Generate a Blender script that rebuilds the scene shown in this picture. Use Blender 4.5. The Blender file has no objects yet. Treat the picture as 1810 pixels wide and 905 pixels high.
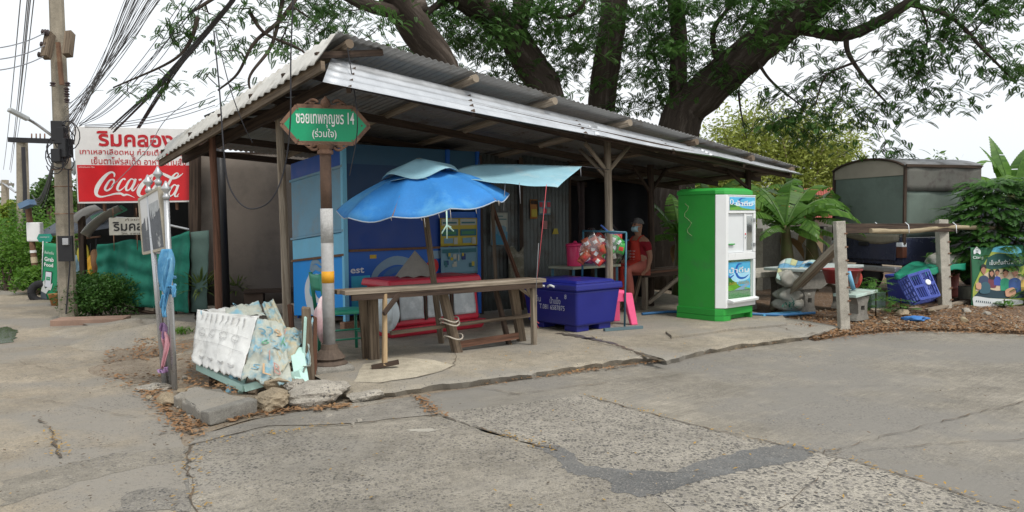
import bpy, bmesh, math, random
import numpy as np
from mathutils import Vector, Matrix
R = math.radians
SC = bpy.context.scene
COL = SC.collection

# ---------------------------------------------------------------- camera, sky, sun, exposure
FPX, CZ, PITCH, ROLL = 1367.0, 1.5, R(2.7), R(0.55)
cd = bpy.data.cameras.new('camera'); cam = bpy.data.objects.new('camera', cd); COL.objects.link(cam)
cd.sensor_width = 36.0; cd.lens = 36.0 * FPX / 1810.0; cd.clip_start = 0.05; cd.clip_end = 2000
FW = np.array([0, math.cos(PITCH), -math.sin(PITCH)]); RT0 = np.array([1.0, 0, 0]); UP0 = np.cross(RT0, FW)
RT = RT0 * math.cos(ROLL) - UP0 * math.sin(ROLL); UP = UP0 * math.cos(ROLL) + RT0 * math.sin(ROLL)
m3 = Matrix(((RT[0], UP[0], -FW[0]), (RT[1], UP[1], -FW[1]), (RT[2], UP[2], -FW[2])))
cam.matrix_world = Matrix.Translation((0, 0, CZ)) @ m3.to_4x4()
SC.camera = cam

SUN_EL, SUN_AZ = R(58), R(140)          # azimuth from +Y towards +X
w = bpy.data.worlds.new('World'); SC.world = w; w.use_nodes = True
nt = w.node_tree; nt.nodes.clear()
sky = nt.nodes.new('ShaderNodeTexSky'); sky.sky_type = 'NISHITA'; sky.sun_disc = False
sky.sun_elevation = SUN_EL; sky.sun_rotation = SUN_AZ; sky.dust_density = 6.0; sky.air_density = 1.0; sky.ozone_density = 1.0
hs = nt.nodes.new('ShaderNodeHueSaturation'); hs.inputs['Saturation'].default_value = 0.30
# overcast veil: broad bright cloud sheet with soft thinner patches
tc = nt.nodes.new('ShaderNodeTexCoord'); nz = nt.nodes.new('ShaderNodeTexNoise'); nz.inputs['Scale'].default_value = 1.6; nz.inputs['Detail'].default_value = 5
rp = nt.nodes.new('ShaderNodeValToRGB'); rp.color_ramp.elements[0].position = 0.3; rp.color_ramp.elements[0].color = (9.8, 10.6, 11.4, 1)
rp.color_ramp.elements[1].position = 0.7; rp.color_ramp.elements[1].color = (12.8, 12.9, 13.0, 1)
mx = nt.nodes.new('ShaderNodeMix'); mx.data_type = 'RGBA'; mx.inputs[0].default_value = 0.72
bg = nt.nodes.new('ShaderNodeBackground'); bg.inputs[1].default_value = 0.085
wo = nt.nodes.new('ShaderNodeOutputWorld')
nt.links.new(sky.outputs[0], hs.inputs['Color']); nt.links.new(tc.outputs['Generated'], nz.inputs['Vector'])
nt.links.new(nz.outputs['Fac'], rp.inputs[0]); nt.links.new(hs.outputs[0], mx.inputs[6]); nt.links.new(rp.outputs[0], mx.inputs[7])
nt.links.new(mx.outputs[2], bg.inputs[0]); nt.links.new(bg.outputs[0], wo.inputs[0])

sl = bpy.data.lights.new('sun', 'SUN'); sl.energy = 1.7; sl.angle = R(11); sl.color = (1.0, 0.94, 0.86)
so = bpy.data.objects.new('sun', sl); COL.objects.link(so)
sd = Vector((math.sin(SUN_AZ) * math.cos(SUN_EL), math.cos(SUN_AZ) * math.cos(SUN_EL), math.sin(SUN_EL)))
so.rotation_euler = sd.to_track_quat('Z', 'Y').to_euler(); so.location = (10, -10, 30)
vs = SC.view_settings; vs.view_transform = 'Standard'; vs.look = 'None'; vs.exposure = 0.46; vs.gamma = 1.0; vs.use_curve_mapping = False

# ---------------------------------------------------------------- measuring helpers (photo pixel -> place on the ground or at a depth)
def ray(px, py): return FW + RT * ((px - 905) / FPX) + UP * ((452.5 - py) / FPX)
def at(px, py, z=0.0):
    r = ray(px, py); return np.array([0, 0, CZ]) + r * ((z - CZ) / r[2])
def ad(px, py, Y):
    r = ray(px, py); return np.array([0, 0, CZ]) + r * (Y / r[1])
def pxof(p):
    d = np.asarray(p, float) - np.array([0, 0, CZ]); return 905 + FPX * (d @ RT) / (d @ FW)
U = np.array([0.76, 0.65, 0]); V = np.array([-0.65, 0.76, 0]); Z3 = np.array([0, 0, 1.0])
C0 = np.array([-2.16, 10.0, 0])
def W(s, t, z=0.0): return C0 + U * s + V * t + Z3 * z        # stall frame: s along the street front, t to the back
RZ_U = math.atan2(U[1], U[0])

# ---------------------------------------------------------------- materials
MATS = {}
def mat(name, base, rough=0.75, var=0.25, scale=6.0, bump=0.15, metal=0.0, tint=None, tint_amt=0.0, tint_scale=3.0, spec=0.3, coords='Object', stretch=None, fine=60.0, trans=0.0):
    """base colour broken up by two noises, with an optional second colour in patches (dirt, rust, wear)"""
    if name in MATS: return MATS[name]
    m = bpy.data.materials.new(name); m.use_nodes = True; n = m.node_tree; L = n.links
    b = n.nodes['Principled BSDF']
    b.inputs['Metallic'].default_value = metal; b.inputs['Specular IOR Level'].default_value = spec
    t = n.nodes.new('ShaderNodeTexCoord'); vec = t.outputs[coords]
    if stretch:
        mp = n.nodes.new('ShaderNodeMapping'); mp.inputs['Scale'].default_value = stretch; L.new(vec, mp.inputs[0]); vec = mp.outputs[0]
    n1 = n.nodes.new('ShaderNodeTexNoise'); n1.inputs['Scale'].default_value = scale; n1.inputs['Detail'].default_value = 6; n1.inputs['Roughness'].default_value = 0.65
    n2 = n.nodes.new('ShaderNodeTexNoise'); n2.inputs['Scale'].default_value = fine; n2.inputs['Detail'].default_value = 3
    L.new(vec, n1.inputs['Vector']); L.new(vec, n2.inputs['Vector'])
    ad_ = n.nodes.new('ShaderNodeMath'); ad_.operation = 'MULTIPLY_ADD'; ad_.inputs[1].default_value = 0.35
    L.new(n2.outputs['Fac'], ad_.inputs[0]); L.new(n1.outputs['Fac'], ad_.inputs[2])
    mr = n.nodes.new('ShaderNodeMapRange'); mr.inputs[1].default_value = 0.35; mr.inputs[2].default_value = 1.0
    mr.inputs[3].default_value = 1 - var; mr.inputs[4].default_value = 1 + var; L.new(ad_.outputs[0], mr.inputs[0])
    vm = n.nodes.new('ShaderNodeVectorMath'); vm.operation = 'SCALE'; vm.inputs[0].default_value = base[:3]
    L.new(mr.outputs[0], vm.inputs['Scale']); col = vm.outputs[0]
    if tint is not None:
        n3 = n.nodes.new('ShaderNodeTexNoise'); n3.inputs['Scale'].default_value = tint_scale; n3.inputs['Detail'].default_value = 7; n3.inputs['Roughness'].default_value = 0.7
        L.new(vec, n3.inputs['Vector'])
        m3_ = n.nodes.new('ShaderNodeMapRange'); m3_.inputs[1].default_value = 0.62 - 0.35 * tint_amt; m3_.inputs[2].default_value = 0.72 - 0.2 * tint_amt; L.new(n3.outputs['Fac'], m3_.inputs[0])
        mm = n.nodes.new('ShaderNodeMix'); mm.data_type = 'RGBA'; L.new(m3_.outputs[0], mm.inputs[0]); L.new(col, mm.inputs[6]); mm.inputs[7].default_value = (*tint[:3], 1); col = mm.outputs[2]
    L.new(col, b.inputs['Base Color'])
    mr2 = n.nodes.new('ShaderNodeMapRange'); mr2.inputs[1].default_value = 0.3; mr2.inputs[2].default_value = 0.7; mr2.inputs[3].default_value = max(0.05, rough - 0.12); mr2.inputs[4].default_value = min(1, rough + 0.12)
    L.new(n1.outputs['Fac'], mr2.inputs[0]); L.new(mr2.outputs[0], b.inputs['Roughness'])
    if bump > 0:
        bp = n.nodes.new('ShaderNodeBump'); bp.inputs['Strength'].default_value = bump; bp.inputs['Distance'].default_value = 0.01
        L.new(ad_.outputs[0], bp.inputs['Height']); L.new(bp.outputs[0], b.inputs['Normal'])
    if trans > 0:
        b.inputs['Transmission Weight'].default_value = trans
    MATS[name] = m; return m

def wood(name, base, dark, rough=0.85):
    return mat(name, base, rough, 0.4, 1.0, 0.35, tint=dark, tint_amt=0.5, tint_scale=0.8, coords='UV', stretch=(1.6, 38, 1), fine=5.0, spec=0.15)

def leafmat(name, c1, c2, trans=0.35, rough=0.5):
    if name in MATS: return MATS[name]
    m = bpy.data.materials.new(name); m.use_nodes = True; n = m.node_tree; L = n.links
    b = n.nodes['Principled BSDF']; out = n.nodes['Material Output']
    g = n.nodes.new('ShaderNodeNewGeometry'); t = n.nodes.new('ShaderNodeTexCoord')
    nz = n.nodes.new('ShaderNodeTexNoise'); nz.inputs['Scale'].default_value = 0.9; nz.inputs['Detail'].default_value = 3
    L.new(t.outputs['Object'], nz.inputs['Vector'])
    a = n.nodes.new('ShaderNodeMath'); a.operation = 'MULTIPLY_ADD'; a.inputs[1].default_value = 0.45; L.new(g.outputs['Random Per Island'], a.inputs[0])
    s = n.nodes.new('ShaderNodeMapRange'); s.inputs[1].default_value = 0.3; s.inputs[2].default_value = 0.7; s.inputs[3].default_value = 0; s.inputs[4].default_value = 0.6
    L.new(nz.outputs['Fac'], s.inputs[0]); L.new(s.outputs[0], a.inputs[2])
    mm = n.nodes.new('ShaderNodeMix'); mm.data_type = 'RGBA'; L.new(a.outputs[0], mm.inputs[0]); mm.inputs[6].default_value = (*c1, 1); mm.inputs[7].default_value = (*c2, 1)
    L.new(mm.outputs[2], b.inputs['Base Color']); b.inputs['Roughness'].default_value = rough; b.inputs['Specular IOR Level'].default_value = 0.35
    tr = n.nodes.new('ShaderNodeBsdfTranslucent'); L.new(mm.outputs[2], tr.inputs[0])
    ms = n.nodes.new('ShaderNodeMixShader'); ms.inputs[0].default_value = trans; L.new(b.outputs[0], ms.inputs[1]); L.new(tr.outputs[0], ms.inputs[2]); L.new(ms.outputs[0], out.inputs[0])
    MATS[name] = m; return m

def concrete(name, base, agg=0.0, agg_scale=60.0, stain=(0.1, 0.095, 0.085), stain_amt=0.3, lines=0.0, line_dir=0.0, agg_dark=(0.06, 0.06, 0.062), patch=None, patch_amt=0.35, agg_soft=0.0):
    """worn concrete: cloudy tone, sand grain, exposed dark aggregate (voronoi), broom lines, dirt"""
    if name in MATS: return MATS[name]
    m = bpy.data.materials.new(name); m.use_nodes = True; n = m.node_tree; L = n.links
    b = n.nodes['Principled BSDF']; b.inputs['Roughness'].default_value = 0.9; b.inputs['Specular IOR Level'].default_value = 0.2
    t = n.nodes.new('ShaderNodeTexCoord'); vec = t.outputs['Object']
    def noise(s, d=5, r=0.6, v=None):
        q = n.nodes.new('ShaderNodeTexNoise'); q.inputs['Scale'].default_value = s; q.inputs['Detail'].default_value = d; q.inputs['Roughness'].default_value = r; L.new(v or vec, q.inputs['Vector']); return q.outputs['Fac']
    def rng(x, a, c, lo, hi):
        q = n.nodes.new('ShaderNodeMapRange'); q.inputs[1].default_value = a; q.inputs[2].default_value = c; q.inputs[3].default_value = lo; q.inputs[4].default_value = hi; L.new(x, q.inputs[0]); return q.outputs[0]
    def mul(x, y):
        q = n.nodes.new('ShaderNodeMath'); q.operation = 'MULTIPLY'; L.new(x, q.inputs[0]); L.new(y, q.inputs[1]); return q.outputs[0]
    def mixc(f, a, c):
        q = n.nodes.new('ShaderNodeMix'); q.data_type = 'RGBA'; L.new(f, q.inputs[0])
        for s_, x in ((6, a), (7, c)):
            if isinstance(x, tuple): q.inputs[s_].default_value = (*x[:3], 1)
            else: L.new(x, q.inputs[s_])
        return q.outputs[2]
    cloud = rng(noise(0.9, 8, 0.7), 0.32, 0.68, 0.66, 1.26); grain = rng(noise(120, 3), 0.3, 0.7, 0.74, 1.26); mid = rng(noise(9, 6, 0.75), 0.3, 0.7, 0.8, 1.2)
    f = mul(mul(cloud, grain), mid)
    if lines > 0:
        mp = n.nodes.new('ShaderNodeMapping'); mp.inputs['Rotation'].default_value = (0, 0, line_dir); L.new(vec, mp.inputs[0])
        mp2 = n.nodes.new('ShaderNodeMapping'); mp2.inputs['Scale'].default_value = (0.8, 16, 1); L.new(mp.outputs[0], mp2.inputs[0])
        f = mul(f, rng(noise(2.2, 4, 0.7, mp2.outputs[0]), 0.35, 0.65, 1 - lines, 1 + lines))
    vm = n.nodes.new('ShaderNodeVectorMath'); vm.operation = 'SCALE'; vm.inputs[0].default_value = base; L.new(f, vm.inputs['Scale']); col = vm.outputs[0]
    if patch is not None:
        col = mixc(rng(noise(0.55, 5, 0.62), 0.6 - 0.3 * patch_amt, 0.72 - 0.3 * patch_amt, 0, 0.85), col, patch)
    col = mixc(rng(noise(1.7, 9, 0.78), 0.66 - 0.2 * stain_amt, 0.86 - 0.2 * stain_amt, 0, 0.75), col, stain)
    hgt = f
    if agg > 0:
        vo = n.nodes.new('ShaderNodeTexVoronoi'); vo.inputs['Scale'].default_value = agg_scale; L.new(vec, vo.inputs['Vector'])
        sep = n.nodes.new('ShaderNodeSeparateColor'); L.new(vo.outputs['Color'], sep.inputs[0])
        pick = rng(sep.outputs[0], 1 - agg - 0.02, 1 - agg + 0.02, 0, 1)
        core = rng(vo.outputs['Distance'], 0.42, 0.58, 1, 0)
        k = mul(pick, core)
        vo2 = n.nodes.new('ShaderNodeTexVoronoi'); vo2.inputs['Scale'].default_value = agg_scale * 2.1; L.new(vec, vo2.inputs['Vector']); sp2 = n.nodes.new('ShaderNodeSeparateColor'); L.new(vo2.outputs['Color'], sp2.inputs[0])
        k2 = mul(rng(sp2.outputs[0], 1 - agg * .8 - .02, 1 - agg * .8 + .02, 0, .8), rng(vo2.outputs['Distance'], 0.42, 0.58, 1, 0)); mxk = n.nodes.new('ShaderNodeMath'); mxk.operation = 'MAXIMUM'; L.new(k, mxk.inputs[0]); L.new(k2, mxk.inputs[1]); k = mxk.outputs[0]
        cl = rng(noise(5.5, 5, 0.7), 0.3, 0.6, 0.5, 1.0); k = mul(k, cl)
        if agg_soft > 0: k = mul(k, rng(noise(1.3, 6, 0.7), 0.5 - 0.25 * agg_soft, 0.75 - 0.25 * agg_soft, 0, 1))
        dk = mixc(rng(sep.outputs[1], 0.3, 1.0, 0, 0.75), agg_dark, (0.36, 0.33, 0.29))
        col = mixc(k, col, dk)
    L.new(col, b.inputs['Base Color'])
    bp = n.nodes.new('ShaderNodeBump'); bp.inputs['Strength'].default_value = 0.5; bp.inputs['Distance'].default_value = 0.012; L.new(hgt, bp.inputs['Height']); L.new(bp.outputs[0], b.inputs['Normal'])
    MATS[name] = m; return m

def plain(name, base, rough=0.6, metal=0.0, spec=0.4, var=0.1, bump=0.03, scale=4):
    return mat(name, base, rough, var, scale, bump, metal, spec=spec)

# ---------------------------------------------------------------- mesh builder
def nrm(v):
    v = np.asarray(v, float); l = np.linalg.norm(v); return v / l if l > 1e-12 else v
def frame_of(d, up=None):
    d = nrm(d); up = Z3 if up is None else np.asarray(up, float)
    if abs(np.dot(d, nrm(up))) > 0.98: up = np.array([0, 1.0, 0])
    x = nrm(np.cross(d, up)); y = np.cross(x, d); return x, y, d

class MB:
    def __init__(s): s.v = []; s.f = []; s.uv = []
    def add(s, vs, fs, uvs=None):
        o = len(s.v); s.v.extend([tuple(map(float, p)) for p in vs])
        for k, f in enumerate(fs):
            s.f.append(tuple(i + o for i in f)); s.uv.append(uvs[k] if uvs else [(vs[i][0], vs[i][1]) for i in f])
        return s
    def beam(s, a, b, w_, h_, up=None, tw=1.0, jit=0.0):
        """a square timber from a to b, w across, h along up"""
        a = np.asarray(a, float); b = np.asarray(b, float); x, y, d = frame_of(b - a, up); L_ = np.linalg.norm(b - a)
        vs = []
        for p, k in ((a, 1.0), (b, tw)):
            for sx, sy in ((-1, -1), (1, -1), (1, 1), (-1, 1)):
                vs.append(p + x * sx * w_ / 2 * k + y * sy * h_ / 2 * k + (np.array([random.uniform(-jit, jit) for _ in range(3)]) if jit else 0))
        u0 = random.uniform(0, 40); v0 = random.uniform(0, 9)
        per = [0, w_, w_ + h_, 2 * w_ + h_, 2 * (w_ + h_)]
        fs, uv = [], []
        for k in range(4):
            k2 = (k + 1) % 4; fs.append((k, k2, 4 + k2, 4 + k))
            uv.append([(u0, v0 + per[k]), (u0, v0 + per[k + 1]), (u0 + L_, v0 + per[k + 1]), (u0 + L_, v0 + per[k])])
        fs += [(3, 2, 1, 0), (4, 5, 6, 7)]; uv += [[(u0, v0), (u0 + .02, v0), (u0 + .02, v0 + h_), (u0, v0 + h_)]] * 2
        return s.add(vs, fs, uv)
    def box(s, c, size, rz=0.0):
        cx, cy, cz = c; a, b, h = size[0] / 2, size[1] / 2, size[2] / 2; co, si = math.cos(rz), math.sin(rz)
        vs = [(cx + x * co - y * si, cy + x * si + y * co, cz + z) for z in (-h, h) for x, y in ((-a, -b), (a, -b), (a, b), (-a, b))]
        return s.add(vs, [(3, 2, 1, 0), (4, 5, 6, 7), (0, 1, 5, 4), (1, 2, 6, 5), (2, 3, 7, 6), (3, 0, 4, 7)])
    def hexa(s, lo, hi):
        """two quads (each 4 points) joined"""
        return s.add(list(lo) + list(hi), [(3, 2, 1, 0), (4, 5, 6, 7), (0, 1, 5, 4), (1, 2, 6, 5), (2, 3, 7, 6), (3, 0, 4, 7)])
    def tube(s, pts, r, n=8, cap=True, wob=0.0):
        pts = [np.asarray(p, float) for p in pts]; N = len(pts); rs = [r] * N if np.isscalar(r) else list(r)
        o = len(s.v); ref = None; u = random.uniform(0, 30)
        vs = []; us = []
        for i, p in enumerate(pts):
            d = pts[min(i + 1, N - 1)] - pts[max(i - 1, 0)]
            if ref is None: x, y, _ = frame_of(d)
            else:
                dn = nrm(d); x = nrm(ref - dn * np.dot(ref, dn)); y = np.cross(x, dn)
            ref = x
            if i: u += np.linalg.norm(p - pts[i - 1])
            us.append(u)
            for k in range(n):
                a = 2 * math.pi * k / n; q = rs[i] * (1 + (random.uniform(-wob, wob) if wob else 0)); vs.append(p + (x * math.cos(a) + y * math.sin(a)) * q)
        fs, uv = [], []
        for i in range(N - 1):
            for k in range(n):
                k2 = (k + 1) % n; fs.append((i * n + k, (i + 1) * n + k, (i + 1) * n + k2, i * n + k2))
                c = 2 * math.pi * rs[i] / n; uv.append([(us[i], k * c), (us[i + 1], k * c), (us[i + 1], (k + 1) * c), (us[i], (k + 1) * c)])
        if cap:
            fs += [tuple(range(n)), tuple((N - 1) * n + k for k in range(n - 1, -1, -1))]; uv += [[(0, 0)] * n, [(0, 0)] * n]
        return s.add(vs, fs, uv)
    def lathe(s, c, prof, n=20, axis=None):
        c = np.asarray(c, float); d = Z3 if axis is None else nrm(axis); x, y, d = frame_of(d)
        vs = []
        for r, h in prof:
            for k in range(n):
                a = 2 * math.pi * k / n; vs.append(c + d * h + (x * math.cos(a) + y * math.sin(a)) * r)
        fs = []
        for i in range(len(prof) - 1):
            for k in range(n):
                k2 = (k + 1) % n; fs.append((i * n + k, i * n + k2, (i + 1) * n + k2, (i + 1) * n + k))
        fs += [tuple(range(n - 1, -1, -1)), tuple((len(prof) - 1) * n + k for k in range(n))]
        return s.add(vs, fs)
    def prism(s, poly, depth):
        """closed polygon of 3D points, extruded by the vector depth"""
        n = len(poly); d = np.asarray(depth, float); p = [np.asarray(q, float) for q in poly]
        vs = p + [q + d for q in p]
        return s.add(vs, [tuple(range(n - 1, -1, -1)), tuple(range(n, 2 * n))] + [(k, (k + 1) % n, n + (k + 1) % n, n + k) for k in range(n)])
    def poly(s, pts): return s.add(pts, [tuple(range(len(pts)))])
    def grid(s, fn, nu, nv, thick=None):
        """sheet fn(u, v) -> point, u, v in 0..1"""
        vs = [np.asarray(fn(i / nu, j / nv), float) for j in range(nv + 1) for i in range(nu + 1)]
        fs, uv = [], []
        for j in range(nv):
            for i in range(nu):
                a = j * (nu + 1) + i; fs.append((a, a + 1, a + nu + 2, a + nu + 1))
                uv.append([(i / nu, j / nv), ((i + 1) / nu, j / nv), ((i + 1) / nu, (j + 1) / nv), (i / nu, (j + 1) / nv)])
        return s.add(vs, fs, uv)
    def build(s, name, material=None, parent=None, world=True, smooth=False, bevel=0.0, solid=0.0, sub=0, segs=2, autos=None):
        me = bpy.data.meshes.new(name)
        v = np.array(s.v, float).reshape(-1, 3)
        if parent is not None and world:
            mi = np.array(MWORLD(parent).inverted()); v = v @ mi[:3, :3].T + mi[:3, 3]
        me.from_pydata([tuple(p) for p in v], [], s.f)
        uvl = me.uv_layers.new(name='UVMap'); flat = [c for f in s.uv for q in f for c in q]
        if len(flat) == 2 * len(me.loops): uvl.data.foreach_set('uv', flat)
        if smooth: me.polygons.foreach_set('use_smooth', [len(f) <= 4 for f in s.f])
        if material is not None: me.materials.append(material)
        o = bpy.data.objects.new(name, me); COL.objects.link(o)
        if parent is not None: o.parent = parent
        if solid: q = o.modifiers.new('solid', 'SOLIDIFY'); q.thickness = solid; q.offset = 0
        if bevel: q = o.modifiers.new('bev', 'BEVEL'); q.width = bevel; q.segments = segs; q.limit_method = 'ANGLE'; q.angle_limit = R(40)
        if sub: q = o.modifiers.new('sub', 'SUBSURF'); q.levels = sub; q.render_levels = sub
        return o

def MWORLD(o):
    m = Matrix.Translation(o.location) @ o.rotation_euler.to_matrix().to_4x4() if True else None
    return MWORLD(o.parent) @ m if o.parent is not None else m

def tag(o, label, cat, group=None):
    o['label'] = label; o['category'] = cat
    if group: o['group'] = group
    return o
def thing(name, label, cat, loc=(0, 0, 0), rz=0.0, group=None):
    o = bpy.data.objects.new(name, None); COL.objects.link(o); o.location = tuple(map(float, loc)); o.rotation_euler = (0, 0, rz); o.empty_display_size = 0.1
    return tag(o, label, cat, group)
def struct(o, kind='structure'): o['kind'] = kind; return o
def copy_tree(o, parent=None):
    c = o.copy(); COL.objects.link(c)
    if parent is not None: c.parent = parent
    for ch in [x for x in SC.objects if x.parent == o]: copy_tree(ch, c)
    return c

def text_mesh(body, name, material, origin, xd, yd, w_=None, h_=None, parent=None, thick=0.002, off=0.0, bold=0.0, slant=0.0):
    """lettering fitted into a box w x h centred at origin on the plane xd, yd"""
    c = bpy.data.curves.new('txt', 'FONT'); c.body = body; c.size = 1.0; c.align_x = 'CENTER'; c.resolution_u = 3; c.offset = bold; c.shear = slant
    o = bpy.data.objects.new('txt', c); COL.objects.link(o); bpy.context.view_layer.update()
    dg = bpy.context.evaluated_depsgraph_get(); me0 = bpy.data.meshes.new_from_object(o.evaluated_get(dg))
    vs = np.array([v.co[:] for v in me0.vertices]).reshape(-1, 3); fs = [tuple(p.vertices) for p in me0.polygons]
    bpy.data.objects.remove(o); bpy.data.curves.remove(c); bpy.data.meshes.remove(me0)
    lo, hi = vs.min(0), vs.max(0); ctr = (lo + hi) / 2; ext = hi - lo
    sx = w_ / ext[0] if w_ else None; sy = h_ / ext[1] if h_ else None
    sx = sx or sy; sy = sy or sx
    xd, yd = nrm(xd), nrm(yd); nn = nrm(np.cross(xd, yd)); origin = np.asarray(origin, float)
    b = MB(); p = [origin + xd * (q[0] - ctr[0]) * sx + yd * (q[1] - ctr[1]) * sy + nn * (off + thick) for q in vs]
    b.add(p, fs); return b.build(name, material, parent)

def catmull(P, n=6):
    P = [np.asarray(p, float) for p in P]; out = []
    Q = [2 * P[0] - P[1]] + P + [2 * P[-1] - P[-2]]
    for i in range(1, len(Q) - 2):
        for k in range(n):
            t = k / n; a, b, c, d = Q[i - 1], Q[i], Q[i + 1], Q[i + 2]
            out.append(0.5 * ((2 * b) + (c - a) * t + (2 * a - 5 * b + 4 * c - d) * t * t + (3 * b - a - 3 * c + d) * t ** 3))
    out.append(P[-1]); return out
def stroke(b, pts, to3, off=0.0):
    """a brush stroke: points (x, y, width) through a smooth curve, mapped to the plane by to3(x, y, off)"""
    P = catmull(pts, 6); l, r = [], []
    for i, p in enumerate(P):
        d = nrm((P[min(i + 1, len(P) - 1)] - P[max(i - 1, 0)])[:2]); n_ = np.array([-d[1], d[0]]); h = max(p[2], 1e-4) / 2
        l.append(to3(*(p[:2] + n_ * h), off)); r.append(to3(*(p[:2] - n_ * h), off))
    N = len(P); return b.add(l + r, [(i, N + i, N + i + 1, i + 1) for i in range(N - 1)])
def blob(b, pts, to3, off=0.0, smooth=True):
    q = [np.asarray(p, float) for p in pts]
    if smooth: q = catmull(q + [q[0]], 5)[:-1]
    return b.add([to3(p[0], p[1], off) for p in q], [tuple(range(len(q)))])
def rod(name, material, pts, r, parent=None, n=8, wob=0.0, smooth=True): return MB().tube(pts, r, n, wob=wob).build(name, material, parent, smooth=smooth)

# ---------------------------------------------------------------- palette
M_road = concrete('road_concrete', (0.258, 0.235, 0.193), agg=0.55, agg_scale=54, agg_soft=0.8, agg_dark=(.065, .063, .06), lines=0.10, line_dir=R(-38), stain=(0.13, 0.125, 0.11), stain_amt=0.4, patch=(0.27, 0.252, 0.217), patch_amt=0.35)
M_agg = concrete('exposed_aggregate', (0.33, 0.304, 0.255), agg=0.75, agg_scale=42, agg_dark=(.05, .05, .05), stain=(0.14, 0.135, 0.125), stain_amt=0.3)
M_agg2 = concrete('fine_aggregate', (0.295, 0.272, 0.228), agg=0.7, agg_scale=50, agg_dark=(.058, .057, .055), stain=(0.14, 0.135, 0.12), stain_amt=0.3)
M_road2 = concrete('smooth_road', (0.242, 0.221, 0.182), agg=0.42, agg_scale=70, agg_dark=(.09, .087, .082), agg_soft=.4, lines=0.14, line_dir=R(-42), stain=(0.15, 0.142, 0.125), stain_amt=0.35, patch=(0.2, 0.19, 0.17), patch_amt=0.5)
M_lane = concrete('side_lane_concrete', (0.295, 0.254, 0.192), agg=0.2, agg_scale=70, agg_soft=0.5, lines=0.05, line_dir=R(50), stain=(0.17, 0.155, 0.125), stain_amt=0.42, patch=(0.235, 0.22, 0.192), patch_amt=0.5)
M_slab = concrete('slab_concrete', (0.305, 0.27, 0.21), stain=(0.17, 0.155, 0.125), stain_amt=0.35, patch=(0.25, 0.235, 0.205), patch_amt=0.5, agg=0.08, agg_scale=80)
M_slabpale = concrete('pale_screed', (0.40, 0.36, 0.28), stain=(0.24, 0.21, 0.16), stain_amt=0.25)
M_bitumen = concrete('bitumen', (0.135, 0.136, 0.132), agg=0.35, agg_scale=90, agg_dark=(0.08, 0.08, 0.08), stain=(0.19, 0.182, 0.165), stain_amt=0.6, patch=(0.165, 0.16, 0.148), patch_amt=.5)
M_dirt = concrete('dirt', (0.235, 0.195, 0.145), agg=0.3, agg_scale=50, agg_dark=(0.1, 0.06, 0.035), stain=(0.12, 0.085, 0.055), stain_amt=0.55)
M_leafbed = concrete('leaf_bed', (0.17, 0.11, 0.07), agg=0.5, agg_scale=36, agg_dark=(0.07, 0.035, 0.018), stain=(0.08, 0.055, 0.035), stain_amt=0.5)
M_crack = mat('crack_dirt', (0.09, 0.072, 0.054), 0.95, 0.4, 20, 0.3, tint=(0.19, 0.13, 0.075), tint_amt=0.35, tint_scale=6)
M_rock = concrete('rock', (0.33, 0.305, 0.26), agg=0.3, agg_scale=45, agg_soft=0.5, stain=(0.2, 0.165, 0.11), stain_amt=0.45)
M_rockbrown = concrete('brown_rock', (0.3, 0.245, 0.17), stain=(0.16, 0.12, 0.08), stain_amt=0.5)
M_post = concrete('post_concrete', (0.40, 0.375, 0.32), stain=(0.22, 0.2, 0.165), stain_amt=0.35)
M_pole = concrete('pole_concrete', (0.31, 0.275, 0.215), stain=(0.17, 0.15, 0.115), stain_amt=0.35)
M_greycon = concrete('cast_grey', (0.22, 0.21, 0.185), stain=(0.1, 0.095, 0.08), stain_amt=0.5)
M_wood = wood('weathered_timber', (0.185, 0.145, 0.105), (0.075, 0.055, 0.04))
M_woodlt = wood('grey_plank', (0.30, 0.255, 0.20), (0.14, 0.11, 0.08))
M_wooddk = wood('dark_timber', (0.075, 0.053, 0.04), (0.03, 0.022, 0.018))
M_woodred = wood('red_brown_pole', (0.16, 0.082, 0.055), (0.07, 0.04, 0.028))
M_woodnew = wood('pale_timber', (0.37, 0.27, 0.155), (0.2, 0.13, 0.075))
M_bamboo = wood('bamboo_pole', (0.36, 0.30, 0.2), (0.2, 0.16, 0.1))
M_galv = mat('galvanised', (0.50, 0.51, 0.52), 0.42, 0.2, 5, 0.08, metal=0.75, tint=(0.24, 0.235, 0.225), tint_amt=0.2, tint_scale=2.5)
M_roof = mat('roof_sheet', (0.30, 0.30, 0.295), 0.5, 0.25, 4, 0.1, metal=0.35, tint=(0.16, 0.13, 0.1), tint_amt=0.25, tint_scale=2)
M_skirt = mat('new_zinc_sheet', (0.50, 0.52, 0.54), 0.42, 0.16, 3, 0.05, metal=0.6, tint=(0.42, 0.43, 0.44), tint_amt=0.2, tint_scale=2)
M_whitesheet = mat('pale_sheet', (0.56, 0.55, 0.51), 0.55, 0.15, 4, 0.06, metal=0.15, tint=(0.34, 0.31, 0.26), tint_amt=0.22, tint_scale=3)
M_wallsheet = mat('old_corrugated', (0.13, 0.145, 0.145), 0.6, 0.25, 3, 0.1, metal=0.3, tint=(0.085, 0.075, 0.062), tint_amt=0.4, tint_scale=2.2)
M_rust = mat('rusty_steel', (0.17, 0.095, 0.06), 0.85, 0.35, 9, 0.3, tint=(0.28, 0.2, 0.13), tint_amt=0.25)
M_black = plain('black_steel', (0.018, 0.018, 0.02), 0.5)
M_cable = plain('cable_black', (0.025, 0.025, 0.03), 0.6)
M_cablegrey = plain('cable_grey', (0.22, 0.225, 0.24), 0.6)
M_white = plain('white_paint', (0.78, 0.78, 0.77), 0.4)
M_red = plain('red_print', (0.62, 0.015, 0.022), 0.4)
M_green = plain('sign_green', (0.005, 0.30, 0.135), 0.4, var=0.12)
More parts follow.
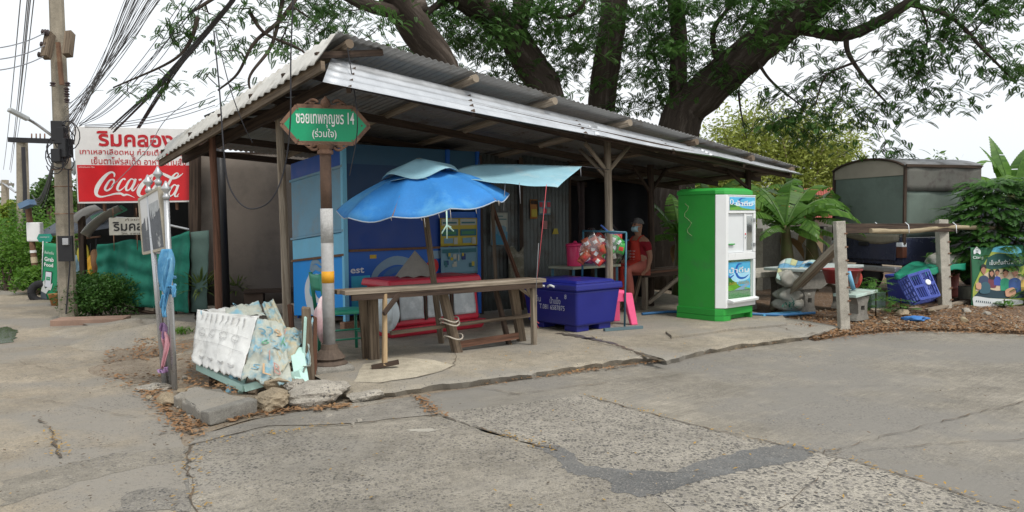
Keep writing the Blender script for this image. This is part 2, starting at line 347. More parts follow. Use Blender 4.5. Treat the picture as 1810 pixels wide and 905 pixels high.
M_tarp_grey = mat('grey_brown_tarp', (0.15, 0.128, 0.108), 0.9, 0.15, 2.5, 0.2, tint=(0.11, 0.095, 0.082), tint_amt=0.4, tint_scale=1.2)
M_net = mat('green_shade_net', (0.018, 0.165, 0.115), 0.85, 0.2, 3, 0.2, tint=(0.014, 0.115, 0.085), tint_amt=0.4, tint_scale=1.3, fine=180)
M_dark = plain('painted_interior_shade', (0.02, 0.02, 0.02), 0.9)  # near-black colour standing in for the shade inside hut and house
# ================================================================ GROUND, ROAD, SLAB
rnd = random.Random(7); random.seed(11)
def px(pts, z): return [at(x, y, z) for x, y in pts]
def ragged(P, step=0.12, jag=0.02, closed=True):
    out = []; n = len(P)
    for i in range(n if closed else n - 1):
        a, b = np.asarray(P[i]), np.asarray(P[(i + 1) % n]); L_ = np.linalg.norm(b - a)
        k = max(1, min(60, int(L_ / step)))
        for j in range(k):
            q = a + (b - a) * j / k
            if L_ < 14: q = q + np.array([rnd.uniform(-jag, jag), rnd.uniform(-jag, jag), 0])
            out.append(q)
    if not closed: out.append(np.asarray(P[-1]))
    return out
def sheet(name, P, z, m, jag=0.015, step=0.12, parent=None):
    P = [np.array([p[0], p[1], z]) for p in P]
    b = MB(); b.poly(ragged(P, step, jag)); o = b.build(name, m, parent)
    if parent is None: struct(o)
    # make sure the face looks up
    if o.data.polygons[0].normal.z < 0: o.data.flip_normals()
    return o
# one sheet of earth out to the horizon
g = MB(); g.add([(-900, -300, 0), (900, -300, 0), (900, 1200, 0), (-900, 1200, 0)], [(0, 1, 2, 3)])
struct(g.build('ground', M_dirt))
edge_px = [(347, 925), (333, 850), (330, 805), (348, 775), (450, 742), (600, 716), (735, 701), (850, 684), (1000, 662), (1160, 640), (1250, 626), (1400, 604), (1500, 594), (1600, 586), (1700, 588), (1820, 593)]
road_edge = px(edge_px, 0)
road = sheet('road', road_edge + [np.array([14, 13.5, 0]), np.array([40, 22, 0]), np.array([60, 10, 0]), np.array([60, -30, 0]), np.array([-2.3, -30, 0]), np.array([-2.0, 2.0, 0])], 0.006, M_road2, 0.02)
lane_r = px([(347, 925), (333, 850), (330, 805), (322, 770), (300, 728), (262, 690), (205, 640), (235, 605), (160, 580), (122, 562), (98, 532), (60, 520), (0, 513)], 0)
sheet('lane', lane_r[::1] + [np.array([-15, 20, 0]), np.array([-40, 42, 0]), np.array([-60, 40, 0]), np.array([-40, -30, 0]), np.array([-2.3, -30, 0]), np.array([-2.0, 2.0, 0])], 0.004, M_lane, 0.03)
sheet('road_panel', px([(338, 905), (331, 812), (345, 790), (470, 758), (600, 756), (776, 738), (870, 767), (985, 800), (1110, 848), (1190, 905)], 0) + [np.array([2.0, -4, 0]), np.array([-1.6, -4, 0])], 0.010, M_road, 0.01, parent=None)
sheet('road_panel', px([(778, 737), (830, 725), (1030, 701), (1178, 741), (1300, 772), (1442, 803), (1300, 825), (1100, 847), (985, 800), (860, 766)], 0), 0.010, M_agg2, 0.01)
sheet('road_panel', px([(1192, 905), (1112, 850), (1300, 826), (1444, 803), (1482, 812), (1600, 845), (1720, 884), (1790, 905)], 0) + [np.array([2.9, 2.2, 0]), np.array([2.2, -4, 0]), np.array([2.05, -4, 0])], 0.0101, M_agg, 0.01)
sheet('bitumen_patch', px([(940, 790), (985, 789), (1015, 806), (1030, 826), (1110, 834), (1190, 838), (1225, 822), (1330, 796), (1400, 787), (1445, 799), (1425, 816), (1330, 832), (1240, 852), (1190, 868), (1130, 882), (1085, 872), (1075, 852), (1000, 838), (985, 812)], 0), 0.0113, M_bitumen, 0.016, 0.03)
sheet('bitumen_patch', px([(205, 905), (225, 872), (290, 862), (335, 868), (345, 905)], 0), 0.0066, concrete('old_bitumen', (0.185, 0.172, 0.148), agg=0.4, agg_scale=60, stain=(0.2, 0.185, 0.16), stain_amt=0.5), 0.02, 0.06)
sheet('bitumen_patch', px([(0, 850), (180, 806), (330, 790), (328, 812), (190, 838), (0, 900)], 0), 0.0053, concrete('old_bitumen2', (0.225, 0.205, 0.168), agg=0.4, agg_scale=60, agg_soft=0.6, stain=(0.23, 0.21, 0.175), stain_amt=0.6), 0.03, 0.08)
sheet('bitumen_patch', px([(330, 790), (360, 768), (640, 722), (735, 706), (776, 734), (600, 752), (470, 755), (345, 787)], 0), 0.0112, concrete('apron', (0.225, 0.208, 0.178), agg=0.25, agg_scale=50, agg_soft=0.5, stain=(0.15, 0.145, 0.13), stain_amt=0.4), 0.015, 0.08)
# pale spills of lime on the road
M_lime = mat('lime_spill', (0.33, 0.308, 0.262), 0.9, 0.2, 12, 0.1)
for pts in ([(712, 764), (735, 761), (765, 760), (785, 764), (760, 766), (735, 766)],):
    sheet('lime_spill', px(pts, 0), 0.0125, M_lime, 0.02, 0.03)
# puddle on the lane
M_water = plain('puddle_water', (0.05, 0.045, 0.04), 0.04, spec=0.6, bump=0.0)
sheet('puddle', px([(-30, 585), (10, 578), (30, 585), (26, 605), (-30, 612)], 0), 0.008, M_water, 0.03, 0.1)

def crack(P, wd, z, m=None, jag=0.02):
    P = ragged([np.array([p[0], p[1], z]) for p in P], 0.07, jag, closed=False)
    b = MB(); l, r = [], []
    for i, p in enumerate(P):
        d = nrm(P[min(i + 1, len(P) - 1)] - P[max(i - 1, 0)]); n_ = np.array([-d[1], d[0], 0]); k = wd * rnd.uniform(0.1, 1.2) / 2 * .48
        l.append(p + n_ * k); r.append(p - n_ * k)
    N = len(P); b.add(l + r, [(N + i, N + i + 1, i + 1, i) for i in range(N - 1)])
    o = b.build('road_crack', m or M_crack); return struct(o)
for pts, wd in (([(730, 703), (776, 737), (870, 767), (985, 800)], .03), ([(1030, 701), (1178, 741), (1300, 772), (1442, 803), (1482, 812), (1600, 845), (1720, 884), (1790, 905)], .03),
                ([(1452, 804), (1560, 776), (1690, 742), (1810, 712)], .022), ([(1460, 806), (1530, 800), (1640, 789), (1810, 779)], .014), ([(345, 789), (470, 757), (600, 754), (776, 737)], .02),
                ([(349, 915), (334, 850), (331, 808), (340, 790)], .035), ([(70, 742), (92, 765), (100, 790), (108, 812)], .035), ([(95, 800), (190, 790), (270, 775)], .012),
                ([(30, 640), (90, 655), (150, 640)], .012), ([(900, 700), (1030, 684), (1180, 668)], .018), ([(640, 722), (735, 703), (850, 688), (920, 700)], .018), ([(1310, 690), (1560, 684), (1810, 690)], .01),
                ([(1060, 540), (1180, 562)], .01), ([(0, 700), (110, 715), (240, 740)], .012), ([(1380, 905), (1480, 815)], .01)):
    crack(px(pts, 0), wd, 0.0165)

# the raised concrete slab the stall stands on: broken front edge, shallow ramp to the road
front = [(602, 694), (640, 697), (700, 690), (760, 681), (850, 672), (920, 663), (1010, 649), (1090, 637), (1150, 631), (1168, 634), (1180, 637), (1230, 622), (1300, 609), (1380, 600), (1440, 591), (1484, 578)]
FE = ragged(px(front, 0.06), 0.09, 0.018, closed=False)
back_a, back_b = np.array([-3.9, 9.6, 0.1]), W(8.6, 3.6)
NB = len(FE); b = MB(); rows = [[], [], [], [], [], []]
for i, p in enumerate(FE):
    k = i / (NB - 1); inn = nrm(np.array([-0.55, 0.83, 0])); q = back_a + (W(9.4, 5.5) - back_a) * k; q[2] = 0.1
    rows[0].append(np.array([p[0] + .03 * rnd.random(), p[1] + .05 + .03 * rnd.random(), -0.03]))
    rows[1].append(p + np.array([0, 0, rnd.uniform(-.018, .006)]))
    rows[2].append(p + inn * 0.05 + np.array([0, 0, 0.012 + rnd.uniform(-.004, .004)]))
    rows[3].append(p + inn * 0.5 + np.array([0, 0, 0.03]))
    rows[4].append(p + inn * 1.0 + np.array([0, 0, 0.04])); rows[5].append(q)
vs = [v for r in rows for v in r]
b.add(vs, [(r * NB + i, r * NB + i + 1, (r + 1) * NB + i + 1, (r + 1) * NB + i) for r in range(5) for i in range(NB - 1)])
struct(b.build('pavement_slab', M_slab))
PP = sheet('pavement_patch', px([(625, 672), (640, 645), (700, 632), (770, 637), (800, 645), (785, 654), (735, 664), (670, 673)], .1), 0.106, M_slabpale, 0.015)
SLABCR = []
for pts, wd in (([(806, 622), (803, 645), (785, 655), (735, 665), (672, 674)], .014), ([(1035, 592), (1100, 615), (1168, 636)], .022), ([(1215, 580), (1330, 585), (1420, 592)], .014), ([(1345, 568), (1420, 588), (1470, 580)], .02)):
    SLABCR.append(crack(px(pts, .1), wd, 0.113))
M_wet = mat('wet_concrete', (0.115, 0.098, 0.076), 0.35, 0.3, 6, 0.1, spec=0.5)
WETS = [([(1020, 596), (1060, 602), (1100, 612), (1140, 624), (1172, 636)], .16), ([(985, 590), (1020, 594), (1045, 600)], .3)]
# step of newer concrete in front of the vending machine
b = MB(); P = ragged(px([(1176, 588), (1345, 566), (1385, 560), (1392, 575), (1300, 583), (1188, 598)], .1), 0.1, .012)
b.prism([np.array([p[0], p[1], .08]) for p in P], (0, 0, .045)); struct(b.build('pavement_step', M_slab, bevel=.008))
# raised yard to the right, covered with fallen leaves
def yard(u, v):
    a = at(1478 + u * 420, 0 + 590 - u * 2 + 3 * math.sin(u * 20), 0) if False else None
lo = px([(1440, 604), (1500, 594), (1600, 585), (1700, 587), (1830, 592)], 0) + [np.array([12, 12.6, 0]), np.array([24, 18, 0])]
hi = [W(8.0, 1.0), W(9.5, 2.0), np.array([7.0, 22, 0]), np.array([9, 22, 0]), np.array([12, 22, 0]), np.array([18, 22, 0]), np.array([30, 26, 0])]
b = MB(); NU = 6 * 8
def lerp_line(P, u):
    x = u * (len(P) - 1); i = min(int(x), len(P) - 2); f = x - i; return np.asarray(P[i]) * (1 - f) + np.asarray(P[i + 1]) * f
def yardf(u, v):
    p = lerp_line(lo, u) * (1 - v ** 2) + lerp_line(hi, u) * v ** 2; p = p.copy()
    p[2] = 0.008 + 0.05 * min(1, v * 2.2) + 0.02 * math.sin(p[0] * 7) * math.cos(p[1] * 5) * min(1, v * 5); return p
b.grid(yardf, 60, 24); struct(b.build('yard', M_leafbed, smooth=True))
# sandy shoulder on the corner, heaps of earth
def moundf(cx, cy, rx, ry, h):
    def f(u, v):
        a = u * 2 * math.pi; r = v; z = h * (1 - r * r) * (1 + .3 * math.sin(3 * a + cx)) - 0.01 * r
        return np.array([cx + math.cos(a) * rx * r * (1 + .15 * math.sin(2 * a)), cy + math.sin(a) * ry * r * (1 + .2 * math.cos(3 * a)), z + .012 * math.sin(9 * a) * r * (1 - r)])
    return f
for (x, y, rx, ry, h, m) in ((300, 595, 1.1, 1.0, .16, M_slab), (250, 580, 1.2, .9, .10, M_slab), (390, 640, 1.3, .9, .09, M_dirt), (480, 600, 1.2, 1.4, .11, M_dirt), (330, 640, .6, .7, .08, M_slab)):
    c = at(x, y, 0); b = MB(); b.grid(moundf(c[0], c[1], rx, ry, h), 36, 8); o = b.build('ground_mound', m, smooth=True); struct(o)
sheet('forecourt', px([(140, 574), (180, 563), (345, 556), (345, 590), (260, 600), (190, 586)], 0), 0.03, M_slab, 0.02)
sheet('dirt_strip', px([(185, 640), (215, 612), (265, 600), (330, 600), (330, 650), (300, 720), (262, 700)], 0), 0.0085, M_dirt, 0.05)
sheet('dirt_strip', px([(262, 690), (300, 640), (420, 680), (620, 716), (450, 742), (355, 770), (330, 770), (305, 728)], 0), 0.009, M_dirt, 0.03)

FEall = FE
def slabz(p):
    F_ = np.array([q[:2] for q in FE]); d = float(np.min(np.linalg.norm(F_ - np.asarray(p)[:2], axis=1))); return float(np.interp(d, [0, .05, .5, 1.0], [.05, .074, .092, .101]))
def drape(o, dz):
    for v in o.data.vertices: v.co.z = slabz(v.co) + dz
for o in SLABCR: drape(o, .009)
drape(PP, .0045)
for pts, wd in WETS:
    o = crack(px(pts, .1), wd, .11, M_wet, .025); o.name = 'wet_trickle'; drape(o, .006)
# fallen leaves: nobody could count them
def litter(name, spots, n, m, size=(.02, .05), flat=.35, z0=0.02):
    vs, fs = [], []
    for _ in range(n):
        sp = rnd.choice(spots); k = sp() ; s_ = rnd.uniform(*size); a = rnd.uniform(0, 6.28); t1, t2 = rnd.uniform(-flat, flat), rnd.uniform(-flat, flat)
        ux = np.array([math.cos(a), math.sin(a), t1]) * s_; uy = np.array([-math.sin(a), math.cos(a), t2]) * s_ * rnd.uniform(.3, .55)
        c = np.array([k[0], k[1], (k[2] if len(k) > 2 else 0) + z0 + rnd.uniform(0, .012)]); o = len(vs)
        vs += [c - ux, c + uy, c + ux, c - uy]; fs.append((o, o + 1, o + 2, o + 3))
    b = MB(); b.add(vs, fs); return struct(b.build(name, m), 'stuff')
M_deadleaf = leafmat('dead_leaf', (0.20, 0.10, 0.045), (0.33, 0.2, 0.1), trans=.15, rough=.8)
M_yelleaf = leafmat('yellow_leaf', (0.45, 0.27, 0.05), (0.3, 0.2, 0.08), trans=.2, rough=.7)
M_graychip = leafmat('grey_chip', (.16, .14, .11), (.30, .26, .2), trans=.0, rough=.9)
def area(x0, y0, x1, y1, z=0.0): return lambda: at(rnd.uniform(x0, x1), rnd.uniform(y0, y1), z)
def line(pts, sp=.05, z=0.0):
    P = px(pts, z)
    def f():
        k = rnd.random(); q = lerp_line(P, k); return q + np.array([rnd.gauss(0, sp), rnd.gauss(0, sp), 0])
    return f
def yardpt():
    u, v = rnd.random() ** .8 * .72, rnd.uniform(0.02, .45); return yardf(u, v)
litter('leaf_litter', [yardpt], 7500, M_deadleaf, (.008, .032), .5)
litter('leaf_litter', [yardpt], 1800, M_graychip, (.008, .035), .5)
litter('leaf_litter', [line([(1440, 602), (1500, 596), (1600, 588), (1700, 590), (1815, 595)], .10)], 700, M_deadleaf, (.008, .025), .3)
litter('leaf_litter', [area(235, 600, 340, 640, .06), area(330, 640, 420, 700, .05), line([(262, 690), (300, 728), (340, 770)], .07), line([(340, 755), (450, 735), (620, 720)], .05), area(180, 610, 330, 690), area(520, 540, 590, 560, .1)], 2600, M_deadleaf, (.012, .035))
litter('leaf_litter', [line([(850, 684), (1000, 663), (1168, 640)], .03), line([(1000, 663), (1168, 642)], .02), line([(1178, 640), (1400, 604), (1500, 594)], .03), line([(735, 703), (776, 737)], .04)], 420, M_deadleaf, (.01, .03))
litter('leaf_litter', [line([(1178, 741), (1300, 772), (1442, 803)], .04), line([(985, 800), (870, 767)], .04), line([(1482, 812), (1790, 905)], .03), line([(92, 765), (108, 812)], .04), line([(331, 808), (345, 905)], .05), line([(345, 789), (600, 754)], .03), line([(1030, 701), (1178, 741)], .02)], 420, M_yelleaf, (.006, .02))
litter('leaf_litter', [area(0, 640, 1810, 905), area(600, 600, 1480, 660, .1)], 260, M_yelleaf, (.006, .018))
litter('leaf_litter', [area(0, 600, 330, 905), area(600, 690, 1810, 905), area(60, 560, 300, 800)], 420, M_crack, (.005, .018))
# ================================================================ THE STALL: roof, posts, walls
def corr(b, P00, P10, P01, P11, n_waves, amp, nv=6, across='u', bend=0.0):
    """corrugated sheet between four corners; waves run across u (ridges along v) or across v; 'bend' makes it sag"""
    P = [np.asarray(p, float) for p in (P00, P10, P01, P11)]
    nn = nrm(np.cross(P[1] - P[0], P[2] - P[0]))
    def f(u, v):
        q = P[0] * (1 - u) * (1 - v) + P[1] * u * (1 - v) + P[2] * (1 - u) * v + P[3] * u * v
        k = (u if across == 'u' else v) * n_waves * 2 * math.pi
        return q + nn * (amp * math.cos(k) - bend * math.sin(math.pi * u) * math.sin(math.pi * v))
    if across == 'u': b.grid(f, n_waves * 6, nv)
    else: b.grid(f, nv, n_waves * 6)
    return b
RA, RB, RC, RD = W(-1.35, -2.5, 3.24), W(6.85, -2.5, 2.30), W(6.85, 1.7, 2.10), W(-1.35, 2.7, 2.64)
def roofpt(u, v, dz=0.0):
    return RA * (1 - u) * (1 - v) + RB * u * (1 - v) + RD * (1 - u) * v + RC * u * v + Z3 * dz
roof_t = thing('stall_roof', 'grey corrugated lean-to roof with bright zinc skirt over the street stall', 'roof', roofpt(.5, .5))
b = MB(); corr(b, RA, RB, RD, RC, 108, .009, 8); b.build('roof_sheet', M_roof, roof_t, smooth=True, solid=.002)
# bright skirt along the street: three overlapping sheets, each a little out of line
SA, SB, SCc, SD = W(-1.33, -2.28, 3.05), W(6.7, -2.32, 2.27), W(6.55, -2.72, 2.16), W(-1.75, -2.9, 2.67)
def skirtpt(u, v): return SA * (1 - u) * (1 - v) + SB * u * (1 - v) + SD * (1 - u) * v + SCc * u * v
for k, (u0, u1, dz, dr) in enumerate(((0, .44, .006, 0), (.42, .72, 0, .025), (.70, 1.0, .008, .01))):
    b = MB(); nn = nrm(np.cross(SB - SA, SD - SA))
    def f(u, v, u0=u0, u1=u1, dz=dz, dr=dr):
        uu = u0 + (u1 - u0) * u; p = skirtpt(uu, v)
        return p + nn * (.014 * math.cos(v * 4.5 * 2 * math.pi)) + Z3 * (dz - dr * v * math.sin(math.pi * u) - .02 * v * math.sin(5 * uu + k))
    b.grid(f, 24, 40); b.build('skirt_sheet', M_skirt, roof_t, smooth=True, solid=.002)
# pale sheet down the gable end, its cut edge showing the corrugation
GA, GB = W(-1.38, -2.55, 3.25), W(-1.36, 2.5, 2.66); GC, GD = W(-1.60, 2.38, 2.36), W(-1.62, -2.55, 2.93)
b = MB(); corr(b, GA, GB, GD, GC, 30, .012, 4); b.build('verge_sheet', M_whitesheet, roof_t, smooth=True, solid=.002)
# rafters sticking out under the upper sheet, purlins, eave beams
for k, u in enumerate((.012, .19, .33, .49, .66, .83, .97)):
    rod('rafter', M_woodlt if k in (1, 2, 3) else M_wood, [roofpt(u, -.005 if k else .002, -.075), roofpt(u + .004, .45, -.075), roofpt(u, 1, -.075)], .045, roof_t, 8, .06)
for v in (.16, .36, .56, .76, .95):
    b = MB(); b.beam(roofpt(.005, v, -.14), roofpt(.99, v, -.14), .045, .09); b.build('purlin', M_wooddk, roof_t)
b = MB(); b.beam(skirtpt(.02, .55) - Z3 * .06, skirtpt(.98, .6) - Z3 * .06, .05, .1); b.build('eave_beam', M_wooddk, roof_t)
for k, u in enumerate((.03, .2, .4, .6, .8, .96)):
    b = MB(); b.beam(skirtpt(u, .02) - Z3 * .03, skirtpt(u, .92) - Z3 * .035, .04, .05); b.build('skirt_bracket', M_wooddk, roof_t)
for k, v in enumerate((.02, .16, .32, .5, .7, .92)):
    b = MB(); p = roofpt(0, v, -.09); b.beam(p + U * .5, p - U * .2 - Z3 * .12, .045, .06); b.build('verge_bracket', M_wooddk, roof_t)
b = MB(); b.beam(GD + U * .06 - Z3 * .03, GC + U * .06 - Z3 * .03, .04, .09); b.build('verge_board', M_wood, roof_t)
b = MB(); b.beam(W(-1.2, -2.3, 2.86), W(-1.15, 2.6, 2.42), .06, .12); b.build('gable_beam', M_wooddk, roof_t)

def post(label, x, y, z0, z1, r, m, group, lean=(0, 0), braces=(), taper=.85, name='wooden_post'):
    t = thing(name, label, 'post', (x, y, z0), 0, group)
    mid = np.array([x + lean[0] * .5 + rnd.uniform(-.015, .015), y + lean[1] * .5, (z0 + z1) / 2])
    top = np.array([x + lean[0], y + lean[1], z1])
    MB().tube(catmull([(x, y, z0 - .02), mid, top], 5), list(np.linspace(r, r * taper, 11)), 10, wob=.05).build('shaft', m, t, smooth=True)
    for (h, d, l, up) in braces:
        a = np.array([x, y, z0]) + (top - np.array([x, y, z0])) * h; q = a + nrm(d) * l + Z3 * up
        MB().tube([a, q], .028, 8, wob=.06).build('brace', m, t, smooth=True)
    return t
pf = at(1077, 573, .1)
post('grey wooden post with two forked braces beside the dark blue ice chest', pf[0], pf[1], .1, 2.52, .055, M_woodlt, 'posts of the stall', (-.02, 0), ((.83, U, .42, .36), (.83, -U, .42, .36), (.80, V, .5, .4)))
p2 = at(1169, 552, .1)
post('dark wooden post behind the bench the masked person sits on', p2[0], p2[1] + .9, .1, 2.35, .06, M_wooddk, 'posts of the stall', (0, 0), ((.8, U, .4, .4), (.8, -U, .4, .4)))
p3 = W(6.3, -1.9)
post('dark wooden post rising behind the top of the green vending machine', p3[0], p3[1], .1, 2.3, .06, M_wooddk, 'posts of the stall', (0, 0), ((.85, -U, .6, .28),))
p4 = W(-1.05, -.55)
post('smooth pale brown post above the torn alphabet sheet', p4[0], p4[1], .05, 2.92, .052, M_woodnew if False else M_woodlt, 'posts of the stall', (-.05, 0))
p5 = W(-1.3, .95)
post('reddish peeling wooden post near the spiky plants', p5[0], p5[1], .05, 2.75, .05, M_woodred, 'posts of the stall', (-.03, 0))
p6 = W(4.6, 1.3)
post('dark post at the back of the stall beside the banana leaves', p6[0], p6[1], .1, 2.2, .06, M_wooddk, 'posts of the stall', (0, 0), ((.8, U, .4, .35),))
p7 = W(6.6, 1.5)
post('thin dark post under the far corner of the stall roof', p7[0], p7[1], .1, 2.1, .05, M_wooddk, 'posts of the stall')
bp_ = ad(399, 548, 12.2)
t = thing('steel_column', 'black steel column that passes behind the stall roof and ends in a bent cap', 'column', (bp_[0], bp_[1], 0))
top = ad(386, 205, 12.2)
MB().tube([(bp_[0], bp_[1], 0), top], .075, 12).build('shaft', M_black, t, smooth=True)
b = MB(); b.beam(top - np.array([.18, 0, .02]), top + np.array([.12, 0, .1]), .22, .03); b.build('cap', M_black, t)

# blue kiosk: leaning side wall, front wall with shutter panel
M_kside = mat('kiosk_pale_blue', (0.20, 0.40, 0.55), 0.6, 0.15, 2, 0.05, tint=(0.25, 0.33, 0.39), tint_amt=.35, tint_scale=1.6)
M_klight = plain('kiosk_light_blue', (0.20, 0.55, 0.78), 0.55)
M_kblue = plain('kiosk_bright_blue', (0.015, 0.31, 0.84), 0.45)
M_kdeep = plain('kiosk_deep_blue', (0.014, 0.115, 0.48), 0.45)
M_kdark = plain('kiosk_shutter_navy', (0.012, 0.05, 0.13), 0.5)
M_cyan = plain('print_cyan', (0.05, 0.42, 0.62), 0.45)
M_printwhite = plain('print_white', (0.70, 0.74, 0.76), 0.5)
M_printnavy = plain('print_navy', (0.02, 0.04, 0.16), 0.5)
M_printgrey = plain('print_grey_blue', (0.22, 0.34, 0.45), 0.5)
k_t = thing('drink_kiosk', 'blue painted drink kiosk with swirl pictures on its lower panels', 'kiosk', C0)
SH = .085                                                   # the kiosk leans: its back end sits lower
def side(t, z): return C0 + V * t + Z3 * (z - SH * t)
def frontp(s, z): return C0 + U * s + Z3 * z
KL = 1.56
def panel(name, m, pts, d, parent=k_t, bev=.004): return MB().prism(pts, d).build(name, m, parent, bevel=bev)
panel('side_panel', M_kblue, [side(0.03, .27), side(KL, .27), side(KL, 1.05), side(0.03, 1.05)], U * .03)
panel('side_panel', M_klight, [side(0.03, 1.08), side(KL, 1.08), side(KL, 1.36), side(0.03, 1.36)], U * .03)
panel('side_panel', M_kside, [side(0.03, 1.40), side(KL, 1.40), side(KL, 2.20), side(0.03, 2.20)], U * .025)
panel('side_panel', M_kdeep, [side(0.03, 2.22), side(KL, 2.22), side(KL, 2.46), side(0.03, 2.46)], U * .03)
for z in (1.065, 1.38, 2.21): MB().beam(side(-.02, z) - U * .015, side(KL, z) - U * .015, .03, .03).build('rail', M_rust if z < 1.2 else M_kside, k_t)
panel('front_panel', M_kdeep, [frontp(.03, .27), frontp(1.62, .27), frontp(1.62, 1.10), frontp(.03, 1.10)], V * .03)
panel('front_panel', plain('kiosk_mid_navy', (0.012, 0.055, 0.28), .5), [frontp(.03, 1.13), frontp(1.62, 1.13), frontp(1.62, 1.62), frontp(.03, 1.62)], V * .03)
panel('shutter', M_kdark, [frontp(.03, 1.64), frontp(2.2, 1.64), frontp(2.2, 2.245), frontp(.03, 2.245)], V * .025)
panel('fascia', plain('kiosk_fascia', (0.03, 0.10, 0.18), .5), [frontp(.0, 2.24), frontp(2.2, 2.24), frontp(2.2, 2.5), frontp(.0, 2.5)], V * .03)
panel('front_panel', plain('panel_red', (0.42, 0.02, 0.03), .5), [frontp(1.66, .27), frontp(2.16, .27), frontp(2.16, 1.12), frontp(1.66, 1.12)], V * .03)
panel('front_panel', M_kdeep, [frontp(1.66, 1.13), frontp(2.16, 1.13), frontp(2.16, 1.62), frontp(1.66, 1.62)], V * .03)
for s_ in (0, 1.64, 2.18): MB().beam(frontp(s_, .12 if s_ else .1), frontp(s_, 2.5), .06, .06, up=V).build('corner_post', M_klight if s_ == 0 else M_kdeep, k_t)
MB().beam(frontp(.05, 1.115) - V * .02, frontp(1.62, 1.115) - V * .02, .03, .03).build('rail', M_rust, k_t)
b = MB(); b.prism([W(.05, .05, .2), W(2.15, .05, .2), W(2.15, 1.5, .2), W(.05, 1.5, .08)], Z3 * .05); b.build('floor_board', M_wooddk, k_t)
b = MB(); b.prism([W(2.2, .06, .15), W(2.2, 1.5, .15), W(2.2, 1.5, 2.3), W(2.2, .06, 2.5)], -U * .03); b.build('end_wall', M_kdeep, k_t)
b = MB(); b.prism([W(.04, 1.54, .05), W(2.17, 1.54, .15), W(2.17, 1.54, 2.32), W(.04, 1.54, 2.3)], -V * .03); b.build('rear_wall', M_kdeep, k_t)
# pictures on the lower panels: side (t from the corner back, z up) and front (s, z)
def sd3(x, y, o): return side(x, y) - U * (.004 + o)
def fr3(x, y, o): return frontp(x, y) - V * (.004 + o)
b = MB()
for q in ([(1.0, .90, .05), (.93, 1.0, .07), (.80, 1.02, .06), (.66, .96, .03)], [(.98, .88, .06), (.85, .94, .08), (.70, .90, .05), (.5, .92, .02)]): stroke(b, q, sd3, .001)
b.build('painted_swirl', M_printgrey, k_t)
b = MB(); stroke(b, [(1.02, .84, .05), (1.1, .65, .16), (1.02, .42, .2), (.84, .34, .14), (.62, .36, .04)], sd3, .002); stroke(b, [(.72, .82, .04), (.86, .78, .12), (.94, .62, .14), (.84, .5, .1), (.7, .48, .03)], sd3, .003); b.build('painted_swirl', M_printwhite, k_t)
b = MB(); stroke(b, [(.98, .74, .03), (1.0, .6, .06), (.9, .52, .03)], sd3, .004); stroke(b, [(.6, .72, .02), (.7, .66, .06), (.62, .56, .02)], sd3, .004); b.build('painted_swirl', M_cyan, k_t)
b = MB(); blob(b, [(.08, .30), (.34, .30), (.36, .78), (.08, .78)], fr3, .001, False); b.build('painted_field', M_cyan, k_t)
b = MB(); stroke(b, [(.36, .62, .06), (.48, .84, .1), (.74, .96, .12), (1.05, .90, .1), (1.3, .80, .03)], fr3, .002); b.build('painted_swirl', M_printgrey, k_t)
b = MB(); stroke(b, [(.50, .60, .05), (.62, .78, .07), (.82, .84, .08), (1.05, .78, .03)], fr3, .003); b.build('painted_swirl', plain('print_mid_blue', (.05, .16, .4), .5), k_t)
b = MB(); stroke(b, [(.40, .38, .1), (.56, .58, .2), (.78, .62, .2), (.96, .5, .08)], fr3, .004); b.build('painted_swirl', M_printwhite, k_t)
b = MB(); blob(b, [(.92, .68), (1.02, .84), (1.18, .86), (1.3, .92), (1.42, .95), (1.46, .82), (1.3, .66), (1.1, .62)], fr3, .005); b.build('painted_swirl', plain('print_red', (.55, .03, .03), .5), k_t)
text_mesh('est', 'lettering', M_printwhite, fr3(.17, .855, .003), U, Z3, .2, .075, k_t, .001, bold=.02)
MB().prism([fr3(.36, 1.0, .001), fr3(.46, 1.0, .001), fr3(.46, 1.05, .001), fr3(.36, 1.05, .001)], -V * .002).build('sticker', plain('sticker_yellow', (.55, .38, .03), .5), k_t)
MB().prism([fr3(1.32, .96, .001), fr3(1.56, .96, .001), fr3(1.56, 1.07, .001), fr3(1.32, 1.07, .001)], -V * .002).build('sticker', M_printgrey, k_t)
b = MB(); b.box(W(.02, -.05, .15), (.22, .12, .1), RZ_U); t_ = b.build('brick', concrete('brick_clay', (.33, .2, .13), stain=(.25, .2, .15)), None, bevel=.006); tag(t_, 'loose clay brick propping up the corner of the blue kiosk', 'brick')

# old corrugated wall behind the tables and the dark back walls
cw = thing('corrugated_wall', 'dark old corrugated iron wall between the kiosk and the ice chest', 'wall', W(3.1, .1, .1))
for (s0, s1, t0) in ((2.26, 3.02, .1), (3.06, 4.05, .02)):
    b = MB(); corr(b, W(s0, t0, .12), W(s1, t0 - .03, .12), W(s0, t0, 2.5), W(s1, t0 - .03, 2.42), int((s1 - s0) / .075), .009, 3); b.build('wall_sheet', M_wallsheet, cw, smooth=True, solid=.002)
for s_ in (2.24, 3.04, 4.08): MB().beam(W(s_, .0, .1), W(s_, .0, 2.45), .06, .06).build('upright', M_wooddk, cw)
bw = thing('rear_wall_sheeting', 'stall back sheeting with a dark sheet added for shade behind the seated person', 'wall', W(4.5, 1.8, .1))
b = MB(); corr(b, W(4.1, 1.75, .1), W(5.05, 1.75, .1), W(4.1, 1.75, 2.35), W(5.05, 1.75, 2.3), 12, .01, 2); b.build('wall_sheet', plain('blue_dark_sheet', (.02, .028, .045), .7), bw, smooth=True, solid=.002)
b = MB(); corr(b, W(4.06, .1, .1), W(4.06, 1.7, .1), W(4.06, .1, 2.4), W(4.06, 1.7, 2.33), 20, .01, 2); b.build('wall_sheet', M_wallsheet, bw, smooth=True, solid=.002)
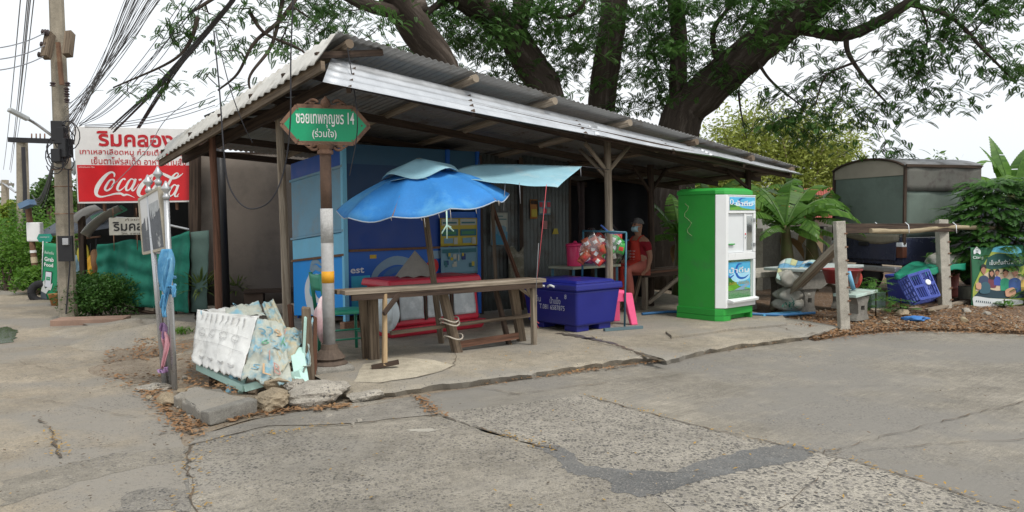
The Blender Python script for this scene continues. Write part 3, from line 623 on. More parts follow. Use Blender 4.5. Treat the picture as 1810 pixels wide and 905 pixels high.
dw0, dw1 = ad(985, 400, 14.3), ad(1152, 400, 13.7)
b = MB(); b.grid(lambda u, v: (dw0 * (1 - u) + dw1 * u) * np.array([1, 1, 0]) + Z3 * (.1 + 2.1 * v) + np.array([0, 1, 0]) * .02 * math.sin(u * 31), 40, 4); b.build('added_dark_sheet', plain('painted_shade_black', (.022, .022, .026), .85), bw, smooth=True, solid=.004)  # near-black sheet added as painted shade across the opening behind the person
# grey-brown tarpaulin wall on the lane side, with a low dark ledge
tw = thing('tarpaulin_wall', 'grey brown tarpaulin wall hung behind the reddish post', 'wall', ad(430, 530, 12.9))
ta, tb = ad(338, 530, 12.7), ad(560, 530, 13.1); ta[2] = tb[2] = 0
def twf(u, v): p = ta * (1 - u) + tb * u; return p + Z3 * (.12 + 2.5 * v) + np.array([.0, 1, 0]) * (.014 * math.sin(u * 19) * (1 - .5 * v) + .004 * math.sin(u * 45 + v * 5))
b = MB(); b.grid(twf, 60, 10); b.build('tarpaulin', M_tarp_grey, tw, smooth=True, solid=.004)
for k in (0, 1): p = ta * (1 - k) + tb * k; MB().beam(p + np.array([0, .08, 0]), p + np.array([0, .08, 2.65]), .06, .06).build('upright', M_wooddk, tw)
MB().beam(ta + Z3 * 2.62 + np.array([0, .05, 0]), tb + Z3 * 2.62 + np.array([0, .05, 0]), .05, .08).build('top_rail', M_wooddk, tw)
lb = MB(); lb.beam(ad(432, 515, 12.3), ad(530, 512, 12.5), .3, .05); o = lb.build('low_ledge', M_wooddk); tag(o, 'low dark plank ledge at the foot of the tarpaulin wall', 'ledge')
MB().box(ad(450, 525, 12.3) , (.3, .1, .2)).build('leg', M_wooddk, o); MB().box(ad(520, 522, 12.45), (.3, .1, .2)).build('leg', M_wooddk, o)
# ================================================================ THINGS UNDER AND AROUND THE STALL
# ---- street name sign on its pole
sp = at(583, 652, .1); st = thing('street_name_sign', 'green six-sided street name sign with gilt scrolls on a part rusted pole', 'street sign', (sp[0], sp[1], .08))
X_, Y_ = sp[0], sp[1]; SXD = nrm([.955, .297, 0]); SN = nrm(np.cross(SXD, Z3))
M_gilt = mat('worn_gilt', (0.20, 0.115, 0.075), .7, .3, 18, .2, tint=(.1, .06, .045), tint_amt=.4, tint_scale=8)
M_galvpole = mat('dull_galvanised', (0.36, 0.36, 0.355), .6, .25, 9, .05, tint=(.3, .29, .27), tint_amt=.3, tint_scale=7)
MB().tube([(X_, Y_, .2), (X_, Y_, 1.62)], .058, 16).build('pole', M_galvpole, st, smooth=True)
MB().tube([(X_, Y_, 1.60), (X_, Y_, 2.16)], .053, 16).build('pole_top', mat('dull_rust', (.135, .085, .06), .85, .3, 8, .2, tint=(.09, .06, .045), tint_amt=.35), st, smooth=True)
MB().lathe((X_, Y_, 2.12), [(.05, 0), (.075, .01), (.075, .04), (.06, .05), (.085, .09), (.06, .11)], 16).build('collar', M_gilt, st, smooth=False)
MB().lathe((X_, Y_, .14), [(.17, 0), (.17, .02), (.13, .05), (.15, .07), (.11, .12), (.085, .15), (.075, .2)], 18).build('base_collar', mat('collar_dirt', (.10, .075, .058), .9, .4, 14, .4), st)
b = MB(); b.box((X_, Y_, .08), (.38, .38, .14), .5); b.build('footing', M_greycon, st, bevel=.03)
ctr = ad(585, 221, Y_) ; ctr[0] = X_ + .01
def sg(x, y, o=0.0): return ctr + SXD * x + Z3 * y + SN * o
hexp = [(-.40, 0), (-.26, .17), (.25, .17), (.40, 0), (.25, -.17), (-.26, -.17)]
MB().prism([sg(x, y, -.012) for x, y in hexp], SN * .024).build('sign_plate', M_green, st, bevel=.003)
fr = MB()
for i in range(6):
    a, c = hexp[i], hexp[(i + 1) % 6]; fr.beam(sg(*a), sg(*c), .036, .026, up=SN)
fr.build('frame', M_gilt, st)
text_mesh('ซอยเทพกุญชร 14', 'lettering', M_white, sg(-.005, .045, .014), SXD, Z3, .53, .15, st, bold=.012)
text_mesh('(ร่วมใจ)', 'lettering', M_white, sg(-.015, -.085, .014), SXD, Z3, .22, .1, st, bold=.01)
for sgn, yy in ((1, .19), (-1, -.19)):
    for sx in (-1, 1):
        b = MB(); pts = []
        for k in range(16):
            a = k / 15 * 4.6; r = .05 * (1 - k / 20); pts.append(sg(sx * (.07 + .05 - r * math.cos(a)), yy + sgn * (.015 + r * .7 * math.sin(a)), 0))
        b.tube(pts, .014, 6); b.build('scroll', M_gilt, st, smooth=True)
        b = MB(); b.tube([sg(sx * .1, yy, 0), sg(sx * .16, yy + sgn * .022, 0), sg(sx * .2, yy - sgn * .005, 0)], [.016, .014, .005], 6); b.build('scroll', M_gilt, st, smooth=True)
    b = MB(); b.lathe(sg(0, yy, 0), [(.02, -.03), (.05, 0), (.045, .03), (.02, .06), (.004, .08)], 10, Z3 * sgn); b.build('scroll_centre', M_gilt, st, smooth=True)
for x, y in ((-.25, .14), (.24, .14), (.24, -.14), (-.25, -.14), (.33, 0)): MB().lathe(sg(x, y, .012), [(.008, 0), (.006, .006)], 8, SN).build('bolt', M_gilt, st)
MB().tube([(X_, Y_, 1.62), (X_, Y_, 1.3)], .0595, 16).build('paper_sticker', plain('old_paper', (.42, .42, .41), .9, var=.3, scale=30), st, smooth=True)
lb_ = MB(); lb_.tube([(X_, Y_, 1.03), (X_, Y_, .92)], .0597, 16); lb_.build('yellow_sticker', mat('yellow_label', (.62, .30, .02), .6, .1, 20, 0), st, smooth=True)
MB().tube([(X_, Y_, .24), (X_, Y_, .255)], .0605, 12).build('string', plain('string_green', (.1, .3, .15), .8), st)

# ---- long rough table
tA, tB = at(604, 514, .85), at(966, 493, .85); td = nrm(tB - tA); tn = nrm(np.cross(Z3, td))
tt = thing('rough_table', 'long weathered timber table with a mix of thick and thin legs', 'table', (tA + tB) / 2 * np.array([1, 1, 0]) + Z3 * .1)
tl = np.linalg.norm(tB - tA)
def tp(s, t, z): return tA * np.array([1, 1, 0]) + td * s + tn * t + Z3 * z
for k, (t0, w_, m, s0, s1) in enumerate(((.06, .13, M_woodlt, .03, tl), (.20, .13, M_wood, 0, tl - .06), (.20, .02, M_wood, .3, .5))):
    b = MB(); b.beam(tp(s0, t0, .825), tp(s1, t0 + .01, .835), w_, .042); b.build('plank', m, tt, bevel=.004)
b = MB(); b.beam(tp(.1, .02, .775), tp(tl - .05, .02, .785), .035, .055); b.build('apron_rail', M_wooddk, tt)
def s_at(px_, t, z):
    lo, hi = -1.0, tl + 1
    for _ in range(40):
        m_ = (lo + hi) / 2
        if pxof(tp(m_, t, z)) < px_: lo = m_
        else: hi = m_
    return lo
def leg(name, pb, ptop, w_, h_, m, jit=.006, tw=1.0): return MB().beam(pb, ptop, w_, h_, up=td, jit=jit, tw=tw).build(name, m, tt, bevel=.005)
l1 = at(661, 634, .1); leg('leg', (l1[0], l1[1], .1), tp(s_at(657, .22, .8), .22, .8), .11, .10, M_wood)
leg('leg', (l1[0] - .09, l1[1] + .03, .1), tp(s_at(640, .22, .8), .22, .8), .05, .07, M_wood)
l2 = at(680, 651, .1); leg('leg', (l2[0], l2[1], .12), tp(s_at(680, .03, .8), .03, .8), .055, .04, M_woodnew)
b = MB(); b.beam(l2 + np.array([-.12, -.03, .015]), l2 + np.array([.13, .03, .055]), .05, .04); b.build('foot', M_wooddk, tt)
b = MB(); b.beam(np.array([l2[0], l2[1] + .0, .62]), tp(s_at(708, .03, .8), .03, .8), .025, .045); b.build('brace', M_wooddk, tt)
l3 = at(808, 622, .1); leg('leg', (l3[0], l3[1], .1), tp(s_at(780, .2, .8), .2, .8), .12, .09, M_wood, tw=.8)
l4 = at(922, 602, .1); leg('leg', (l4[0] , l4[1], .1), tp(s_at(906, .22, .8), .22, .8), .10, .09, M_wood)
l5 = at(944, 609, .1); leg('leg', (l5[0], l5[1], .1), tp(s_at(943, .05, .8), .05, .8), .055, .05, M_woodlt)
leg('leg', tp(s_at(900, .42, .1), .42, .1), tp(s_at(874, .32, .8), .32, .8), .06, .05, M_wooddk)
b = MB(); b.beam(np.array([l5[0], l5[1] - .03, .62]), tp(s_at(912, .03, .8), .03, .8), .04, .02); b.build('brace', M_woodlt, tt)
b = MB(); b.beam(np.array([l5[0], l5[1] - .03, .58]), tp(s_at(930, .03, .8), .03, .8), .035, .02); b.build('brace', M_woodlt, tt)
b = MB(); b.beam(tp(s_at(690, .33, .4), .33, .36), tp(s_at(938, .33, .4), .33, .42), .05, .035); b.build('stretcher', M_wood, tt)
b = MB(); b.beam(tp(s_at(806, .32, .2), .32, .17), tp(s_at(916, .34, .2), .34, .2), .03, .07); b.build('stretcher', M_woodred, tt)
M_rope = plain('rope', (.42, .38, .32), .9)
for z in (.42, .46, .27):
    c = l3 + (tp(s_at(780, .2, .8), .2, .8) - np.array([l3[0], l3[1], .1])) * ((z - .1) / .7); b = MB()
    b.tube([(c[0] + .1 * math.cos(a), c[1] + .1 * math.sin(a), z + .02 * math.sin(2 * a)) for a in np.linspace(0, 6.28, 18)], .008, 6); b.build('rope', M_rope, tt, smooth=True)
M_pinkstring = plain('pink_twine', (.62, .10, .12), .8)
for k in range(5):
    rod('twine_end', M_pinkstring, [l5 + np.array([rnd.uniform(-.04, .04), -.04, .5 + rnd.uniform(-.05, .05)]), l5 + np.array([rnd.uniform(-.05, .05), -.06, .32]), l5 + np.array([rnd.uniform(-.06, .06), -.05, .15 + rnd.uniform(0, .1)])], .004, tt, 5)

# ---- red drinks chest behind the table
M_redpl = plain('red_plastic', (0.50, 0.03, 0.055), .4, var=.2)
rc = thing('red_drinks_chest', 'faded red drinks chest with three clear front panels behind the table', 'cooler', W(.65, -.85, .1))
b = MB()
def redf(s, t, z): return W(s, t, z)
b.hexa([W(-.02, -1.13, .1), W(1.36, -1.13, .1), W(1.36, -.45, .1), W(-.02, -.45, .1)], [W(-.06, -1.18, .22), W(1.40, -1.18, .22), W(1.40, -.45, .22), W(-.06, -.45, .22)]); b.build('plinth', M_redpl, rc, bevel=.02)
b = MB(); b.hexa([W(0, -1.1, .22), W(1.34, -1.1, .22), W(1.34, -.48, .22), W(0, -.48, .22)], [W(0.02, -1.06, .70), W(1.32, -1.06, .70), W(1.32, -.48, .70), W(0.02, -.48, .70)]); b.build('body', M_redpl, rc, bevel=.03)
b = MB(); b.hexa([W(-.04, -1.12, .70), W(1.38, -1.12, .70), W(1.38, -.44, .70), W(-.04, -.44, .70)], [W(-.02, -1.09, .79), W(1.36, -1.09, .79), W(1.36, -.46, .79), W(-.02, -.46, .79)]); b.build('lid', M_redpl, rc, bevel=.025)
M_film = mat('cloudy_film', (.42, .45, .46), .35, .2, 7, .25, tint=(.62, .64, .64), tint_amt=.35, tint_scale=4)
for k in range(3):
    s0 = .12 + k * .40
    def pf_(u, v, s0=s0): return W(s0 + u * .34, -1.115 + .03 * v + .008 * math.sin(u * 9 + k) * math.sin(v * 7), .30 + v * .36)
    b = MB(); b.grid(pf_, 12, 10); b.build('front_panel', M_film, rc, smooth=True, solid=.012)
    MB().beam(W(s0 - .03, -1.12, .28), W(s0 - .03, -1.08, .68), .03, .02, up=V).build('divider', M_wooddk, rc)
# white carrier bag hung at its end, grey folded parasol cloth on the lid
def lump(c, r, seed, n=(18, 12), amp=.18, sq=(1, 1, 1)):
    rr = random.Random(seed); ph = [(rr.uniform(0, 6.28), rr.randint(2, 6), rr.randint(1, 5)) for _ in range(5)]; c = np.asarray(c, float)
    def f(u, v):
        a, e = u * 2 * math.pi, (v - .5) * math.pi; k = 1 + sum(amp / (i + 1) * math.sin(m1 * a + p) * math.cos(m2 * e) for i, (p, m1, m2) in enumerate(ph)) * math.cos(e) + .035 * abs(math.sin(4.5 * a + 3 * e + seed)) * math.cos(e) - .03 * abs(math.sin(7 * a - 5 * e + seed)) * math.cos(e)
        return c + np.array([math.cos(a) * math.cos(e) * sq[0], math.sin(a) * math.cos(e) * sq[1], math.sin(e) * sq[2]]) * r * k
    b = MB(); b.grid(f, n[0] * 2, n[1] * 2); return b
M_bagwhite = mat('carrier_bag_white', (.66, .72, .74), .45, .12, 9, .3, tint=(.4, .55, .62), tint_amt=.2)
o = lump(W(-.14, -1.2, .42), .17, 3, sq=(.8, .7, 1.35), amp=.22).build('carrier_bag', M_bagwhite, smooth=True); tag(o, 'white and pale blue carrier bag hanging at the end of the red chest', 'plastic bag')
M_greycloth = mat('grey_cloth', (.24, .225, .2), .9, .2, 6, .3)
b = MB(); ap = W(.60, -.72, 1.12); base = [W(.60 + .30 * math.cos(a), -.74 + .2 * math.sin(a), .79) for a in np.linspace(0, 6.28, 19)[:-1]]
b.add([ap] + [q + (ap - q) * (.06 if i % 2 else 0) for i, q in enumerate(base)], [(0, i + 1, (i + 1) % 18 + 1) for i in range(18)]); o = b.build('folded_cloth', M_greycloth); tag(o, 'grey cloth folded into a peaked heap on the red chest lid', 'cloth')

# ---- green chair by the sign pole
M_chairgreen = plain('chair_green', (.02, .20, .12), .45); M_seatgreen = plain('seat_green', (.03, .27, .17), .4)
gc = at(608, 622, .1); ch = thing('green_chair', 'green chair with metal legs beside the street sign pole', 'chair', (gc[0], gc[1], .1))
cu, cv = nrm([.85, .5, 0]), nrm([-.5, .85, 0]); g0 = np.array([gc[0], gc[1], .1])
def gp(s, t, z): return g0 + cu * s + cv * t + Z3 * z
b = MB(); b.hexa([gp(-.24, -.2, .42), gp(.24, -.2, .42), gp(.24, .22, .42), gp(-.24, .22, .42)], [gp(-.22, -.18, .47), gp(.22, -.18, .47), gp(.22, .2, .46), gp(-.22, .2, .46)]); b.build('seat', M_seatgreen, ch, bevel=.02)
for s_, t_ in ((-.2, -.17), (.2, -.17), (-.2, .19), (.2, .19)): MB().tube([gp(s_ * 1.05, t_ * 1.05, 0), gp(s_, t_, .43)], .017, 8).build('leg', M_chairgreen, ch, smooth=True)
for t_ in (-.17, .19): MB().tube([gp(-.24, t_, .45), gp(-.29, t_, .86)], .02, 8).build('back_post', M_chairgreen, ch, smooth=True)
b = MB(); b.grid(lambda u, v: gp(-.27 - .02 * v - .03 * math.sin(u * 3.14), -.17 + u * .36, .68 + v * .17), 8, 4); b.build('backrest', M_seatgreen, ch, smooth=True, solid=.012)
for z in (.16, .26): MB().tube([gp(-.2, -.17, z), gp(.2, -.17, z)], .011, 6).build('stretcher', M_chairgreen, ch)
for s_ in (-.2, .2): MB().tube([gp(s_, -.17, .2), gp(s_, .19, .2)], .011, 6).build('stretcher', M_chairgreen, ch)
M_pinkbag = mat('pinkish_bag', (.62, .42, .44), .4, .15, 8, .3, tint=(.7, .62, .62), tint_amt=.35)
o = lump(ad(573, 565, 7.75), .15, 9, sq=(.55, .6, 1.6), amp=.25).build('plastic_bag', M_pinkbag, smooth=True); tag(o, 'crumpled pale pink plastic bag hanging from the green chair', 'plastic bag')

# ---- parasol and sky-blue awning sheet
M_parasol = mat('parasol_blue', (0.03, 0.19, 0.50), .75, .2, 3, .1, tint=(0.09, 0.31, .56), tint_amt=.4, tint_scale=1.4)
M_tarpblue = mat('tarp_pale_blue', (0.25, 0.45, 0.53), .75, .18, 3, .12, tint=(.36, .50, .54), tint_amt=.3, tint_scale=2.2)
ua = nrm(U * 1 + Z3 * .17); un = nrm(np.cross(ua, V) + V * -.06); uv_ = np.cross(un, ua)
uc = ad(748, 351, 8.15)
um = thing('parasol', 'faded blue parasol tilted over the rough table', 'parasol', (uc[0], uc[1], .85))
NR = 10; RR = .92
def umf(u, v):
    a = u * 2 * math.pi + .2; seg = (a * NR / (2 * math.pi)) % 1; sag = math.sin(math.pi * seg)
    r = v * RR * math.cos(math.pi / NR) / math.cos((seg - .5) * 2 * math.pi / NR) * (1 - .02 * sag * v); h = .33 * (1 - v) + .05 * math.sin(math.pi * v) - .085 * sag * v * v * (1 - .4 * v) + .012 * math.sin(a * 3 + v * 7) * v - .03 * v ** 6
    return uc + (ua * math.cos(a) + uv_ * math.sin(a)) * r + un * h
b = MB(); b.grid(umf, 96, 12); b.build('canopy', M_parasol, um, smooth=True, solid=.003)
def umv(u, v):
    a = u * 2 * math.pi + .1; rg = .38 * v + .02; return uc + (ua * math.cos(a) + uv_ * math.sin(a)) * rg + un * (.42 - .14 * v + .035 * math.sin(4 * a + 1) * v) 
b = MB(); b.grid(umv, 40, 4); b.build('vent', M_tarpblue, um, smooth=True, solid=.003)
for k in range(NR):
    a = 2 * math.pi * (k - .0) / NR - .2 + .2 - .2; a = 2 * math.pi * k / NR - 0.0
    u_ = (a - .0) / (2 * math.pi)
    pts = [umf((k / NR - .2 / (2 * math.pi)) % 1, v) - un * .015 for v in (.05, .35, .7, .98)]
    MB().tube(pts, .007, 5).build('rib', M_rust, um)
b = MB(); b.tube([umf((i / 72) % 1, 1.0) for i in range(73)], .006, 5, cap=False); b.build('hem', plain('hem_grey', (.35, .42, .5), .7), um)
pb_ = at(777, 492, .85); MB().beam(np.array([pb_[0], pb_[1] + .12, .1]), uc + un * .42, .055, .05).build('pole', M_wood, um)
for k in range(9):
    p = umf(rnd.uniform(.52, .9), 1.0); rod('loose_thread', plain('thread', (.45, .42, .38), .9), [p, p - Z3 * rnd.uniform(.03, .12) + U * .01], .003, um, 4)
M_ribbon = plain('ribbon_green', (.45, .66, .58), .6)
p = umf(.66, 1.0)
for dx, dz in ((-.06, -.22), (0, -.27), (.05, -.16), (.08, -.2)): rod('ribbon', M_ribbon, [p, p - Z3 * .14, p + Z3 * dz + U * dx], .007, um, 5)
aw = thing('awning_sheet', 'sky blue plastic sheet strung as an awning beside the parasol', 'awning', ad(900, 310, 9.5))
up_e = [ad(722, 318, 8.25), ad(770, 312, 8.45), ad(806, 300, 8.40), ad(846, 291, 8.70), ad(900, 290, 8.80), ad(960, 292, 8.90), ad(1029, 294, 9.05)]
lo_e = [ad(760, 322, 7.85), ad(800, 319, 7.95), ad(838, 314, 8.05), ad(880, 320, 8.05), ad(920, 324, 8.10), ad(955, 325, 8.15), ad(986, 329, 8.20)]
UE, LE = catmull(up_e, 6), catmull(lo_e, 6)
def awf(u, v):
    a, c = lerp_line(UE, u), lerp_line(LE, u); return a * (1 - v) + c * v + Z3 * (-.04 * math.sin(math.pi * v) * math.sin(math.pi * u) + .006 * math.sin(u * 17 + v * 4) * (.3 + v) - .02 * v ** 4)
b = MB(); b.grid(awf, 60, 14); b.build('sheet', M_tarpblue, aw, smooth=True, solid=.003)
fl = [ad(690, 320, 7.85), ad(722, 313, 7.85), ad(735, 298, 7.85), ad(775, 311, 7.85), ad(784, 321, 7.45), ad(742, 322, 7.35), ad(712, 312, 7.45)]
b = MB(); b.grid(lambda u, v: ad(690 + 95 * u, 320 - 8 * math.sin(3.14 * u) - (14 * (1 - v)) * (u > .25) * math.sin(3.14 * min(1, (u - .25) / .6)) + 5 * v * u, 7.75 + .35 * (1 - v)), 24, 6); b.build('sheet_flap', M_tarpblue, aw, smooth=True, solid=.003)
rod('tie_cord', M_pinkstring, [ad(966, 326, 8.15), ad(955, 440, 8.2), ad(949, 495, 8.3)], .003, aw, 5); rod('tie_cord', M_cablegrey, [ad(952, 430, 8.2), ad(946, 540, 8.3)], .004, aw, 5)
for (a, c) in (((893, 322), (890, 372)), ((918, 323), (920, 360)), ((1026, 296), (1027, 312)), ((838, 316), (834, 345))): rod('tie_cord', M_cablegrey, [ad(*a, 8.1), ad(*c, 8.1)], .004, aw, 4)
for (a, c) in (((1029, 294), (1077, 300)), ((846, 291), (848, 270))): rod('tie_cord', M_cable, [ad(*a, 9.0), ad(*c, 9.6)], .005, aw, 4)

# ---- posters and notices
def poster(name, label, org, w_, h_, m, xd=U, cat='poster', tilt=0.0):
    t = thing(name, label, cat, org); xd2 = nrm(xd + Z3 * tilt); yd = nrm(np.cross(np.cross(xd2, Z3), xd2) * 1.0); nn = nrm(np.cross(xd2, yd))
    if yd[2] < 0: yd = -yd; nn = -nn
    def f3(x, y, o=0.0): return org + xd2 * (x - .5) * w_ + yd * (y - .5) * h_ + nn * (.004 + o)
    def shf(u, v): return f3(u, v) + nn * (.006 * math.sin(u * 5 + 1) * math.sin(v * 4))
    b = MB(); b.grid(shf, 8, 8); b.build('paper', m, t, smooth=True, solid=.003)
    def rect(x0, y0, x1, y1, mm, o=.012, nm='print'): return MB().prism([f3(x0, y0, o), f3(x1, y0, o), f3(x1, y1, o), f3(x0, y1, o)], nn * .0015).build(nm, mm, t)
    return t, f3, rect
M_yel = plain('print_yellow', (.42, .34, .05), .6); M_teal = plain('print_teal', (.03, .13, .16), .6); M_pale = plain('print_pale', (.36, .38, .34), .6); M_pblue = plain('print_pale_blue', (.15, .28, .36), .6); M_orange = plain('print_orange', (.36, .15, .04), .6)
t, f3, rect = poster('price_poster', 'yellow and green ice cream poster pinned above a pale blue poster', W(1.80, -.05, 1.33), .66, .40, M_yel)
for x in (.02, .52):
    rect(x, .74, x + .44, .97, M_pale); rect(x + .03, .80, x + .4, .86, M_teal, .0145); rect(x, .36, x + .44, .60, M_teal); rect(x + .04, .42, x + .38, .52, plain('print_leaf', (.05, .2, .09), .6), .0145); rect(x + .06, .1, x + .3, .28, M_pblue); rect(x + .32, .06, x + .42, .3, M_pale)
t, f3, rect = poster('price_poster', 'pale blue poster of small bottles pinned below a yellow one', W(1.80, -.05, .92), .66, .40, M_pblue)
rr = random.Random(5)
for k in range(16):
    x, y = rr.uniform(.04, .86), rr.uniform(.06, .68); rect(x, y, x + rr.uniform(.04, .12), y + rr.uniform(.08, .22), rr.choice([M_pale, M_teal, M_pale, M_yel, M_printnavy]), .012 + k * .0004)
for x in (.02, .5): rect(x, .78, x + .44, .92, M_teal, .0195)
t, f3, rect = poster('calendar_sheet', 'curling blue and white calendar sheet on the corrugated wall', W(2.62, .04, 1.36), .34, .50, M_pale, tilt=-.02)
rect(.05, .02, .95, .42, plain('calendar_blue', (.05, .22, .36), .6)); rect(.3, .42, .8, .6, M_pblue); rect(.1, .78, .9, .81, M_teal); rect(.15, .87, .7, .9, M_teal)
for k in range(5): rect(.1 + k * .17, .3 + .05 * (k % 2), .2 + k * .17, .52 + .04 * (k % 3), M_pblue, .014)
t, f3, rect = poster('leaflet', 'small orange leaflet on the old corrugated wall', W(3.27, -.03, 1.66), .15, .3, M_orange)
rect(.1, .1, .9, .5, M_yel); rect(.0, .75, 1, .95, M_wooddk)
t, f3, rect = poster('leaflet', 'grey and red leaflet beside the orange leaflet', W(3.50, -.03, 1.68), .26, .22, M_pblue)
for i in range(3):
    for j in range(2): rect(.05 + .32 * i, .1 + .45 * j, .3 + .32 * i, .45 + .45 * j, M_redpl if (i + j) % 2 else M_pale)
poster('leaflet', 'small pink paper slip stuck on the corrugated wall', W(3.50, -.03, 1.41), .11, .13, plain('pink_paper', (.42, .2, .2), .7))
o = MB().prism([W(3.66, -.035, 1.26), W(3.80, -.035, 1.26), W(3.77, -.035, 1.35), W(3.70, -.035, 1.35)], -V * .006).build('sticker', M_yel); tag(o, 'tiny yellow sticker on the corrugated wall', 'sticker')
# leaning sticks and rags against the wall
o = MB().beam(W(2.62, -.7, .1), W(2.46, .0, 1.7), .05, .04).build('leaning_stick', M_woodred); tag(o, 'reddish stick leaning on the corrugated wall by the calendar sheet', 'stick')
o = MB().beam(W(2.42, -.12, .6), W(2.38, -.1, 1.8), .05, .04).build('leaning_stick', M_wood); tag(o, 'dull brown batten hanging beside the kiosk door', 'stick')
b = MB(); b.grid(lambda u, v: W(2.72 + .3 * u, -.06 - .05 * math.sin(u * 9) * v, .5 + .55 * (1 - v) + .05 * math.sin(u * 7)), 14, 8); o = b.build('hanging_rag', mat('camo_rag', (.16, .15, .11), .95, .4, 7, .3, tint=(.3, .29, .25), tint_amt=.4, tint_scale=9), smooth=True, solid=.006); tag(o, 'torn mottled rag hanging on the corrugated wall below the calendar', 'rag')
b = MB(); b.grid(lambda u, v: W(4.1 + .16 * u + .05 * v, -.15 - .04 * math.sin(u * 9 + v * 3), 1.0 + 1.1 * (1 - v)), 10, 12); o = b.build('hanging_rag', mat('dim_rag', (.06, .045, .045), .95, .4, 7, .3), smooth=True, solid=.006); tag(o, 'long dark rag hanging behind the pink bucket', 'rag')

# ---- dark blue ice chest
M_ice = plain('ice_chest_blue', (0.012, 0.017, 0.19), .42, var=.12, spec=.45); M_chalk = plain('marker_white', (.55, .58, .66), .8)
i0 = np.array([.78, 9.36, .0]); il, iw = 1.0, .80
def ip(s, t, z): return i0 + U * s + V * t + Z3 * z
ic = thing('ice_chest', 'big dark blue plastic ice chest with white handwriting', 'ice chest', ip(.4, .5, .1))
b = MB(); b.hexa([ip(.05, .05, .17), ip(iw - .05, .05, .17), ip(iw - .05, il - .05, .17), ip(.05, il - .05, .17)], [ip(.0, .0, .62), ip(iw, .0, .62), ip(iw, il, .62), ip(.0, il, .62)]); b.build('tub', M_ice, ic, bevel=.035, segs=4)
b = MB(); b.hexa([ip(-.025, -.025, .615), ip(iw + .025, -.025, .615), ip(iw + .025, il + .025, .615), ip(-.025, il + .025, .615)], [ip(-.02, -.02, .70), ip(iw + .02, -.02, .70), ip(iw + .02, il + .02, .70), ip(-.02, il + .02, .70)]); b.build('lid', M_ice, ic, bevel=.02, segs=3)
b = MB(); b.hexa([ip(.04, .04, .70), ip(iw - .04, .04, .70), ip(iw - .04, il - .04, .70), ip(.04, il - .04, .70)], [ip(.08, .08, .735), ip(iw - .08, .08, .735), ip(iw - .08, il - .08, .735), ip(.08, il - .08, .735)]); b.build('lid_crown', M_ice, ic, bevel=.015)
for s_, t_ in ((.2, .2), (.6, .2), (.2, .8), (.6, .8)): b = MB(); p = ip(s_, t_, .14); b.box((p[0], p[1], .145), (.22, .22, .09), RZ_U); b.build('foot', M_ice, ic, bevel=.01)
for t_, nm in ((.42, 'latch'), (.60, 'latch')):
    b = MB(); b.tube(catmull([ip(-.03, t_ - .06, .655), ip(-.045, t_, .672 if t_ < .5 else .66), ip(-.03, t_ + .06, .65)], 5), .014, 8); b.build(nm, M_printwhite, ic, smooth=True)
text_mesh('ยิ้ม', 'lettering', M_chalk, ip(.012, .70, .49), -V, Z3, .09, .085, ic)
text_mesh('น้ำแข็ง', 'lettering', M_chalk, ip(.012, .39, .48), -V, Z3, .19, .085, ic)
text_mesh('8', 'lettering', M_chalk, ip(.008, .20, .54), -V, Z3, .035, .055, ic)
text_mesh('T.081 6587875', 'lettering', M_chalk, ip(.022, .46, .39), -V, Z3, .46, .06, ic)

# ---- pink bucket, shelf, pipe frame, bags of crisps, pink stool
M_pink = plain('pink_plastic', (0.70, 0.045, 0.15), .35); M_pinkst = plain('pink_stool', (.78, .10, .24), .4); M_pipe = plain('pipe_blue', (.035, .125, .18), .45)
kb = ad(1017, 470, 11.0); sh = thing('serving_shelf', 'low white topped serving table behind the ice chest', 'table', (kb[0] + .2, kb[1], .1))
def kp(s, t, z): return np.array([kb[0], kb[1], 0]) + U * s + V * t + Z3 * z
zt = kb[2]
b = MB(); b.hexa([kp(-.25, -.2, zt - .035), kp(.75, -.2, zt - .035), kp(.75, .3, zt - .035), kp(-.25, .3, zt - .035)], [kp(-.25, -.2, zt), kp(.75, -.2, zt), kp(.75, .3, zt), kp(-.25, .3, zt)]); b.build('table_top', plain('worn_cream', (.34, .36, .28), .6), sh, bevel=.006)
for s_, t_ in ((-.2, -.16), (.7, -.16), (-.2, .26), (.7, .26)): MB().beam(kp(s_, t_, .1), kp(s_, t_, zt - .035), .035, .035).build('leg', M_pipe, sh)
bk = thing('lidded_bucket', 'bright pink lidded plastic bucket on the serving table', 'bucket', kb)
MB().lathe(kb, [(.115, 0), (.118, .02), (.13, .27), (.125, .28)], 24).build('tub', M_pink, bk, smooth=True, bevel=.003)
MB().lathe(kb + Z3 * .28, [(.137, 0), (.137, .025), (.11, .04), (.03, .05), (.02, .075)], 24).build('lid', M_pink, bk, smooth=True)
fr_ = thing('pipe_frame', 'thin blue pipe hanging frame standing behind the ice chest', 'frame', at(1105, 578, .1))
fb = at(1104, 579, .1); ft = ad(1107, 411, fb[1])
MB().tube([fb, ft], .013, 8).build('upright', M_pipe, fr_, smooth=True)
MB().tube([ft, ad(1030, 408, 10.2)], .014, 8).build('crossbar', M_pipe, fr_, smooth=True)
MB().tube([ad(1031, 408, 10.2), ad(1029, 490, 10.2)], .014, 8).build('upright', M_pipe, fr_, smooth=True)
MB().beam(at(1068, 583, .12), at(1135, 578, .12), .05, .035).build('foot', plain('foot_grey_blue', (.10, .16, .18), .6), fr_)
rod('tie', plain('tie_blue', (.08, .16, .5), .5), [ad(1062, 398, 10.1), ad(1078, 412, 10.05), ad(1100, 412, 10.0)], .012, fr_, 6)
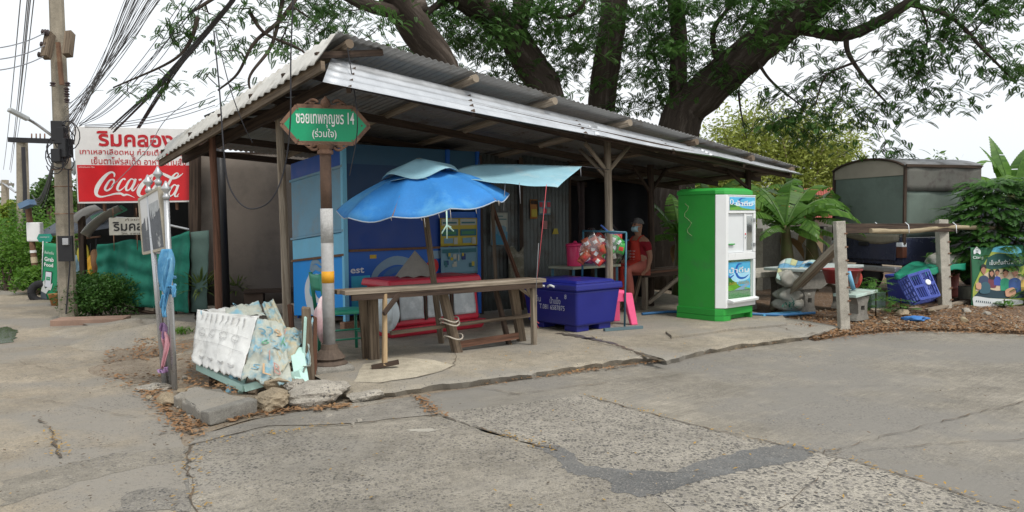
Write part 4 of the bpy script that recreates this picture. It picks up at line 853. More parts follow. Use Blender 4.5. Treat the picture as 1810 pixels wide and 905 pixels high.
def crisp_bag(c, sc, seed, cols, label):
    t = thing('crisp_bag', label, 'snack bag', c + Z3 * -.2, 0, 'clear sacks of snack packets on the pipe frame'); rr = random.Random(seed)
    for k in range(22):
        q = c + np.array([rr.uniform(-.15, .15), rr.uniform(-.09, .07), rr.uniform(-.19, .13)]) * sc; a, bb = rr.uniform(-.6, .6), rr.uniform(-1.2, 1.2); h, ww = .075 * sc, .055 * sc
        ex = np.array([math.cos(bb), .35 * math.sin(a), math.sin(bb)]); ex = nrm(ex); ez = nrm(np.cross(ex, np.array([.2 * rr.uniform(-1, 1), 1, .3 * rr.uniform(-1, 1)]))); ey = np.cross(ez, ex)
        def f(u, v, q=q, ex=ex, ey=ey, ez=ez): d = math.sin(math.pi * u) * math.sin(math.pi * v); return q + ex * (u - .5) * 2 * ww + ez * (v - .5) * 2 * h - ey * .025 * d + ey * .004 * math.sin(20 * u)
        b = MB(); b.grid(f, 6, 6); mcol = rr.choice(cols); o = b.build('packet', mcol, t, smooth=True, solid=.012)
        b = MB(); b.grid(lambda u, v: f(.22 + .56 * u, .3 + .34 * v) - ey * .009, 4, 3); b.build('packet_print', rr.choice([M_printwhite, M_pk[1], M_pk[3]]), o, smooth=True)
    def fb_(u, v):
        a = u * 2 * math.pi; r = .19 * sc * (math.sin(math.pi * min(.97, .12 + v * .88)) ** .6) * (1 + .08 * math.sin(5 * a + v * 9) + .05 * math.sin(9 * a)); return c + np.array([math.cos(a) * r * 1.05, math.sin(a) * r * .75, (-.26 + .58 * v) * sc])
    b = MB(); b.grid(fb_, 24, 12); b.build('clear_sack', M_sack, t, smooth=True)
M_sack = bpy.data.materials.new('clear_film'); M_sack.use_nodes = True; _n = M_sack.node_tree; _o = _n.nodes['Material Output']
_t = _n.nodes.new('ShaderNodeBsdfTransparent'); _g = _n.nodes.new('ShaderNodeBsdfGlossy'); _g.inputs['Roughness'].default_value = .15; _m = _n.nodes.new('ShaderNodeMixShader'); _m.inputs[0].default_value = .12
_n.links.new(_t.outputs[0], _m.inputs[1]); _n.links.new(_g.outputs[0], _m.inputs[2]); _n.links.new(_m.outputs[0], _o.inputs[0])
M_pk = [plain('packet_' + n_, c_, .35) for n_, c_ in (('green', (.04, .32, .06)), ('red', (.55, .05, .04)), ('orange', (.42, .10, .05)), ('white', (.7, .7, .66)), ('darkred', (.3, .03, .05)))]
crisp_bag(ad(1045, 440, 10.15), .86, 2, [M_pk[1], M_pk[2], M_pk[4], M_pk[3]], 'clear sack of red and orange snack packets hung on the pipe frame')
crisp_bag(ad(1076, 436, 10.3), 1.0, 4, [M_pk[0], M_pk[0], M_pk[3], M_pk[1]], 'clear sack of mostly green snack packets hung behind the wooden post')
ps = at(1092, 575, .1); sk = thing('pink_stool', 'pink plastic stool beside the thin blue pipe frame', 'stool', (ps[0], ps[1], .1))
def kp2(s, t, z): return np.array([ps[0], ps[1], .1]) + nrm([.9, .43, 0]) * s + nrm([-.43, .9, 0]) * t + Z3 * z
b = MB(); b.hexa([kp2(-.16, .0, .42), kp2(.14, .0, .42), kp2(.14, .3, .42), kp2(-.16, .3, .42)], [kp2(-.14, .02, .46), kp2(.12, .02, .46), kp2(.12, .28, .46), kp2(-.14, .28, .46)]); b.build('seat', M_pinkst, sk, bevel=.03, segs=3)
for s_, t_ in ((-1, 0), (1, 0), (-1, 1), (1, 1)):
    b = MB(); x0, y0 = s_ * .15 - .01, t_ * .3; x1, y1 = s_ * .22 - .01, (t_ - .5) * .42 + .15
    b.hexa([kp2(x1 - .05, y1 - .03, 0), kp2(x1 + .05, y1 - .03, 0), kp2(x1 + .05, y1 + .03, 0), kp2(x1 - .05, y1 + .03, 0)], [kp2(x0 - .065, y0 - .04, .42), kp2(x0 + .065, y0 - .04, .42), kp2(x0 + .065, y0 + .04, .42), kp2(x0 - .065, y0 + .04, .42)]); b.build('leg', M_pinkst, sk, bevel=.012)
for a, c in (((-.15, 0), (.13, 0)), ((-.15, .3), (.13, .3)), ((-.15, 0), (-.15, .3)), ((.13, 0), (.13, .3))): MB().beam(kp2(*a, .37), kp2(*c, .37), .02, .12).build('skirt', M_pinkst, sk, bevel=.006)
rod('cup', M_printgrey, [kp2(-.08, .1, .46), kp2(-.08, .1, .52)], .035, None, 12); tag(bpy.data.objects['cup'], 'small grey tin standing on the pink stool', 'tin')

# ---- low plank bench (the person sits on it) and clutter beyond
bn = at(1140, 547, .1); bt = thing('plank_bench', 'low plank bench with crossed braces beside the vending machine', 'bench', (bn[0] + .5, bn[1] + .3, .1))
def bp2(s, t, z): return np.array([bn[0], bn[1], 0]) + U * s + V * t + Z3 * z
for k in range(4): MB().beam(bp2(-.12, .02 + k * .14, .665), bp2(1.75, .02 + k * .14, .665), .125, .04).build('plank', M_wood if k % 2 else M_woodred, bt, bevel=.004)
MB().beam(bp2(-.08, -.03, .625), bp2(1.7, -.03, .625), .03, .06).build('apron_rail', M_wooddk, bt)
for s_, t_ in ((0, 0), (1.6, 0), (0, .42), (1.6, .42)): MB().beam(bp2(s_, t_, .1), bp2(s_, t_, .64), .075, .065, up=U).build('leg', M_woodlt, bt, bevel=.004)
MB().beam(bp2(.03, -.04, .2), bp2(.9, -.04, .6), .03, .06).build('brace', M_woodlt, bt); MB().beam(bp2(-.2, .05, .22), bp2(-.08, .02, .62), .05, .04).build('brace', M_wood, bt); MB().beam(bp2(.9, -.03, .6), bp2(1.55, -.03, .25), .03, .05).build('brace', M_wood, bt)
rod('blue_hose', plain('hose_blue', (.04, .16, .35), .5), [at(1135, 555, .12), at(1180, 551, .12), at(1260, 552, .12), at(1380, 557, .12), at(1440, 553, .12)], .02, None, 8); tag(bpy.data.objects['blue_hose'], 'thin blue water hose lying along the slab behind the vending machine', 'hose')
# clutter on the counter behind the bench
ct = thing('back_counter', 'dim plank counter crowded with things beyond the bench', 'counter', W(4.4, .6, .1))
for k in range(3): MB().beam(W(4.2, .3 + k * .16, .80), W(6.0, .3 + k * .16, .80), .15, .03).build('plank', M_wooddk, ct)
for s_ in (4.3, 5.1, 5.9): MB().beam(W(s_, .45, .1), W(s_, .45, .79), .06, .06).build('leg', M_wooddk, ct)
rr = random.Random(8)
for k in range(14):
    s_ = 4.3 + k * .12; h = rr.uniform(.1, .26); r = rr.uniform(.03, .055); m = rr.choice([plain('jar_green', (.05, .1, .05), .3), plain('jar_brown', (.1, .05, .03), .3), M_pk[1], M_pblue, M_yel, M_wooddk])
    t = thing('bottle', 'small dim bottle standing on the counter beyond the bench', 'bottle', W(s_, .4, .815), 0, 'bottles on the back counter'); p = W(s_, .4 + rr.uniform(-.1, .1), .815)
    MB().lathe(p, [(r, 0), (r, h * .6), (r * .45, h * .8), (r * .4, h)], 12).build('glass', m, t, smooth=True); MB().lathe(p + Z3 * h, [(r * .48, 0), (r * .48, .02)], 10).build('cap', M_printwhite, t)
o = MB().beam(W(5.2, .2, 1.05), W(5.75, .2, 1.12), .12, .03).build('blue_tray', plain('tray_blue', (.05, .25, .6), .4)); tag(o, 'bright blue plastic tray tilted on the back counter', 'tray')
MB().beam(W(5.25, .2, .8), W(5.25, .2, 1.04), .03, .03).build('tray_stand', M_wooddk, o); MB().beam(W(5.7, .2, .8), W(5.7, .2, 1.1), .03, .03).build('tray_stand', M_wooddk, o)

# ---- water vending machine
M_vgreen = mat('machine_green', (0.04, 0.36, 0.055), .45, .1, 3, .02, tint=(.055, .30, .07), tint_amt=.25, tint_scale=2.5); M_vgreen2 = plain('machine_green_trim', (0.03, 0.33, 0.05), .4, var=.05, bump=.01); M_vwhite = plain('machine_white', (.74, .76, .76), .35, var=.04, bump=.0)
v0 = np.array([2.79, 10.33, .0])
def vp(s, t, z): return v0 + U * s + V * t + Z3 * z
vm_ = thing('vending_machine', 'tall green drinking water vending machine with white front', 'vending machine', vp(.4, .4, .1))
def foot(sc=0.0, ch=.085): return [(-sc, ch - sc * .4), (ch - sc * .4 - .02, -sc), (.78 + sc - .05, -sc), (.78 + sc, .05), (.78 + sc, .70 + sc), (-sc, .70 + sc)]
def vprism(pl, z0, z1, name, m, bev=.008): return MB().prism([vp(x, y, z0) for x, y in pl], Z3 * (z1 - z0)).build(name, m, vm_, bevel=bev)
vprism(foot(.0), .26, 1.82, 'cabinet', M_vgreen)
# base with a toe opening in the front
pl = foot(.015); vprism([pl[0], pl[1], (.22, -.015), (.22, .08), (.7, .08), (.7, -.015), pl[2], pl[3], pl[4], pl[5]], .10, .17, 'base', M_vgreen2, .004); vprism(pl, .172, .265, 'base', M_vgreen2)
# bevelled cap
b = MB(); lo_ = [vp(x, y, 1.815) for x, y in foot(.015)]; hi_ = [vp(x, y, 1.90) for x, y in [(.05, .17), (.17, .05), (.68, .05), (.73, .09), (.74, .68), (.05, .68)]]
mid_ = [vp(x, y, 1.865) for x, y in foot(.012)]
b.add(lo_ + mid_ + hi_, [(5, 4, 3, 2, 1, 0), (12, 13, 14, 15, 16, 17)] + [(r * 6 + k, r * 6 + (k + 1) % 6, (r + 1) * 6 + (k + 1) % 6, (r + 1) * 6 + k) for r in (0, 1) for k in range(6)]); b.build('cap', M_vgreen2, vm_, bevel=.006)
# white front: chamfered cheek + frame strips round the openings, built proud of the cabinet
F0 = -.035
def strip(s0, s1, z0, z1, t0=F0, t1=.012, name='front_frame', m=None, bev=.006): return MB().prism([vp(s0, t0, z0), vp(s1, t0, z0), vp(s1, t1, z0), vp(s0, t1, z0)], Z3 * (z1 - z0)).build(name, m or M_vwhite, vm_, bevel=bev)
MB().prism([vp(-.012, .075, .275), vp(.075, F0, .275), vp(.13, F0, .275), vp(.13, .012, .275), vp(.085, .014, .275), vp(.0, .092, .275)], Z3 * 1.53).build('front_cheek', M_vwhite, vm_, bevel=.006)
strip(.13, .79, .275, .36); strip(.133, .79, .92, 1.015); strip(.133, .79, 1.555, 1.585, F0 + .001); strip(.133, .79, 1.79, 1.805); strip(.735, .79, .362, .918); strip(.735, .79, 1.017, 1.553); strip(.133, .788, 1.587, 1.788, F0 + .006)
strip(.133, .733, .36, .918, .0, .02, 'lower_recess'); strip(.52, .56, 1.017, 1.553, F0 + .01, .02, 'door_stile'); strip(.56, .733, 1.017, 1.553, F0 + .018, .0, 'door_frame')
M_inner = plain('machine_inner', (.66, .69, .70), .4, var=.03, bump=0)
# dispensing recess: pocket with back, sides; the cabinet front is hidden behind a deep niche liner
b = MB(); b.prism([vp(.133, -.004, 1.017), vp(.52, -.004, 1.017), vp(.52, .0, 1.017), vp(.133, .0, 1.017)], Z3 * .536); b.build('niche_back', M_inner, vm_)
strip(.133, .52, 1.017, 1.03, F0 + .004, -.005, 'niche_floor', M_inner, .002); strip(.145, .29, 1.13, 1.145, F0 + .002, -.005, 'bottle_rest', M_vgreen2, .002)
M_mirror = plain('mirror_glass', (.55, .6, .6), .04, metal=.9, bump=0, var=.02); strip(.585, .715, 1.05, 1.52, F0 + .012, F0 + .017, 'mirror', M_mirror, .001)
for z in (1.12, 1.46): MB().box(vp(.745, F0 - .004, z), (.03, .02, .05), RZ_U).build('hinge', M_galv, vm_); 
for z in (1.22, 1.27): MB().lathe(vp(.54, F0 + .008, z), [(.012, 0), (.01, .008)], 10, -V).build('button', M_red if z > 1.25 else M_galv, vm_)
b = MB(); b.hexa([vp(.11, F0 - .09, .345), vp(.79, F0 - .05, .345), vp(.79, F0, .345), vp(.11, F0, .345)], [vp(.11, F0 - .10, .375), vp(.79, F0 - .06, .385), vp(.79, F0, .40), vp(.11, F0, .40)]); b.build('tray', M_vwhite, vm_, bevel=.006)
# posters: sky blue, green bank, a blue ring swirl and white lettering
M_sky1 = plain('poster_sky', (.08, .42, .68), .4, var=.2, bump=0); M_sky2 = plain('poster_pale_sky', (.36, .66, .82), .4, var=.15, bump=0); M_field = plain('poster_green', (.12, .34, .03), .4, var=.35, bump=0); M_field2 = plain('poster_dark_green', (.03, .16, .02), .4, var=.35, bump=0); M_swirl = plain('poster_blue', (.01, .10, .42), .4, var=.1, bump=0)
def vposter(s0, s1, z0, z1, t0, big):
    ww, hh = s1 - s0, z1 - z0
    def q3(x, y, o=0.0): return vp(s0 + x * ww, t0 - .002 - o, z0 + y * hh)
    MB().prism([q3(0, 0), q3(1, 0), q3(1, 1), q3(0, 1)], -V * .002).build('poster', M_sky1, vm_)
    b = MB(); blob(b, [(.05, .5), (.3, .62), (.7, .6), (.97, .75), (.95, .4), (.5, .3), (.1, .35)], q3, .0026); b.build('poster_print', M_sky2, vm_)
    b = MB(); blob(b, [(0, 0), (.0, .44), (.12, .5), (.2, .38), (.34, .3), (.5, .16), (.8, .08), (.99, .04), (.99, 0)], q3, .003, False); b.build('poster_print', M_field, vm_)
    b = MB(); blob(b, [(0, .2), (.02, .46), (.12, .5), (.2, .36), (.3, .3), (.15, .2)], q3, .0034); b.build('poster_print', M_field2, vm_)
    b = MB(); r = .30
    stroke(b, [(.62, .93, .02), (.45, .90, .07), (.36, .68, .09), (.48, .46, .08), (.72, .42, .06), (.93, .52, .02)], q3, .0038); stroke(b, [(.02, .55, .02), (.12, .48, .06), (.28, .56, .03)], q3, .0038); b.build('poster_print', M_swirl, vm_)
    if big:
        b = MB(); blob(b, [(.0, .02), (.3, .02), (.8, .2), (.98, .24), (.98, .16), (.7, .04), (.98, .0)], q3, .0042, False); b.build('poster_print', M_printgrey, vm_)
        text_mesh('น้ำดื่ม', 'lettering', M_white, q3(.5, .72, .0045), U, Z3, ww * .86, hh * .2, vm_, .0006, bold=.01); text_mesh('สะอาด ปลอดภัย', 'lettering', M_yel, q3(.5, .27, .0045), U, Z3, ww * .86, hh * .13, vm_, .0006, bold=.01)
    else:
        text_mesh('น้ำดื่ม', 'lettering', M_white, q3(.56, .52, .0045), U, Z3, ww * .66, hh * .42, vm_, .0006, bold=.01)
        b = MB(); stroke(b, [(.07 + .055 * math.cos(a), .62 + .2 * math.sin(a), .03) for a in np.linspace(0, 6.28, 12)], q3, .0045); b.build('poster_print', M_white, vm_)
vposter(.155, .765, 1.60, 1.775, F0 + .004, False); vposter(.155, .70, .50, .89, .0, True)
# curly stain of string down the side
rod('loose_string', plain('string_pale', (.3, .42, .2), .8), [vp(-.006, .58 - .05 * math.sin(k * 1.3) - .01 * k, 1.70 - k * .045) for k in range(11)], .004, vm_, 5)
# clear acrylic door hanging open on the far side
gl = MB(); gl.prism([vp(.80, -.03, 1.03), vp(1.0, .16, 1.03), vp(1.0, .16, 1.50), vp(.80, -.03, 1.50)], V * .008); gl.build('acrylic_door', M_sack, vm_)
# ================================================================ CORNER: NOTICE BOARD, JUNK, ROCKS
M_chrome = plain('chrome_pipe', (.46, .47, .48), .3, metal=.5, var=.05, bump=0, spec=.6)
nb = thing('notice_board', 'leaning notice board with a peeled picture on three chrome poles tied with blue cloth', 'notice board', at(300, 687, 0))
def pole_(pb, pt, r=.024): return MB().tube([pb, pt], r, 12).build('pole', M_chrome, nb, smooth=True)
q1b, q1t = at(291, 684, 0), ad(263, 338, 7.05); q2b, q2t = at(299, 683, 0) + np.array([0, .02, 0]), ad(280, 324, 6.9); q3b, q3t = at(309, 691, 0), ad(294, 350, 6.8)
for a, c in ((q1b, q1t), (q2b, q2t), (q3b, q3t)):
    pole_(a, c)
    d = nrm(c - a); MB().lathe(c, [(.03, -.01), (.03, .02), (.018, .03), (.018, .05), (.04, .075), (.04, .09), (.02, .12), (.006, .15)], 14, d).build('finial', M_chrome, nb, smooth=True)
bd = [ad(250, 353, 7.20), ad(285, 332, 6.85), ad(297, 439, 6.85), ad(258, 448, 7.20)]
bx_ = bd[1] - bd[0]; bnn = nrm(np.cross(bd[3] - bd[0], bx_)); bnn = bnn if bnn[1] < 0 else -bnn
def n3(x, y, o=0.0): return (bd[0] * (1 - x) + bd[1] * x) * y + (bd[3] * (1 - x) + bd[2] * x) * (1 - y) + bnn * (.022 + o)
M_peel = mat('peeled_print', (.13, .14, .155), .7, .5, 7, .15, tint=(.62, .63, .62), tint_amt=.25, tint_scale=6)
MB().prism([n3(0, 0, -.02), n3(1, 0, -.02), n3(1, 1, -.02), n3(0, 1, -.02)], bnn * .02).build('board', mat('board_white', (.66, .665, .66), .6, .12, 5, .05, tint=(.5, .49, .47), tint_amt=.2), nb, bevel=.004)
rr = random.Random(3); up_ = [(0, .62)]
k = 0.0
while k < 1: up_ += [(k + .03, rr.uniform(.4, .78)), (k + .07, rr.uniform(.36, .7))]; k += .09
b = MB(); b.add([n3(*p, .004) for p in [(.03, .03), (.97, .03)] + [(min(.97, max(.03, x)), y) for x, y in reversed(up_)]], [tuple(range(len(up_) + 2))]); b.build('peeled_picture', M_peel, nb)
b = MB(); b.poly([n3(.45, .6, .003), n3(.9, .6, .003), n3(.9, .82, .003), n3(.45, .82, .003)]); b.build('faded_print', plain('faded_grey', (.42, .44, .45), .7, var=.3, scale=14), nb)
for x, y, o in ((0, 1, 0), (1, 0, 0)):
    pass
fr = MB()
for (a, c) in (((0, 0), (1, 0)), ((1, 0), (1, 1)), ((1, 1), (0, 1)), ((0, 1), (0, 0))): fr.beam(n3(*a, -.012), n3(*c, -.012), .022, .04, up=bnn)
fr.build('frame', mat('board_frame', (.42, .38, .3), .6, .2, 8, .1), nb)
MB().tube([n3(.5, -.02, -.02), q3b + (q3t - q3b) * .72], .015, 8).build('bracket', M_chrome, nb)
# blue cloth and purple ribbon
M_bluecloth = mat('blue_cloth', (.10, .30, .50), .85, .2, 6, .3, tint=(.2, .42, .58), tint_amt=.3)
def wrap(name, pts, wd, m, tw=1.0, parent=nb):
    P = catmull(pts, 6); N = len(P)
    def f(u, v):
        x = u * (N - 1); i = min(int(x), N - 2); p = P[i] * (1 - (x - i)) + P[i + 1] * (x - i); w_ = wd * (.45 + .55 * math.sin(math.pi * (.15 + .75 * u)))
        return p + np.array([1, 0, 0]) * (v - .5) * w_ + np.array([0, -1, 0]) * (.03 * math.sin(v * 9 + u * 6) + .02)
    b = MB(); b.grid(f, 18, 8); return b.build(name, m, parent, smooth=True, solid=.004)
wrap('tied_cloth', [ad(297, 440, 6.78), ad(296, 465, 6.76), ad(293, 500, 6.76), ad(300, 520, 6.76)], .13, M_bluecloth)
wrap('tied_cloth', [ad(303, 455, 6.74), ad(299, 495, 6.72), ad(292, 545, 6.72)], .06, M_bluecloth)
for y0, y1 in ((487, 492), (503, 510), (514, 508)):
    b = MB(); c = ad(297, (y0 + y1) / 2, 6.85); b.tube([c + np.array([.055 * math.cos(a), .075 * math.sin(a), .012 * math.sin(a + y0)]) for a in np.linspace(0, 6.28, 14)], .014, 6); b.build('cloth_knot', M_bluecloth, nb, smooth=True)
wrap('cloth_tail', [ad(300, 508, 6.7), ad(306, 505, 6.68), ad(309, 515, 6.68), ad(310, 525, 6.68)], .03, M_bluecloth); wrap('cloth_tail', [ad(292, 520, 6.7), ad(290, 545, 6.7), ad(294, 560, 6.7)], .035, M_bluecloth)
M_purple = plain('purple_ribbon', (.32, .2, .36), .8); M_pinkrib = plain('pink_ribbon', (.55, .28, .32), .8)
wrap('ribbon', [ad(292, 585, 6.85), ad(295, 610, 6.83), ad(290, 650, 6.83)], .05, M_pinkrib); wrap('ribbon', [ad(290, 570, 6.85), ad(292, 600, 6.84)], .05, M_purple); wrap('ribbon', [ad(284, 652, 6.84), ad(292, 658, 6.82), ad(296, 648, 6.82)], .05, M_purple)
q = at(292, 684, 0) + np.array([0, .12, 0]); o = MB().beam(q, q + np.array([-.02, 0, .62]), .07, .05, jit=.006).build('wooden_stake', M_wood); tag(o, 'short brown stake behind the chrome poles of the notice board', 'stake')

# ---- cart under torn alphabet sheets
M_mint = plain('mint_paint', (.42, .62, .56), .6, var=.18); M_mintblue = plain('faded_blue_paint', (.22, .42, .52), .6, var=.25)
hc = thing('handcart_frame', 'broken mint painted wooden frame under the torn alphabet sheets', 'cart', at(400, 690, 0))
A1, A2, A3, A4 = ad(350, 648, 7.08), ad(432, 686, 6.62), ad(530, 660, 6.75), ad(462, 600, 7.5)
for a, c, m in ((A1, A2, M_mint), (A2, A3, M_mint), (A1, A4, M_wood)): MB().beam(a, c, .04, .06).build('rail', m, hc)
for p, m, dx in ((ad(376, 655, 7.02), M_wooddk, 0), (ad(412, 676, 6.75), M_mintblue, .03), (ad(520, 668, 6.78), M_wooddk, 0), (ad(470, 620, 7.4), M_wooddk, 0)):
    MB().beam(np.array([p[0] - dx, p[1], .0]), p + np.array([0, .04, .08]), .06, .055).build('leg', m, hc)
MB().beam(at(445, 696, .02), ad(470, 652, 6.85), .07, .03).build('loose_batten', M_wood, hc); MB().beam(at(425, 694, .02), ad(440, 640, 6.9), .04, .03).build('loose_batten', M_mint, hc)
vz = thing('alphabet_sheet', 'torn vinyl sheet printed with letters and numbers draped over the broken cart', 'plastic sheet', at(430, 690, 0))
M_vinylwhite = mat('vinyl_back', (.66, .665, .64), .55, .14, 3, .25, tint=(.44, .43, .4), tint_amt=.28, tint_scale=3.2)
M_vinyl = mat('vinyl_print', (.40, .42, .36), .5, .25, 4, .2, tint=(.2, .38, .46), tint_amt=.38, tint_scale=6)
M_vinyl2 = mat('vinyl_beige', (.42, .385, .27), .5, .25, 4, .2, tint=(.2, .36, .42), tint_amt=.45, tint_scale=7)
def bil(P, u, v): return (P[0] * (1 - u) + P[1] * u) * (1 - v) + (P[3] * (1 - u) + P[2] * u) * v
from mathutils import noise as NOI
def patch(name, P, m, nu=16, nv=14, amp=.02, fr=9, bulge=.0, seed=0, rag=.0):
    P = [np.asarray(p, float) for p in P]; nn = nrm(np.cross(P[1] - P[0], P[3] - P[0])); nn = nn if nn[1] < 0 else -nn; rr = random.Random(seed); a1, a2, a3 = [rr.uniform(0, 6) for _ in range(3)]
    rg = [rr.uniform(-rag, rag) for _ in range(60)]
    def f(u, v, o=0.0):
        q = bil(P, u, v + (rg[int(u * 30)] if v > .95 else 0)); wr = NOI.noise(Vector(tuple(q * 9 + seed))) * 1.6 + abs(NOI.noise(Vector(tuple(q * 17 + seed)))) * 1.3 + NOI.noise(Vector(tuple(q * 34))) * .4
        return q + nn * (amp * wr * 1.1 + amp * .28 * (math.sin(fr * u + a1 + 2 * v) + .6 * math.sin(fr * .8 * v + a2 + 3 * u) + .35 * math.sin(fr * 2.3 * u + a3 - 4 * v) + .5 * abs(math.sin(fr * .55 * (u + v) + a2)) - .45 * abs(math.sin(fr * .7 * (u - .6 * v) + a1))) + bulge * math.sin(math.pi * u) * math.sin(math.pi * v) + o)
    b = MB(); b.grid(f, nu, nv); b.build(name, m, vz, smooth=True, solid=.003); return f, nn
Bt, Br = [ad(350, 548, 7.4), ad(456, 562, 7.0)], [ad(426, 671, 6.58), ad(340, 641, 7.02)]
f1, n1 = patch('sheet_panel', [Bt[0], Bt[1], Br[0], Br[1]], M_vinylwhite, 40, 30, .009, 12, .03, 1, .03)
f2, n2 = patch('sheet_panel', [Bt[1], ad(500, 575, 6.98), ad(518, 682, 6.62), Br[0]], M_vinyl, 30, 30, .024, 10, .05, 2, .05)
f3_, n3_ = patch('sheet_panel', [ad(470, 572, 7.05), ad(545, 590, 7.08), ad(500, 660, 6.66), ad(480, 610, 6.8)], M_vinyl2, 30, 26, .03, 10, .03, 3, .06)
f4, n4 = patch('sheet_panel', [ad(530, 585, 7.1), ad(552, 560, 7.15), ad(548, 648, 6.8), ad(512, 668, 6.74)], M_vinyl, 24, 26, .036, 12, .0, 4, .06)
f5, n5 = patch('sheet_panel', [ad(398, 546, 7.5), ad(452, 535, 7.75), ad(470, 558, 7.3), ad(400, 560, 7.3)], M_vinyl, 24, 16, .025, 10, .04, 5)
f6, n6 = patch('sheet_panel', [ad(462, 533, 7.5), ad(484, 531, 7.5), ad(512, 592, 7.2), ad(478, 582, 7.2)], M_vinyl2, 20, 24, .03, 10, .0, 6)
f7, n7 = patch('sheet_panel', [ad(351, 548, 7.42), ad(357, 549, 7.36), ad(352, 643, 6.98), ad(341, 641, 7.03)], M_mintblue, 4, 12, .006, 8, .0, 7)
patch('sheet_top', [ad(352, 547, 7.42), ad(398, 543, 7.8), ad(470, 552, 7.6), ad(457, 562, 7.02)], M_vinylwhite, 14, 8, .012, 8, .03, 8)
M_pR = plain('print_faded_red', (.46, .27, .23), .6, var=.2); M_pB = plain('print_faded_blue', (.20, .38, .48), .6, var=.3); M_pO = plain('print_faded_orange', (.55, .36, .2), .6, var=.2); M_pG = plain('print_faded_green', (.12, .34, .2), .6, var=.2)
def onf(f, nn, ch, u, v, w_, h_, m):
    e = .02; c = f(u, v); xd = f(u + e, v) - f(u - e, v); yd = f(u, v - e) - f(u, v + e); text_mesh(ch, 'letter', m, c + nn * .008, xd, yd, None if ch == '1' else w_, h_, vz, .0015)
for ch, u, v, m in (('2', .55, .22, M_pB), ('M', .25, .52, M_pB), ('1', .55, .62, M_pR), ('S', .25, .8, M_pB), ('B', .72, .82, M_pR), ('2', .72, .42, M_pB), ('3', .3, .28, M_pB), ('9', .8, .2, M_pO), ('L', .5, .84, M_pO), ('6', .42, .4, M_pG)): onf(f2, n2, ch, u, v, .075, .09, m)
for ch, u, v, m in (('0', .2, .2, M_pB), ('1', .48, .2, M_pR), ('2', .76, .2, M_pB), ('H', .6, .62, M_pG), ('7', .35, .5, M_pB)): onf(f3_, n3_, ch, u, v, .075, .09, m)
for ch, u, v, m in (('6', .4, .3, M_pB), ('4', .5, .6, M_pR), ('9', .45, .85, M_pG)): onf(f4, n4, ch, u, v, .05, .06, m)
for ch, u, v, m in (('S', .5, .35, M_pR), ('3', .5, .7, M_pB)): onf(f6, n6, ch, u, v, .06, .08, m)
for ch, u, v, m in (('C', .3, .4, M_pB), ('8', .65, .45, M_pO)): onf(f5, n5, ch, u, v, .09, .05, m)
M_ink = plain('faint_ink', (.43, .43, .42), .7, var=.4, scale=20)
for i in range(4):
    b = MB(); stroke(b, [(.16 + .2 * i + .06 * math.cos(a), .42 + .07 * math.sin(a), .007) for a in np.linspace(0, 6.0, 12)], lambda x, y, o: f1(x, y, .012), 0); stroke(b, [(.11 + .2 * i, .43, .006), (.17 + .2 * i, .45, .012), (.22 + .2 * i, .43, .006)], lambda x, y, o: f1(x, y, .013), 0); b.build('printed_outline', M_ink, vz)
    b = MB(); stroke(b, [(.14 + .2 * i, .84, .02), (.2 + .2 * i, .86, .03), (.24 + .2 * i, .83, .02)], lambda x, y, o: f1(x, y, .012), 0); b.build('printed_outline', M_ink, vz)
for x in (.02, .26, .5, .74): b = MB(); stroke(b, [(x + .02, .2, .004), (x + .02, .5, .004), (x + .02, .78, .004)], lambda x_, y_, o: f1(x_, y_, .011), 0); b.build('printed_line', M_ink, vz)
for y in (.34, .58): b = MB(); stroke(b, [(.03, y, .005), (.5, y, .005), (.95, y + .03, .005)], lambda x_, y_, o: f1(x_, y_, .011), 0); b.build('printed_line', M_ink, vz)
for k in range(9): b = MB(); x = .1 + k * .09; stroke(b, [(x, .05, .03), (x + .01, .1 + rr.uniform(0, .06), .02), (x, .2 + rr.uniform(0, .05), .004)], lambda x_, y_, o: f1(x_, y_, .011), 0); b.build('printed_drip', M_ink, vz)
# stakes and planks around it
for (x0, y0, x1, y1, w_, m, lab, Y) in ((546, 666, 541, 543, .085, M_wood, 'thick splintered brown stake beside the street sign pole', 6.95), (520, 600, 513, 538, .06, M_woodred, 'broken reddish stump behind the alphabet sheet', 8.2), (533, 640, 540, 560, .03, M_mint, 'thin mint edged batten against the splintered stake', 6.9), (556, 650, 557, 560, .035, M_woodred, 'narrow red brown stake between the splintered stake and the sign pole', 7.05)):
    a = ad(x0, y0, Y); a[2] = 0; o = MB().beam(a, ad(x1, y1, Y), w_, w_ * .8, jit=.012, tw=.85).build('wooden_stake', m, bevel=.004); tag(o, lab, 'stake')
o = MB().beam(at(536, 690, .03), ad(524, 615, 6.9), .12, .02).build('mint_board', M_mint, bevel=.002); tag(o, 'pale mint board leaning upright by the big brown rock', 'board')
